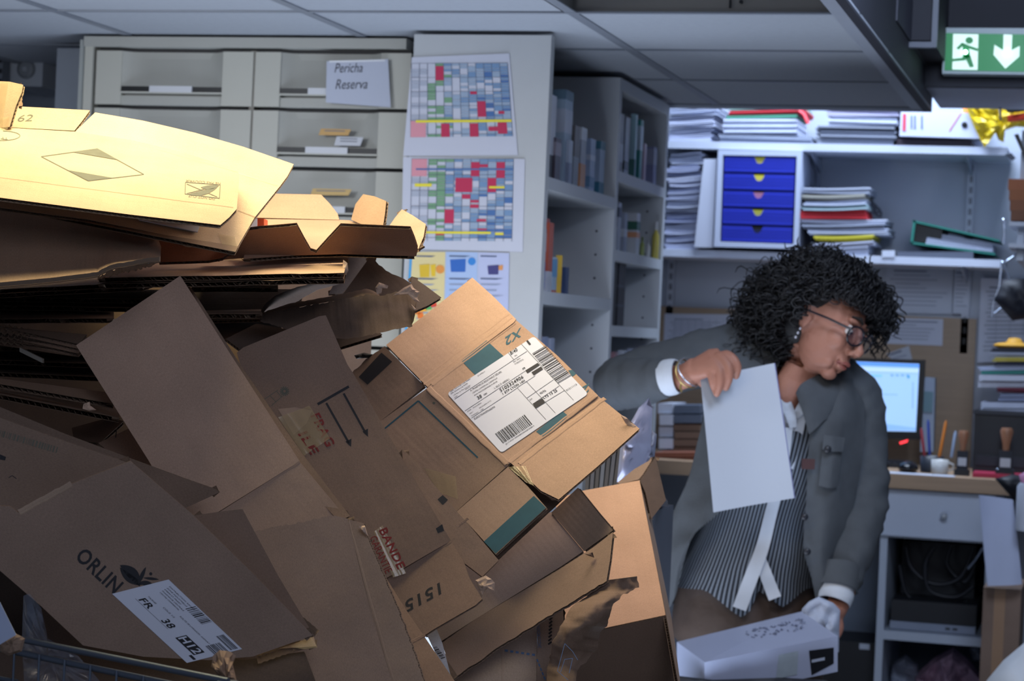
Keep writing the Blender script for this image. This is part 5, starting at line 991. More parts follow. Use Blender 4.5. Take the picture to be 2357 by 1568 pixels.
b = MB(); pl = Plane((1236, 1440, 3.16), (1234, 1600, 3.08), (1290, 1440, 3.14)); board(b, [(1237, 1440), (1296, 1400), (1300, 1480), (1280, 1640), (1235, 1640)], pl, h='#a98d74')
for k in range(6): inkline(b, (1236+k*4, 1518+k*10), (1239+k*4, 1525+k*10), 3.5, pl, bl)
inktext(b, '2ACCORDION', (1246, 1492), (1243, 1440), (1238, 1492), pl, bl)
for k in range(8): inkline(b, (1262+k*.4, 1484-k*8), (1270+k*.2, 1478-k*8), 4, pl, INKB)
b.build('side_panel', r)
b = MB(); board(b, [(978, 1452), (1004, 1446), (1018, 1480), (1040, 1566), (1010, 1520)], Plane((978, 1452, 3.02), (1004, 1446, 3.02), (1040, 1566, 2.98)), h='#a8b0bb', th=.002); plw = Plane((978, 1452, 3.018), (1004, 1446, 3.018), (1040, 1566, 2.978)); barcode(b, plw, (996, 1492), (1016, 1518), (10, -3), INKB, 4, 12, .001); tag(b.build('white_barcode_sleeve'), 'white plastic sleeve with a small barcode wedged between cartons at the bottom', 'sleeve')
# ---- K big open carton behind right
r = thing('open_tall_carton', at(1420, 1568, 3.6), 'tall open carton right of the pile, lit-toned orange-tan front over a shade-dark lower face', 'box'); KK = '#bf8d57'
add('front_panel', [(1280, 1148), (1340, 1130), (1472, 1106), (1500, 1250), (1532, 1416), (1387, 1447), (1280, 1475)], ((1340, 1130, 3.72), (1472, 1106, 3.72), (1387, 1446, 3.42)), h=KK, root=r, flute=((1472, 1106), (1532, 1416)), wash=.3)
add('lower_panel', [(1200, 1500), (1387, 1449), (1533, 1418), (1550, 1500), (1568, 1660), (1180, 1660)], ((1387, 1449, 3.42), (1533, 1418, 3.42), (1550, 1560, 3.44)), h='#6c543f', root=r)  # shade of the lower face is put into its darker brown
add('right_side', [(1472, 1106), (1486, 1130), (1546, 1424), (1570, 1600), (1566, 1600), (1534, 1420)], ((1472, 1106, 3.72), (1534, 1420, 3.42), (1546, 1424, 3.60)), h='#8f7256', root=r)
add('right_flap', [(1509, 1052), (1533, 1152), (1499, 1195), (1486, 1135), (1474, 1108)], ((1509, 1052, 3.80), (1533, 1152, 3.78), (1474, 1108, 3.72)), h='#71583f', root=r)
add('rear_flap', [(1420, 1112), (1460, 1080), (1509, 1052), (1500, 1066), (1470, 1104), (1428, 1114)], ((1420, 1112, 3.74), (1509, 1052, 3.81), (1470, 1104, 3.735)), h='#8b6d4b', root=r)
# ---- N dark torn boards in the middle
r = thing('torn_dark_carton', at(850, 780, 3.2), 'dark ragged cardboard torn open across the middle, tips curling up', 'cardboard'); b = MB()
top = [(596, 726), (660, 712), (740, 698), (800, 686), (850, 677), (874, 682), (912, 672), (940, 664), (964, 676)]; bot = [(600, 740), (700, 770), (765, 779), (800, 780), (830, 776), (882, 764), (920, 756), (948, 752), (956, 720)]
warped(b, top, bot, lambda x, y, u, v: 3.14-.06*u+.012*math.sin(v*7)+.004*noise.noise(V((x/20, y/20, 3))), '#64503f', n=60, m=10, tear=1.6); b.build('torn_panel', r)
b = MB(); rows_t = [(596, 722), (660, 700), (740, 686), (800, 674), (846, 664), (872, 676)]; rows_b = [(598, 728), (660, 712), (740, 698), (800, 688), (850, 679), (874, 684)]
warped(b, rows_t, rows_b, lambda x, y, u, v: 3.22-.07*u, '#8f7050', n=40, m=5, tear=.8); b.build('fold_over_edge', r)
b = MB(); warped(b, [(596, 724), (610, 700), (634, 680), (680, 662), (720, 652), (762, 646)], [(604, 726), (640, 712), (680, 696), (700, 684), (730, 668), (790, 652)], lambda x, y, u, v: 3.2+.05*u, '#6f5843', n=30, m=6, tear=.6); b.build('curved_flap', r)
b = MB(); clump(b, [(868, 678), (864, 662), (872, 650), (884, 654), (894, 658), (892, 664), (880, 664), (878, 676)], 3.12, TORN, 61, .003, .006); clump(b, [(905, 680), (930, 662), (947, 654), (953, 664), (966, 672), (960, 684), (966, 695), (955, 694), (940, 678)], 3.10, TORN, 62, .003, .006); clump(b, [(946, 700), (958, 712), (954, 716), (948, 708)], 3.09, TORN, 63, .002, .004); tag(b.build('torn_tips', r), 'pale torn paper tips')
r = thing('dark_pointed_flap', at(900, 700, 3.3), 'dark pointed carton flap behind the torn cardboard, before the poster', 'cardboard')
add('pointed_panel', jag([(854, 588), (872, 610), (895, 626), (930, 642), (945, 652), (960, 690), (900, 720), (780, 690)], {1, 2, 3}, 1.5, 8), ((854, 588, 3.30), (945, 652, 3.26), (780, 690, 3.26)), h='#5e4b3d', root=r)
add('corner_panel', jag([(948, 636), (980, 658), (1016, 685), (984, 704), (946, 720), (940, 690)], {5}, 1.5, 6), ((948, 636, 3.28), (1016, 685, 3.26), (946, 720, 3.22)), h='#54453a', root=r)
simple('grey_cardboard_strip', [(806, 586), (854, 588), (826, 640), (787, 676), (756, 678), (780, 630)], ((806, 586, 3.36), (854, 588, 3.36), (770, 678, 3.30)), 'grey coated cardboard strip standing behind the torn dark carton', h='#7a7a80', th=.003)
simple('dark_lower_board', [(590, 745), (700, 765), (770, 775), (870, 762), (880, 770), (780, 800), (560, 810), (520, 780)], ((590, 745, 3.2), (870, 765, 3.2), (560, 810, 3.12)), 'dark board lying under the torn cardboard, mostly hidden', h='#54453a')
b = MB(); b.prism([at(675, 747, 3.12), at(728, 739, 3.12), at(730, 742, 3.11), at(677, 753, 3.11)], FW*.004, mat('#c9a06a', .6)); b.prism([at(675, 748, 3.118), at(692, 745, 3.118), at(692, 751, 3.11), at(677, 753, 3.108)], FW*.002, mat('#c8482e', .6)); tag(b.build('torn_label_edge'), 'tiny bright label edge with a red end on top of the arrow carton', 'label')
b = MB(); clump(b, [(815, 818), (838, 812), (858, 816), (850, 824), (820, 826)], 3.3, mat('#2a2725', .7), 64, .004, .004); tag(b.build('dark_cord_end'), 'dark cord end lying across the drawers gap beside the arrow carton', 'cord')
# ---- O the two flat boards with lit top
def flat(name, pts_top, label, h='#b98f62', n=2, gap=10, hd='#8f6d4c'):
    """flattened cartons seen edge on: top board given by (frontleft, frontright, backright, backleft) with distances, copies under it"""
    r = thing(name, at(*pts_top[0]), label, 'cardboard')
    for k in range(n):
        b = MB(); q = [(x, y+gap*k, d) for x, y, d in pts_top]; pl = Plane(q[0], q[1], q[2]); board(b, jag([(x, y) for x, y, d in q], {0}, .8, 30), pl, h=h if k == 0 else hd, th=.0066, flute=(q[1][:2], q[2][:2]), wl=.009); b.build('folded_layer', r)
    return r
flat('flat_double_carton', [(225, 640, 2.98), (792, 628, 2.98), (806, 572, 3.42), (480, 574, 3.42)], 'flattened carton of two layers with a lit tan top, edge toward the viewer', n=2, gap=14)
b = MB(); clump(b, [(790, 598), (800, 606), (802, 624), (795, 634), (788, 620)], 3.05, TORN, 71, .003, .005); tag(b.build('torn_paper_tuft'), 'torn paper tuft at the right end of the flat two-layer carton', 'paper')
flat('flat_thin_carton', [(-120, 672, 3.02), (330, 650, 3.02), (440, 612, 3.44), (-120, 612, 3.44)], 'flattened dark carton edge just below the curved brown panel', h='#7a6048', n=2, gap=9)
flat('flat_light_edge_carton', [(-150, 735, 3.06), (262, 733, 3.06), (262, 700, 3.44), (-150, 700, 3.44)], 'flattened carton with a light upper rim in the dark stack', h='#a58362', n=1)
flat('flat_folded_carton', [(440, 662, 3.12), (640, 662, 3.12), (640, 650, 3.3), (440, 652, 3.3)], 'flattened carton rim right below the lit two-layer carton', h='#b8a27e', n=1)
flat('flat_creased_carton', [(440, 724, 3.09), (604, 722, 3.09), (600, 712, 3.3), (440, 716, 3.3)], 'creased carton edge left of the torn dark cardboard', h='#b08a66', n=1)
flat('flat_middle_carton', [(-150, 742, 3.02), (0, 752, 3.02), (180, 792, 3.0), (200, 770, 3.3)], 'dark flattened carton sloping down behind the tall plain carton', h='#6d563f', n=3, gap=11)
flat('flat_sloping_carton', [(-150, 852, 2.98), (0, 884, 2.97), (262, 930, 2.97), (262, 905, 3.25)], 'long sloping flattened carton with visible fluting above the lower gap', h='#8a6b4c', n=1)
flat('flat_frayed_carton', [(-150, 878, 2.94), (0, 908, 2.93), (275, 962, 2.93), (275, 935, 3.2)], 'sloping flattened carton with a frayed edge, lowest of the left stack', h='#8a6b4c', n=1)
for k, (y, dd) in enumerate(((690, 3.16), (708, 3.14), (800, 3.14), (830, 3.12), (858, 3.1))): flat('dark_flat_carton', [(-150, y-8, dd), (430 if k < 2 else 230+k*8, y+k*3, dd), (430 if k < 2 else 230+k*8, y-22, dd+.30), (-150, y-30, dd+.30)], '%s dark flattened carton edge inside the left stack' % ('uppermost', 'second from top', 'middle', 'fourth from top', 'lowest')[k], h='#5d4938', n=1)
b = MB(); b.box(0, 0, mat('#77736a', .6), ax=(at(45, 800, 2.99), at(98, 826, 2.99)-at(45, 800, 2.99), UP*-.006, FW*.01)); tag(b.build('cardboard_scrap'), 'short pale cardboard scrap poking from the dark stack at the left', 'scrap')
b = MB(); clump(b, [(192, 930), (206, 925), (208, 934), (222, 944), (205, 946), (190, 941)], 2.92, TORN, 72, .002, .005); tag(b.build('frayed_paper_tuft'), 'frayed paper tuft on the sloping carton edge at the left', 'paper')
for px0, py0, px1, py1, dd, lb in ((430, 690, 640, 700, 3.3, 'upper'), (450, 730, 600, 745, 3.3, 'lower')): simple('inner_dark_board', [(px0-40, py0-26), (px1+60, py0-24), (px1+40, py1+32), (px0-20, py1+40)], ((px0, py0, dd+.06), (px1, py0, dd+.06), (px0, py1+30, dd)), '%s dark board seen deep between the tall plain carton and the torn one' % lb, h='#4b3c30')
# ---- R big curved brown face under the yellow carton
r = thing('curved_brown_carton', at(150, 640, 2.85), 'bulging brown carton panel with a ripped fluted edge below the yellow-lit carton', 'cardboard'); b = MB()
topR = [(-150, 462), (0, 476), (80, 482), (168, 492), (260, 512), (354, 536), (362, 545), (370, 567)]; botR = [(-150, 668), (0, 661), (120, 650), (224, 637), (236, 628), (262, 618), (320, 608), (368, 602)]
n_, m_ = 50, 20; Tq, Bq = resamp(topR, n_), resamp(botR, n_); rows = []
for i in range(n_):
    row = []
    for j in range(m_+1):
        v = j/m_; x, y = Tq[i][0]*(1-v)+Bq[i][0]*v, Tq[i][1]*(1-v)+Bq[i][1]*v; jj = rnd.uniform(-1.5, 1.5) if (j == m_ and i > n_*.62) else 0; row.append(at(x, y+jj, 3.0-.03*v-.25*v**2.2+.03*(i/n_)))
    rows.append(row)
mk = kraft('#b08a62', .5); b.grid(rows, mk, uv=lambda i, j: (i*.009, j*.006)); bk = [[p+FW*.004+UP*-.001 for p in q] for q in rows]; b.grid(bk, mk, uv=lambda i, j: (i*.009, j*.006))
k_ = kraft('#c4a27a', 0); zg = [[], []]
for i in range(n_*3):
    f = i/(n_*3-1)*(n_-1); i0 = min(int(f), n_-2); p = rows[i0][m_].lerp(rows[i0+1][m_], f-i0); q = p+(FW*.004 if i % 2 else FW*.0003); zg[0].append(q+UP*-.001); zg[1].append(q+UP*.006)
b.grid(zg, k_); b.grid([[q[0] for q in rows], [q[0] for q in bk]], k_)
b.grid([rows[-1], bk[-1]], k_); b.build('curved_panel', r)
b = MB(); warped(b, [(224, 640), (262, 620), (320, 608), (366, 602)], [(222, 642), (262, 632), (322, 620), (360, 608)], lambda x, y, u, v: 2.87+.01*u, '#bb9870', n=36, m=3, tear=3.2); b.build('ripped_fluting', r)
# rust carton bit with white round mark
simple('rust_brown_carton', [(360, 540), (440, 545), (540, 574), (512, 594), (480, 600), (366, 604)], ((360, 540, 3.12), (540, 574, 3.10), (366, 604, 3.08)), 'rust-brown carton side with a round white mark, under the yellow-lit carton', h='#8c4f2c', prints=lambda b, pl: (inkpoly(b, [(388, 545), (438, 552), (434, 568), (400, 560)], pl, mat('#9a9288', .7, .1)), [inkline(b, (436+18*math.cos(k*.42), 560+9*math.sin(k*.42)), (436+18*math.cos(k*.42+.42), 560+9*math.sin(k*.42+.42)), 1.4, pl, mat('#b8ab9a', .7)) for k in range(15)]))
# ---- P die-cut tray
r = thing('die_cut_tray', at(720, 580, 3.1), 'open die-cut tan cardboard tray with upright slanted flaps, right of the yellow-lit carton', 'tray'); TK = '#c39a70'; TB_SHADE = '#9a6a42'  # front wall gets a darker brown that carries its shade
add('front_wall', [(490, 600), (530, 560), (567, 531), (600, 527), (640, 524), (683, 520), (700, 552), (715, 578), (728, 582), (755, 552), (784, 521), (945, 528), (955, 552), (962, 574), (958, 590), (870, 588), (787, 585), (620, 590)], ((567, 531, 3.06), (945, 528, 3.06), (870, 588, 3.13)), h=TB_SHADE, flute=((567, 531), (600, 590)), wash=.2)
add('floor_panel', [(560, 596), (575, 530), (591, 504), (700, 504), (804, 507), (844, 521), (885, 528), (955, 589), (790, 584), (700, 586)], ((591, 504, 3.46), (804, 507, 3.46), (800, 586, 3.14)), h=TK, flute=((591, 504), (560, 596)), wash=.3)
add('back_wall', [(589, 501), (605, 470), (635, 446), (739, 448), (760, 470), (777, 492), (781, 506), (700, 504)], ((589, 501, 3.46), (780, 505, 3.46), (700, 447, 3.56)), h=TK, flute=((589, 501), (780, 505)), wash=.9)
add('left_upright_flap', [(808, 506), (818, 470), (836, 447), (862, 452), (889, 463), (886, 492), (881, 524), (845, 522)], ((808, 506, 3.44), (881, 524, 3.34), (860, 452, 3.42)), h=TK)
add('right_upright_flap', [(894, 523), (910, 500), (925, 482), (950, 496), (980, 516), (975, 545), (963, 573), (958, 570), (945, 530)], ((894, 523, 3.32), (963, 573, 3.14), (950, 495, 3.32)), h=TK)
b = MB(); q = at(600, 520, 3.2); b.box(0, 0, mat('#d6592c', .5), ax=(at(592, 528, 3.22), RT*.010, FW*.05, UP*.016)); tag(b.build('orange_box'), 'small orange-red box end peeking beside the yellow-lit carton', 'box')
b = MB(); b.prism([at(566, 530, 3.16), at(592, 527, 3.16), at(592, 503, 3.2), at(580, 505, 3.2)], FW*.002, PLAB); tag(b.build('white_paper_corner'), 'white paper corner between the yellow-lit carton and the orange box', 'paper')
# ---- Q  the strongly lit carton on top
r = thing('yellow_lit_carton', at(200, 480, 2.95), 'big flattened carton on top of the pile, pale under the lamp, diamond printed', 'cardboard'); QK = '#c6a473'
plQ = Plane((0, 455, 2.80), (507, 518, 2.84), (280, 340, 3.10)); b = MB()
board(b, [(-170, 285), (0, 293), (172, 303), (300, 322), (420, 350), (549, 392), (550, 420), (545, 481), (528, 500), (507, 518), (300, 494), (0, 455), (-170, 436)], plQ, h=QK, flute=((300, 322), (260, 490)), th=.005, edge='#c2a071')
q = [(95, 361), (224, 343), (331, 402), (203, 417)]; G_ = lambda a_, c_, t: (a_[0]+(c_[0]-a_[0])*t, a_[1]+(c_[1]-a_[1])*t)
for k in range(4): inkline(b, q[k], q[(k+1) % 4], 1.8, plQ, INKG)
inkpoly(b, [G_(q[1], q[0], .44), q[1], G_(q[1], q[2], .44)], plQ, INKG, .0006); inkpoly(b, [G_(q[3], q[2], .44), q[3], G_(q[3], q[0], .44)], plQ, INKG, .0006)
inkpoly(b, [G_(q[1], q[0], .44), G_(q[1], q[2], .44), (235, 369)], plQ, INKG, .0006) if False else None
crease(b, (-100, 396), (537, 478), plQ, '#ad8c60', .0025, .0008); crease(b, (300, 326), (545, 396), plQ, QK, .002, .0004)
for p, s_ in (((427, 420), (507, 426)), ((507, 426), (505, 457)), ((505, 457), (426, 447)), ((426, 447), (427, 420)), ((430, 424), (500, 454)), ((430, 446), (500, 428))): inkline(b, p, s_, 1.6, plQ, INKG)
leaf(b, plQ, (432, 448), (500, 432), 10, 1, INKG); leaf(b, plQ, (462, 432), (504, 428), 7, 3, INKG)
inktext(b, 'NE PAS COUVRIR', (508, 421), (428, 414), (507, 426), plQ, INKG); inktext(b, 'DO NOT CUT', (495, 456), (434, 449), (494, 461), plQ, INKG)
for k in range(14): a0_ = -1.5+k*.24; inkline(b, (4+42*math.cos(a0_), 313+11*math.sin(a0_)), (4+42*math.cos(a0_+.24), 313+11*math.sin(a0_+.24)), 1.5, plQ, INKG)
for p, s_ in (((2, 320), (18, 322)), ((6, 316), (8, 322)), ((14, 317), (15, 322))): inkline(b, p, s_, 1.5, plQ, INKG)
b.build('main_panel', r)
plQt = Plane((0, 292, 3.20), (172, 302, 3.19), (207, 254, 3.24)); b = MB()
board(b, [(-170, 236), (0, 243), (100, 248), (207, 254), (188, 280), (171, 301), (0, 292), (-170, 284)], plQt, h=QK, edge='#c2a071', flute=((207, 254), (171, 301))); inktext(b, '162', (26, 281), (73, 279), (29, 266), plQt, INKG, slant=.15); b.build('top_flap', r)
plQ2 = Plane((219, 259, 3.26), (676, 378, 3.22), (544, 574, 2.93)); b = MB()
board(b, [(160, 320), (176, 300), (219, 259), (330, 278), (450, 306), (560, 338), (676, 378), (662, 405), (645, 428), (586, 501), (544, 573), (400, 545), (200, 505), (0, 478), (-170, 462), (-170, 400)], plQ2, h='#cbab78', flute=((560, 338), (500, 560)), edge='#cdb084'); crease(b, (545, 398), (640, 428), plQ2, '#cbab78', .004, .001); crease(b, (548, 485), (586, 500), plQ2, '#ad8c60', .003, .001)
b.build('rear_panel', r)
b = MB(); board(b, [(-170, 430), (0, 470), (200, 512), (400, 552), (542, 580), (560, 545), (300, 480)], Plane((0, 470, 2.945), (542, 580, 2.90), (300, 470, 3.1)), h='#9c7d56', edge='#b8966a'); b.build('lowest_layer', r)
b = MB(); b.prism([plQ2.p(x, y, .003) for x, y in ((300, 496), (330, 500), (460, 522), (454, 540), (320, 512))], plQ2.n*.001, PLAB); b.build('white_sheet_under_flap', r)
b = MB(); tapeY(b, [(502, 540), (540, 546), (546, 572), (512, 566)], plQ2, .001, .002); b.build('tape_piece', r)
r2 = thing('taped_upright_flap', at(10, 290, 3.05), 'upright taped cardboard flap standing at the top left edge of the pile', 'cardboard')
plQ3 = Plane((0, 290, 3.10), (22, 290, 3.09), (30, 190, 3.16)); b = MB(); board(b, [(-120, 180), (0, 187), (22, 188), (53, 195), (50, 212), (36, 245), (22, 292), (0, 294), (-120, 290)], plQ3, h='#c29c69', flute=((22, 188), (10, 290)), edge='#c9a878'); b.build('flap_panel', r2)
b = MB(); board(b, jag([(46, 200), (53, 196), (52, 244), (34, 246)], {1}, 2, 5), Plane((46, 200, 3.17), (53, 196, 3.19), (40, 246, 3.15)), h='#a98458'); b.build('frayed_side', r2)
b = MB(); tapeY(b, [(-40, 192), (20, 190), (6, 292), (-40, 300)], plQ3, .001, .003); tapeY(b, [(0, 276), (24, 270), (20, 300), (0, 302)], plQ3, .002, .003); b.build('clear_tape', r2)
# ---- wire cage, plastic, papers at bottom left
r = thing('wire_roll_cage', at(250, 1568, 2.46), 'grey wire roll cage at the bottom left holding the cartons', 'cage'); ST = mat('#5c6675', .4, .05, metal=.5); ORG[r.name].z = 0; r.location.z = 0
p0, p1 = at(108, 1484, 2.50), at(512, 1566, 2.36); e_ = (p1-p0); p0b = p0-e_*.35; p1b = p1+e_*.03; DN = V((0, 0, -1))
for k in range(2): b = MB(); b.tube([p0b+DN*.016*k, p1b+DN*.016*k], .0038, ST, 10); b.build('top_rail', r)
b = MB(); b.tube([p0b+DN*.28, p1b+DN*.28], .004, ST, 8); b.build('cross_wire', r); b = MB(); b.tube([p0b+DN*.05+FW*-.004, p0b+e_*.18+DN*.05], .003, ST, 8); b.build('cross_wire', r)
for k in range(9): b = MB(); q = p0b+e_*(.01+k*.152); b.tube([q+DN*.012-FW*.006, V((q.x, q.y, .12))-FW*.006], .0015, ST, 8); b.build('upright_wire', r)
for k in (0, 1): b = MB(); q = (p0b, p1b)[k]; b.tube([V((q.x, q.y, .1)), q], .012, ST, 10); b.lathe((q.x, q.y, 0), [(.03, 0), (.05, .03), (.05, .07), (.03, .1)], BLACK, 16); b.build('caster_post', r)
b = MB(); b.box(0, 0, ST, ax=(V((p0b.x, p0b.y, .1)), V((e_.x*1.5, e_.y*1.5, 0)), V((-.05, .16, 0)), V((0, 0, .02)))); b.build('base_plate', r)
PLA = mat('#9aa6bd', .15, .1, 8, alpha=.16, spec=.9)
b = MB(); pillow(b, [(54, 1372), (68, 1366), (95, 1400), (110, 1470), (180, 1510), (240, 1580), (60, 1640), (50, 1480)], 2.56, .02, .02, PLA, 12, seed=21, smooth=False); tag(b.build('clear_plastic_film'), 'crumpled clear plastic film hanging in the wire cage', 'plastic')
b = MB(); clump(b, [(490, 1510), (505, 1497), (530, 1500), (543, 1510), (536, 1530), (545, 1568), (540, 1620), (512, 1620), (505, 1560), (486, 1535)], 2.42, kraft('#9a7958', .2), 22, .018, .02); tag(b.build('crumpled_kraft_paper'), 'twisted crumple of kraft paper tied over the cage rail', 'paper')
b = MB(); b.prism([at(-80, 1330, 2.40), at(0, 1387, 2.40), at(37, 1462, 2.38), at(0, 1484, 2.38), at(-80, 1540, 2.38)], FW*.001, mat('#9aa6c0', .7)); tag(b.build('pale_paper_sheet'), 'pale blue-white paper corner at the left bottom edge', 'paper')
b = MB(); clump(b, [(0, 1484), (36, 1458), (58, 1470), (50, 1500), (20, 1510), (0, 1500)], 2.44, kraft('#8a6f55', .2), 23, .006, .006); tag(b.build('brown_paper_scrap'), 'rounded brown paper scrap beside the pale sheet', 'paper')
simple('caged_lower_carton', [(90, 1400), (560, 1520), (700, 1500), (760, 1660), (-60, 1700), (-60, 1470), (60, 1480)], ((90, 1480, 2.74), (560, 1520, 2.68), (200, 1640, 2.68)), 'dark brown carton inside the wire cage under the printed carton', h='#5e4b3a')
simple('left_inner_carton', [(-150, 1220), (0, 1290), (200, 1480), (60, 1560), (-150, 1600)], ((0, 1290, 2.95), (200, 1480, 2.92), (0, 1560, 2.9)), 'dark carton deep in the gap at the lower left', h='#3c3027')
b = MB(); a, c = at(-150, 1500, 2.87), at(1150, 1500, 3.05); zt_ = at(600, 1640, 2.8).z
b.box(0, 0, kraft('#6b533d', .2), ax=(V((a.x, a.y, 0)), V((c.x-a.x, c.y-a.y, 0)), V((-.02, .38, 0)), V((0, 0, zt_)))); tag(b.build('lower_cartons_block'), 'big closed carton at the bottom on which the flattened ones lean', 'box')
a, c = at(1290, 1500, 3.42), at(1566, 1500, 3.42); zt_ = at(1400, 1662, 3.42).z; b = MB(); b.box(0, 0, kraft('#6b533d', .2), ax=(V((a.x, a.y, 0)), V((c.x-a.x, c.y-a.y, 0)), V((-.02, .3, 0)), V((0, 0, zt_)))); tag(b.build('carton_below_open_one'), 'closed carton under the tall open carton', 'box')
# ================================================================== THE PERSON
PD = 5.0
def Q_(px, py, off=0.0): return at(px, py, PD+off)
def remesh(mb, name, voxel, smooth=6, parent=None, mats=None):
    """weld overlapping closed forms into one continuous surface"""
    org = ORG[parent.name] if parent else V((0, 0, 0))
    me = mb.mesh('tmp', org); o = bpy.data.objects.new('tmp', me); COL.objects.link(o)
    bm = bmesh.new(); bm.from_mesh(me); bmesh.ops.recalc_face_normals(bm, faces=bm.faces); bm.to_mesh(me); bm.free()
    m = o.modifiers.new('r', 'REMESH'); m.mode = 'VOXEL'; m.voxel_size = voxel; m.use_smooth_shade = True
    s = o.modifiers.new('s', 'SMOOTH'); s.factor = .5; s.iterations = smooth
    me2 = bpy.data.meshes.new_from_object(o.evaluated_get(bpy.context.evaluated_depsgraph_get())); me2.name = name
    bpy.data.objects.remove(o); bpy.data.meshes.remove(me)
    me2.materials.clear()
    for q in (mats or mb.mats): me2.materials.append(q)
    for p in me2.polygons: p.use_smooth = True; p.material_index = 0
    ob = bpy.data.objects.new(name, me2); COL.objects.link(ob)
    if parent: ob.parent = parent
    ORG[ob.name] = org; return ob
SKIN = mat('#8f6252', .55, .12, 9, .12, bs=90, spec=.35)
def limb(mb, pts, m, n=5, seg=16):
    """pts: (px, py, depthoff, radius)"""
    S_ = spl(pts, n); mb.tube([Q_(p[0], p[1], p[2]) for p in S_], [p[3] for p in S_], m, seg)
def ringloft(mb, pts, m, n=5, seg=28, a0=0, a1=2*math.pi, uvs=None, wr=0, seed=0, closed=True):
    """pts: (px, py, off, rx, ry, twist) elliptic rings, rx along picture right, ry along depth; angle 0 = right, pi/2 = away"""
    S_ = spl(pts, n); rows = []; K = len(S_)
    for i, p in enumerate(S_):
        c = Q_(*p[:3]); t = (Q_(*S_[min(i+1, K-1)][:3])-Q_(*S_[max(i-1, 0)][:3])).normalized()
        X = (RT-t*RT.dot(t)).normalized(); Y = t.cross(X)
        if Y.dot(FW) < 0: Y = -Y
        tw = p[5]; X2 = X*math.cos(tw)+Y*math.sin(tw); Y2 = -X*math.sin(tw)+Y*math.cos(tw); row = []
        for k in range(seg if closed else seg+1):
            a = a0+(a1-a0)*k/seg; w = 1+wr*(noise.noise(V((math.cos(a)*2.2, math.sin(a)*2.2+seed, i*.42)))+.5*noise.noise(V((math.cos(a)*3, math.sin(a)*3, i*1.1+seed))))
            row.append(c+X2*math.cos(a)*p[3]*w+Y2*math.sin(a)*p[4]*w)
        rows.append(row)
    mb.grid(rows, m, closed=closed, uv=(lambda i, j: (j/seg, i/K)) if uvs else None); return rows
hipx = Q_(1725, 1400)
PR = thing('person', (hipx.x, hipx.y, 0), 'person with dark curly hair and glasses in a grey overshirt, holding a paper stack', 'person')
# head frame
hf_img = (0.89, -0.45); ca, sa = math.cos(math.radians(37)), math.sin(math.radians(37))
HF = (RT*hf_img[0]*ca+UP*hf_img[1]*ca-FW*sa).normalized(); HU = RT*.45+UP*.89; HU = (HU-HF*HU.dot(HF)).normalized(); HS = HU.cross(HF).normalized()
if HS.dot(FW) > 0: HS = -HS          # towards the viewer
HC = Q_(1896, 747, -.075)
def H(f, u, s): return HC+HF*f+HU*u+HS*s
R3 = (HF, HU, HS)
b = MB(); m = SKIN
b.ball(H(-.012, .028, 0), (.098, .090, .074), m, R3, 24); b.ball(H(.028, -.030, 0), (.064, .080, .060), m, R3, 24)
b.ball(H(.066, -.094, 0), (.020, .017, .022), m, R3, 14); b.ball(H(.034, -.074, .026), (.048, .024, .018), m, R3, 16); b.ball(H(.034, -.074, -.026), (.048, .024, .018), m, R3, 16)
b.tube([H(.088, .022, 0), H(.100, -.004, 0), H(.113, -.026, 0), H(.112, -.036, 0)], [.0075, .0085, .012, .008], m, 12)
for s_ in (-1, 1):
    b.ball(H(.101, -.034, s_*.010), (.010, .008, .008), m, R3, 12); b.ball(H(.058, -.022, s_*.032), (.032, .030, .024), m, R3, 16); b.ball(H(.080, .032, s_*.022), (.014, .009, .024), m, R3, 12)
    b.ball(H(-.006, -.004, s_*.074), (.016, .030, .007), m, R3, 14); b.ball(H(-.012, .006, s_*.080), (.013, .016, .004), m, R3, 12)
b.ball(H(.092, -.060, 0), (.010, .007, .022), m, R3, 12); b.ball(H(.088, -.072, 0), (.010, .008, .019), m, R3, 12); b.ball(H(.084, -.052, 0), (.014, .014, .024), m, R3, 12)
for s_ in (-1, 1): b.ball(H(.074, .010, s_*.031), (.016, .012, .015), m, R3, 12)
# neck, torso, arms, legs
b.tube([H(-.03, -.03, 0), Q_(1850, 840, .01), Q_(1828, 900, .02), Q_(1815, 950, .03)], [.056, .054, .062, .08], m, 20)
q_ = ringloft(b, [(1822, 900, .03, .07, .06, 0), (1815, 930, .03, .14, .08, 0), (1805, 990, .03, .165, .10, 0), (1780, 1090, .03, .15, .10, 0), (1748, 1200, .04, .135, .095, 0), (1730, 1310, .05, .155, .11, 0), (1722, 1420, .06, .165, .115, 0)], m, 4)
b.face(list(reversed(q_[0])), m); b.face(q_[-1], m)
b.tube([Q_(1852, 845, -.05), Q_(1836, 885, -.045), Q_(1828, 925, -.060), Q_(1826, 958, -.066)], [(.046, .040), (.056, .036), (.046, .026), (.030, .018)], m, 18)
limb(b, [(1760, 880, .03, .05), (1690, 835, .03, .055), (1560, 848, .02, .048), (1430, 880, -.02, .042), (1425, 888, -.05, .040), (1500, 880, -.12, .036), (1570, 868, -.19, .028), (1605, 850, -.215, .029)], m)
limb(b, [(1880, 900, .03, .05), (1950, 905, .03, .055), (1978, 1020, .03, .046), (1985, 1160, .0, .040), (1965, 1280, -.06, .034), (1932, 1385, -.11, .026), (1915, 1410, -.125, .028)], m)
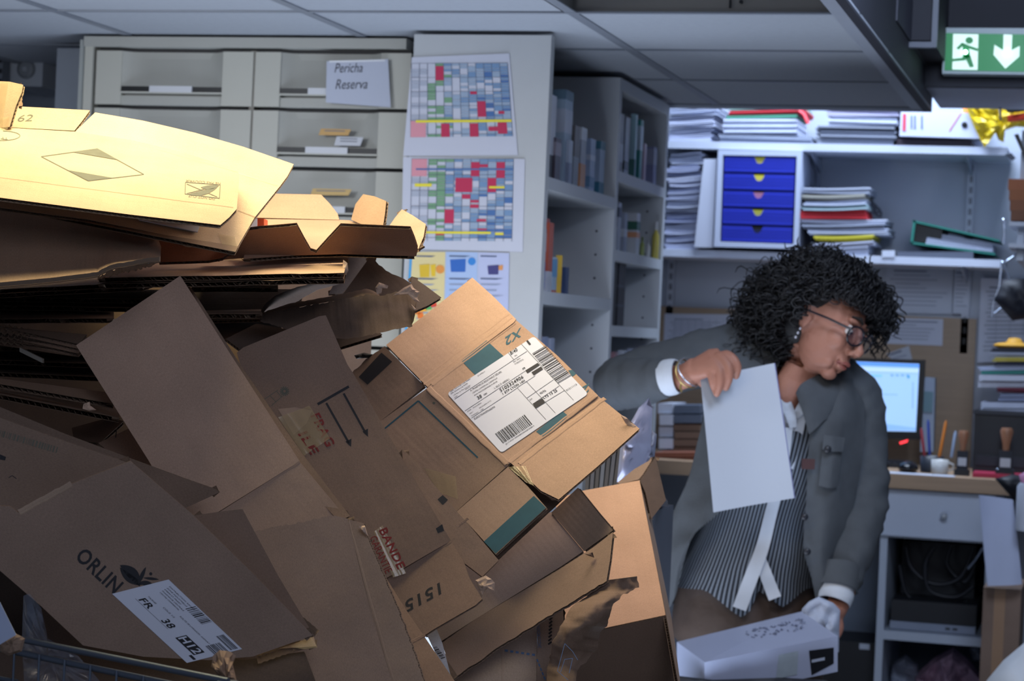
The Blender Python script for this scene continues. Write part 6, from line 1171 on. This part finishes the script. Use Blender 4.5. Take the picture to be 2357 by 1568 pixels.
# right hand (viewer's left), closed over the top of the paper stack: palm slab then four fingers and thumb
b.tube([Q_(1592, 855, -.212), Q_(1612, 846, -.225), Q_(1640, 832, -.235), Q_(1662, 824, -.236)], [(.026, .022), (.034, .020), (.040, .018), (.034, .014)], m, 18)
FG = {'index': [(1668, 818, -.238), (1686, 826, -.250), (1697, 845, -.253), (1694, 866, -.246)], 'middle': [(1655, 822, -.244), (1675, 842, -.260), (1678, 868, -.262), (1671, 892, -.254)],
      'ring': [(1638, 832, -.246), (1655, 852, -.262), (1657, 880, -.264), (1650, 906, -.256)], 'little': [(1622, 845, -.240), (1636, 862, -.256), (1641, 884, -.257), (1646, 900, -.250)]}
for k, (n_, p) in enumerate(FG.items()):
    r0 = (.0105, .0105, .0105, .0090)[k]; S_ = spl([(x, y, z, r_) for (x, y, z), r_ in zip([(1622+10*(3-k), 838, -.232)]+p, [r0*1.15, r0*1.12, r0*1.05, r0*.95, r0*.8])], 4)
    b.tube([Q_(*q[:3]) for q in S_], [q[3] for q in S_], m, 12); b.ball(Q_(*p[-1]), r0*.82, m, seg=10)
limb(b, [(1606, 862, -.215, .014), (1620, 880, -.205, .0135), (1640, 890, -.192, .0115), (1652, 892, -.188, .0095)], m, 4, 12)
# left hand gripping the silver box corner
b.tube([Q_(1925, 1395, -.12), Q_(1912, 1420, -.135), Q_(1896, 1445, -.145)], [(.026, .022), (.036, .020), (.034, .018)], m, 16)
for k in range(4): limb(b, [(1912-k*13, 1428+k*3, -.15, .0100), (1904-k*14, 1446+k*4, -.172, .0098), (1896-k*14, 1462+k*4, -.172, .0092), (1892-k*14, 1474+k*4, -.160, .0082)], m, 4, 10)
limb(b, [(1925, 1420, -.13, .013), (1930, 1445, -.14, .0125), (1922, 1468, -.15, .0105)], m, 4, 12)
# legs to the floor
for px, fx in ((1660, -.02), (1800, .03)):
    h_ = Q_(px, 1440, .06); path = [h_, V((h_.x+fx*.3, h_.y, .70)), V((h_.x+fx*.6, h_.y-.01, .48)), V((h_.x+fx, h_.y+.02, .28)), V((h_.x+fx, h_.y+.03, .08)), V((h_.x+fx, h_.y+.02, .04))]
    b.tube(path, [.085, .078, .055, .05, .036, .036], m, 16); b.tube([V((h_.x+fx, h_.y+.05, .035)), V((h_.x+fx, h_.y-.05, .035)), V((h_.x+fx, h_.y-.15, .025))], [.034, .036, .026], m, 14)
BODY = remesh(b, 'body', .0028, 5, PR)
tag(BODY)
# face details
b = MB(); LIP = mat('#7d463f', .4, .05)
b.tube([H(.086, -.064, .022), H(.099, -.061, .010), H(.103, -.0605, 0), H(.099, -.061, -.010), H(.086, -.064, -.022)], [.002, .0042, .0045, .0042, .002], LIP, 8)
b.tube([H(.084, -.067, .020), H(.094, -.070, .009), H(.098, -.0705, 0), H(.094, -.070, -.009), H(.084, -.067, -.020)], [.002, .0045, .005, .0045, .002], LIP, 8); b.build('lips', PR)
for s_ in (1, -1):
    b = MB(); b.ball(H(.0805, .009, s_*.031), .0122, mat('#b9b2ad', .2), R3, 14); b.ball(H(.0885, .005, s_*.031), (.005, .0056, .0056), mat('#241a16', .15), R3, 10); b.build('eye', PR)
    b = MB(); b.tube([H(.088, .016, s_*.017), H(.093, .015, s_*.030), H(.085, .013, s_*.044)], [.0028, .0036, .0025], mat('#8a5f52', .6), 8); b.build('eyelid', PR)
    b = MB(); b.tube([H(.096, .034, s_*.012), H(.096, .042, s_*.028), H(.082, .038, s_*.046)], [.003, .0042, .002], mat('#1a1412', .9), 8); b.build('eyebrow', PR)
GF = mat('#14141c', .25, .02); 
gl = MB()
for s_ in (1, -1):
    c = H(.105, .002, s_*.033); pts = [c+HU*(.021*math.sin(a)*(1 if math.sin(a) > 0 else 1.05))+(HS*s_*.94+HF*-.22)*(.028*math.cos(a)) for a in [2*math.pi*k/24 for k in range(25)]]
    gl.tube(pts, .0024, GF, 8); gl.tube([H(.100, .010, s_*.060), H(.05, .010, s_*.080), H(-.005, .008, s_*.086), H(-.03, -.008, s_*.082)], [.003, .0026, .0024, .0024], GF, 8)
gl.tube([H(.112, .008, .010), H(.116, .011, 0), H(.112, .008, -.010)], .0022, GF, 8); g_ = gl.build('glasses', PR); tag(g_, 'dark-rimmed glasses')
for s_ in (1, -1):
    b = MB(); c = H(.105, .002, s_*.033); b.face([c+HU*(.020*math.sin(a))+(HS*s_*.94+HF*-.22)*(.027*math.cos(a)) for a in [2*math.pi*k/24 for k in range(24)]], mat('#2a2840', .08, 0, alpha=.32, spec=.8)); b.build('lens', g_)
b = MB(); 
for k in range(3): b.ball(H(-.004, -.036-.011*k, .079), .0035, mat('#b9bcc8', .2, metal=.6), seg=8)
b.build('earring', PR)
# hair: a curly mass of ringlets
HR = mat('#0b0a0e', .5, .25, 30, spec=.35); b = MB(); r5 = random.Random(11)
b.ball(H(-.030, .044, 0), (.095, .092, .082), HR, R3, 24); b.ball(H(-.065, -.01, 0), (.07, .09, .080), HR, R3, 20)
def ringlet(root, d, L, droop, rad, turns, th, ph):
    n_ = max(10, int(turns*7)); pts = []; p = root.copy(); dd = d.normalized()
    ax0 = dd.orthogonal().normalized()
    for i in range(n_+1):
        t = i/n_; v_ = (dd*(1-t*droop)+V((0, 0, -1))*droop*t).normalized(); p = p+v_*(L/n_); a_ = v_.cross(ax0).normalized(); c_ = v_.cross(a_); an = ph+turns*2*math.pi*t; rr = rad*min(1, t*5)
        pts.append(p+a_*math.cos(an)*rr+c_*math.sin(an)*rr)
    b.tube(pts, [th]*(n_)+[th*.5], HR, 4, cap=False)
cnt = 0
while cnt < 3000:
    q = V((r5.gauss(0, 1), r5.gauss(0, 1), r5.gauss(0, 1))).normalized(); f, u, s_ = q
    if u < -.35 and f > -.2: continue
    if f > .38 and u < .32: continue
    if f > .10 and u < .12: continue
    if s_ > .55 and f > -.02 and u < .25 and u > -.4 and r5.random() < .8: continue
    root = H(-.022+.095*f, .042+.088*u, .080*s_)
    d = HF*f+HU*u+HS*s_
    d = d+V((r5.uniform(-.4, .4), r5.uniform(-.4, .4), r5.uniform(-.4, .4))); back = max(0, -f)
    L = r5.uniform(.02, .045)+.06*back*r5.random()+(.03 if u < .2 else 0)
    if f > .2: L = r5.uniform(.03, .06)
    ringlet(root, d, L, r5.uniform(.45, .85), r5.uniform(.008, .014), r5.uniform(1.4, 3.2), r5.uniform(.0009, .0020), r5.uniform(0, 6.28)); cnt += 1
# long back and side curls reaching the shoulder (picture left), forelocks hanging over the far temple (picture right)
for k in range(900):
    x = r5.uniform(1742, 1845); y = r5.uniform(660, 780); o_ = r5.uniform(-.06, .10); ringlet(Q_(x, y, o_), V((-.5+r5.uniform(-.5, .3), r5.uniform(-.5, .3), r5.uniform(-.8, .2))), r5.uniform(.05, .10), .6, r5.uniform(.007, .012), r5.uniform(1.5, 3), r5.uniform(.0009, .0018), r5.uniform(0, 6))
for k in range(260):
    x = r5.uniform(1955, 2035); y = r5.uniform(640, 715); ringlet(Q_(x, y, r5.uniform(-.01, .10)), V((.5+r5.uniform(-.3, .3), .2, -.4)), r5.uniform(.05, .09), .85, r5.uniform(.005, .010), r5.uniform(1.5, 3), r5.uniform(.0012, .0022), r5.uniform(0, 6))
for k in range(26): x = r5.uniform(2005, 2040); ringlet(Q_(x, 725, r5.uniform(.0, .08)), V((.1, .1, -1)), r5.uniform(.05, .10), .9, .006, 2.4, .0013, r5.uniform(0, 6))
b.ball(Q_(1795, 715, .03), (.050, .06, .075), HR); b.ball(Q_(1968, 655, .05), (.052, .06, .042), HR)
tag(b.build('hair', PR), 'short-to-medium black curly hair')
# clothes --------------------------------------------------------------
JK = mat('#43474c', .85, .10, 40, .10, bs=260, spec=.2); SH = uvmat('#23262d', '#6f7782', 112, .60); SHW = mat('#a9afb9', .8, .04, 30, .1); TR = mat('#3d312b', .8, .15, 14, .25, bs=40)
# trousers
b = MB(); q_ = ringloft(b, [(1728, 1310, .05, .160, .118, 0), (1724, 1380, .06, .172, .125, 0), (1720, 1450, .06, .178, .13, 0), (1718, 1480, .06, .17, .12, 0)], TR, 4, wr=.02); b.face(list(reversed(q_[0])), TR); b.face(q_[-1], TR)
for px, fx in ((1660, -.02), (1800, .03)):
    h_ = Q_(px, 1430, .06); b.tube([h_, V((h_.x+fx*.3, h_.y, .72)), V((h_.x+fx*.6, h_.y-.01, .48)), V((h_.x+fx, h_.y+.02, .28)), V((h_.x+fx, h_.y+.03, .09))], [.098, .092, .078, .07, .062], TR, 20)
remesh(b, 'trousers', .006, 5, PR)
for px, fx in ((1660, -.02), (1800, .03)):
    h_ = Q_(px, 1440, .06); b = MB(); b.tube([V((h_.x+fx, h_.y+.08, .045)), V((h_.x+fx, h_.y-.03, .05)), V((h_.x+fx, h_.y-.17, .032))], [(.045, .042), (.048, .046), (.036, .030)], mat('#1d1c20', .5), 16); b.build('shoe', PR)
# striped shirt with pointed hem
b = MB(); seg = 60; S_ = spl([(1815, 925, .025, .150, .098, 0), (1806, 985, .02, .172, .118, 0), (1785, 1080, .02, .160, .118, 0), (1755, 1190, .03, .150, .112, 0), (1728, 1290, .04, .168, .125, 0), (1712, 1345, .05, .182, .135, 0)], 7); rows = []
for i, p in enumerate(S_):
    t = i/(len(S_)-1); row = []
    for k in range(seg+1):
        a = -math.pi/2+2*math.pi*k/seg; fr = math.cos(a+math.pi/2)   # 1 in front
        dp = 0
        if t > .82:
            e = (t-.82)/.18; dx = math.cos(a); dp = e*(62*max(0, 1-abs(dx+.12)/.42) if fr > 0 and dx < .1 else (40*max(0, 1-abs(dx-.42)/.3) if fr > 0 else 0))
        w = 1+.018*noise.noise(V((k*.35, i*.3, 2)))
        row.append(Q_(p[0], p[1]+dp, p[2])+RT*math.cos(a)*p[3]*w+FW*math.sin(a)*p[4]*w)
    rows.append(row)
NV = 7
b.grid(rows[0:], SH, uv=lambda i, j: (j/seg, i/len(S_)))
b.grid([[q-FW*.0015*(-1) for q in r_] for r_ in rows], SH, uv=lambda i, j: (j/seg, i/len(S_)))
shirt = b.build('striped_shirt', PR)
def drape(pts, width, m, name, off=-.135, lift=0, parent=None, thick=.003, label=None):
    """cloth strip following picture points (px,py,depthoff,halfwidth px)"""
    b = MB(); S_ = spl(pts, 6); rows = []
    for i, p in enumerate(S_):
        nx = S_[min(i+1, len(S_)-1)]; pv = S_[max(i-1, 0)]; dx, dy = nx[0]-pv[0], nx[1]-pv[1]; L = math.hypot(dx, dy) or 1; ux, uy = -dy/L, dx/L
        rows.append([Q_(p[0]+ux*p[3]*e, p[1]+uy*p[3]*e, p[2]+.004*math.sin(i*.8)+.006*abs(e)*0) for e in (-1, -.5, 0, .5, 1)])
    b.grid(rows, m); b.grid([[q+FW*thick for q in r_] for r_ in rows], m)
    b.grid([[r_[0] for r_ in rows], [r_[0]+FW*thick for r_ in rows]], m); b.grid([[r_[-1] for r_ in rows], [r_[-1]+FW*thick for r_ in rows]], m)
    o = b.build(name, parent or PR)
    if label: tag(o, label)
    return o
drape([(1812, 985, -.104, 13), (1800, 1080, -.106, 13), (1775, 1180, -.100, 14), (1755, 1260, -.105, 15), (1725, 1340, -.112, 16), (1702, 1402, -.108, 16)], 0, SHW, 'shirt_placket', label='plain pale button placket of the striped shirt')
drape([(1748, 1275, -.098, 10), (1762, 1320, -.102, 14), (1784, 1378, -.104, 15)], 0, SHW, 'shirt_placket', label='lower edge of the shirt opening')
# skin at the neckline and open white collar
drape([(1790, 868, -.03, 9), (1800, 905, -.075, 11), (1818, 950, -.104, 12), (1826, 985, -.110, 8)], 0, SHW, 'shirt_collar', label='white inner collar')
drape([(1912, 852, -.04, 12), (1888, 888, -.075, 13), (1856, 925, -.100, 13), (1830, 960, -.108, 8)], 0, SHW, 'shirt_collar', label='white inner collar')
b = MB(); pts = [(1795, 900), (1822, 960), (1832, 985), (1868, 935), (1872, 960), (1850, 1060), (1835, 1150), (1790, 1150), (1770, 1000), (1775, 900)]
b.prism([Q_(x, y, -.098) for x, y in ((1800, 925), (1832, 962), (1862, 930), (1850, 990), (1826, 1080), (1806, 1080), (1798, 1000))], FW*.004, SHW); b.build('white_undershirt', PR)
# jacket body: open shell round the back, front edges left and right
b = MB(); seg = 48
def shell(rings, name, wr=.035, seed=1, both=True, m=JK, th=.004):
    """rings: px,py,off,rx,ry,a0,a1 (angles measured from picture right, going round the back = pi/2)"""
    b = MB(); S_ = spl(rings, 6); rows = []
    for i, p in enumerate(S_):
        c = Q_(*p[:3]); row = []
        for k in range(seg+1):
            a = p[5]+(p[6]-p[5])*k/seg; w = 1+wr*(noise.noise(V((k*.16, i*.14, seed)))+.6*noise.noise(V((k*.4, i*.22, seed+5)))); row.append(c+RT*math.cos(a)*p[3]*w+FW*math.sin(a)*p[4]*w)
        rows.append(row)
    inn = [[q.lerp(Q_(*S_[i][:3]), .03) for q in r_] for i, r_ in enumerate(rows)]
    b.grid(rows, m); b.grid(inn, m); b.grid([[r_[0] for r_ in rows], [r_[0] for r_ in inn]], m); b.grid([[r_[-1] for r_ in rows], [r_[-1] for r_ in inn]], m); b.grid([rows[-1], inn[-1]], m); b.grid([rows[0], inn[0]], m)
    return b.build(name, PR)
hp = math.pi/2
shell([(1838, 852, .03, .075, .062, -hp+.75, 3*hp-.9), (1828, 880, .03, .150, .085, -hp+.42, 3*hp-.62), (1816, 935, .03, .188, .118, -hp+.30, 3*hp-.42), (1806, 1000, .03, .196, .132, -hp+.28, 3*hp-.62), (1790, 1090, .03, .198, .136, -hp+.38, 3*hp-.95),
       (1765, 1190, .03, .212, .140, -hp+.62, 3*hp-1.05), (1745, 1280, .04, .222, .148, -hp+.85, 3*hp-1.15), (1735, 1350, .05, .225, .15, -hp+.85, 3*hp-1.25), (1730, 1400, .05, .222, .15, -hp+.82, 3*hp-1.3)], 'overshirt')
# jacket right front panel (picture right) with pocket and hanging left flap (picture left)
def sheetpts(grid, m, name, wr=.006, seed=3, parent=None, th=.004, label=None, sub=5):
    """cloth surface from a net of control points (px,py,off)"""
    R_ = [spl(r_, sub) for r_ in grid]; C_ = [spl([R_[i][j] for i in range(len(R_))], sub) for j in range(len(R_[0]))]
    rows = [[Q_(C_[j][i][0], C_[j][i][1], C_[j][i][2]+wr*(noise.noise(V((j*.22, i*.22, seed)))+.5*noise.noise(V((j*.6, i*.5, seed))))) for j in range(len(C_))] for i in range(len(C_[0]))]
    b = MB(); b.grid(rows, m); bk = [[q+FW*th for q in r_] for r_ in rows]; b.grid(bk, m)
    for e in ([r_[0] for r_ in rows], [r_[-1] for r_ in rows]): b.grid([e, [q+FW*th for q in e]], m)
    for e in (rows[0], rows[-1]): b.grid([e, [q+FW*th for q in e]], m)
    o = b.build(name, parent or PR)
    if label: tag(o, label)
    return o
sheetpts([[(1918, 868, -.06), (1950, 868, -.06), (1985, 884, -.02)], [(1880, 930, -.11), (1935, 935, -.115), (1990, 950, -.05)], [(1862, 1030, -.13), (1920, 1040, -.14), (1985, 1050, -.06)], [(1856, 1150, -.13), (1905, 1160, -.14), (1965, 1170, -.07)],
          [(1850, 1260, -.13), (1895, 1270, -.14), (1940, 1270, -.07)], [(1868, 1330, -.12), (1900, 1350, -.12), (1930, 1350, -.06)], [(1880, 1390, -.10), (1905, 1400, -.10), (1925, 1400, -.06)]], JK, 'overshirt_front', .012, 4)
sheetpts([[(1700, 800, -.04), (1740, 830, -.07), (1786, 862, -.05)], [(1640, 900, -.07), (1700, 905, -.10), (1790, 915, -.09)], [(1610, 1000, -.09), (1690, 1010, -.12), (1770, 1020, -.12)], [(1585, 1100, -.09), (1650, 1110, -.12), (1720, 1110, -.13)],
          [(1545, 1190, -.08), (1600, 1200, -.12), (1650, 1185, -.13)], [(1512, 1290, -.05), (1550, 1290, -.10), (1590, 1245, -.12)], [(1522, 1400, -.03), (1540, 1400, -.07), (1556, 1370, -.09)]], JK, 'overshirt_front', .014, 6)
sheetpts([[(1832, 905, -.12), (1850, 880, -.115), (1915, 850, -.06), (1930, 848, -.04)], [(1848, 950, -.145), (1872, 930, -.145), (1930, 905, -.10), (1948, 890, -.08)], [(1862, 1000, -.150), (1880, 985, -.150), (1895, 970, -.14), (1905, 965, -.13)]], JK, 'jacket_collar', .003, 8)
sheetpts([[(1895, 1000, -.160), (1920, 1004, -.162), (1945, 1008, -.145)], [(1893, 1035, -.162), (1918, 1040, -.165), (1940, 1040, -.147)]], JK, 'pocket_flap', .002, 9)
sheetpts([[(1893, 1036, -.153), (1918, 1040, -.155), (1938, 1042, -.138)], [(1888, 1080, -.156), (1912, 1086, -.160), (1932, 1084, -.14)], [(1884, 1118, -.155), (1908, 1124, -.158), (1928, 1122, -.138)]], JK, 'chest_pocket', .002, 10)
b = MB(); b.prism([Q_(x, y, -.157) for x, y in ((1846, 1056), (1876, 1057), (1875, 1081), (1845, 1080))], FW*.006, mat('#3c2426', .6)); tag(b.build('leather_patch', PR), 'small dark red patch on the jacket front')
for x, y in ((1905, 1035), (1852, 1190), (1858, 1270)): b = MB(); b.lathe(Q_(x, y, -.164), [(.008, 0), (.008, .003), (.003, .004)], mat('#1d1f26', .4), 14, ax=-FW); b.build('button', PR)
# sleeves
def sleeve(rings, name, wr, seed, m=JK, n=7):
    b = MB(); S_ = spl(rings, n); path = [Q_(p[0], p[1], p[2]) for p in S_]; rows = []; prev = None; K = len(S_); seg = 28
    for i, p in enumerate(path):
        t = (path[min(i+1, K-1)]-path[max(i-1, 0)]).normalized()
        a = t.orthogonal().normalized() if prev is None else (prev-t*prev.dot(t)).normalized(); prev = a; c = t.cross(a); row = []
        for k in range(seg):
            an = 2*math.pi*k/seg; w = 1+wr*(noise.noise(V((math.cos(an)*1.3+seed, math.sin(an)*1.3, i*.38)))*1.3+.7*noise.noise(V((math.cos(an)*1.1, math.sin(an)*1.1+seed, i*.95)))+.25*math.sin(i*.9+2.2*math.sin(an+seed)))
            row.append(p+(a*math.cos(an)+c*math.sin(an))*S_[i][3]*w)
        rows.append(row)
    b.grid(rows, m, closed=True); b.grid([[q.lerp(path[i], .08) for q in r_] for i, r_ in enumerate(rows)], m, closed=True); b.grid([rows[-1], [q.lerp(path[-1], .08) for q in rows[-1]]], m, closed=True)
    return b.build(name, PR)
sleeve([(1775, 850, .02, .075), (1720, 822, .02, .078), (1660, 818, .03, .070), (1570, 838, .02, .064), (1480, 862, .0, .062), (1432, 880, -.03, .058), (1424, 884, -.07, .058), (1455, 882, -.11, .056), (1500, 876, -.15, .050), (1536, 870, -.178, .042)], 'sleeve', .075, 2)
sleeve([(1900, 885, .03, .070), (1948, 905, .03, .072), (1972, 965, .03, .066), (1982, 1060, .02, .060), (1978, 1150, .0, .064), (1966, 1230, -.04, .058), (1945, 1310, -.085, .046), (1932, 1350, -.105, .042)], 'sleeve', .12, 5)
sleeve([(1932, 1300, -.09, .050), (1930, 1330, -.10, .048), (1926, 1356, -.11, .046)], 'jacket_cuff', .015, 7)
for pts, s_ in ((((1528, 872, -.175, .040), (1546, 868, -.184, .041), (1560, 866, -.190, .038)), 3), (((1928, 1352, -.108, .038), (1924, 1372, -.115, .040), (1920, 1386, -.12, .037)), 4)): tag(sleeve(list(pts), 'shirt_cuff', .01, s_, SHW), 'white shirt cuff')
BR = mat('#b09a62', .3, .05, metal=.8)
for k, (x, y, z, rr) in enumerate(((1580, 862, -.205, .034), (1587, 858, -.208, .034))):
    c = Q_(x, y, z); t = (Q_(1605, 850, -.215)-Q_(1570, 868, -.19)).normalized(); a = t.orthogonal().normalized(); e = t.cross(a); b = MB()
    b.tube([c+a*rr*math.cos(q)+e*rr*math.sin(q)+t*.004*math.sin(q*2+k) for q in [2*math.pi*j/26 for j in range(27)]], .0016, BR if k == 0 else mat('#b7bcc6', .2, metal=.8), 6); b.build('bracelet', PR)
b = MB(); b.tube([Q_(1568, 880, -.225), Q_(1566, 892, -.226), Q_(1569, 903, -.226)], [.002, .003, .0015], BR, 6); b.build('bracelet_charm', PR)
# ---- things held
b = MB(); pp = [Q_(1612, 872, -.232), Q_(1782, 836, -.205), Q_(1828, 1147, -.215), Q_(1642, 1180, -.250)]; rows = []
for i in range(13):
    v_ = i/12; rows.append([pp[0].lerp(pp[1], u/10).lerp(pp[3].lerp(pp[2], u/10), v_)+FW*(.010*math.sin(u/10*math.pi)-.006*math.sin(v_*math.pi)) for u in range(11)])
PS = mat('#9ba2ae', .7, .015, 6); b.grid(rows, PS); bk = [[q+FW*.007+RT*.003 for q in r_] for r_ in rows]; b.grid(bk, PS)
PE2 = mat('#9497c6', .7)
for e0, e1 in (([r_[0] for r_ in rows], [r_[0] for r_ in bk]), ([r_[-1] for r_ in rows], [r_[-1] for r_ in bk]), (rows[0], bk[0]), (rows[-1], bk[-1])): b.grid([e0, e1], PE2)
tag(b.build('paper_stack'), "white paper stack held hanging from the person's raised hand", 'paper')
r = thing('wrapped_box', Q_(1750, 1568, -.25), 'long flat silver-white box in plastic wrap held low in front of the person', 'box')
A_ = Q_(1622, 1525, -.38); B_ = Q_(1928, 1464, -.27); C_ = Q_(1845, 1408, -.165); D_ = Q_(1558, 1478, -.25); Dn = -UP*.078; FM = mat('#878fa6', .4, .05, 10, spec=.4); FM2 = mat('#878fa6', .4, .04, 10, spec=.4)
b = MB(); b.face([A_, B_, C_, D_], FM2); b.face([A_+Dn, B_+Dn, C_+Dn, D_+Dn], FM)
for p, q in ((A_, B_), (B_, C_), (C_, D_), (D_, A_)): b.face([p, q, q+Dn, p+Dn], FM)
b.build('carton', r)
fw = lambda u, v, o=.001: A_.lerp(B_, u)+Dn*v-FW*o+UP*0
b = MB(); b.face([fw(.78, .25), fw(.97, .30), fw(.97, .75), fw(.80, .95)], mat('#101218', .3)); b.face([fw(.80, .52, .002), fw(.90, .52, .002), fw(.90, .6, .002), fw(.80, .6, .002)], mat('#8b94a6')); b.build('black_label', r)
b = MB(); b.face([fw(.55, .2), fw(.70, .2), fw(.69, .85), fw(.53, .85)], mat('#7f8a94', .5, .1, 60)); b.build('grey_label', r)
b = MB(); tp = lambda u, v: A_.lerp(B_, u).lerp(D_.lerp(C_, u), v)+UP*.006
r9 = random.Random(5)
for k in range(60):
    u, v = r9.uniform(.45, .9), r9.uniform(.35, .7); s_ = r9.uniform(.008, .022); b.face([tp(u, v), tp(u+s_, v+.01), tp(u+s_*.8, v+.05*r9.random()+.02), tp(u-s_*.3, v+.03)], mat('#5a6178', .5))
tag(b.build('printed_pattern', r), kind='stuff')
b = MB(); WR = mat('#99a2b6', .55, .05, 8, .3, bs=30, spec=.3)
pillow(b, [(1846, 1402), (1862, 1385), (1884, 1374), (1918, 1388), (1934, 1405), (1932, 1440), (1931, 1500), (1918, 1516), (1916, 1470), (1890, 1462), (1858, 1452), (1842, 1432)], lambda x, y: 4.84, .028, .018, WR, 9, rings=8, seed=30)
tag(b.build('gathered_wrap', r), 'gathered white plastic wrap pulled over the gripping hand')
r = thing('black_crate', V((at(1720, 1640, 4.62).x, at(1720, 1640, 4.62).y, 0)), 'black crate with a padded rim directly below the silver-white box', 'crate')
b = MB(); pillow(b, [(1500, 1575), (1560, 1556), (1640, 1565), (1800, 1560), (1900, 1566), (1960, 1590), (1900, 1660), (1500, 1660)], 4.62, .03, .02, mat('#14161d', .6, .1), 18, seed=33); b.build('padded_rim', r)
b = MB(); q = at(1720, 1640, 4.60); b.box((q.x-.2, q.y-.03, 0), (q.x+.2, q.y+.05, q.z), mat('#1a1c23', .6)); b.build('crate_body', r)
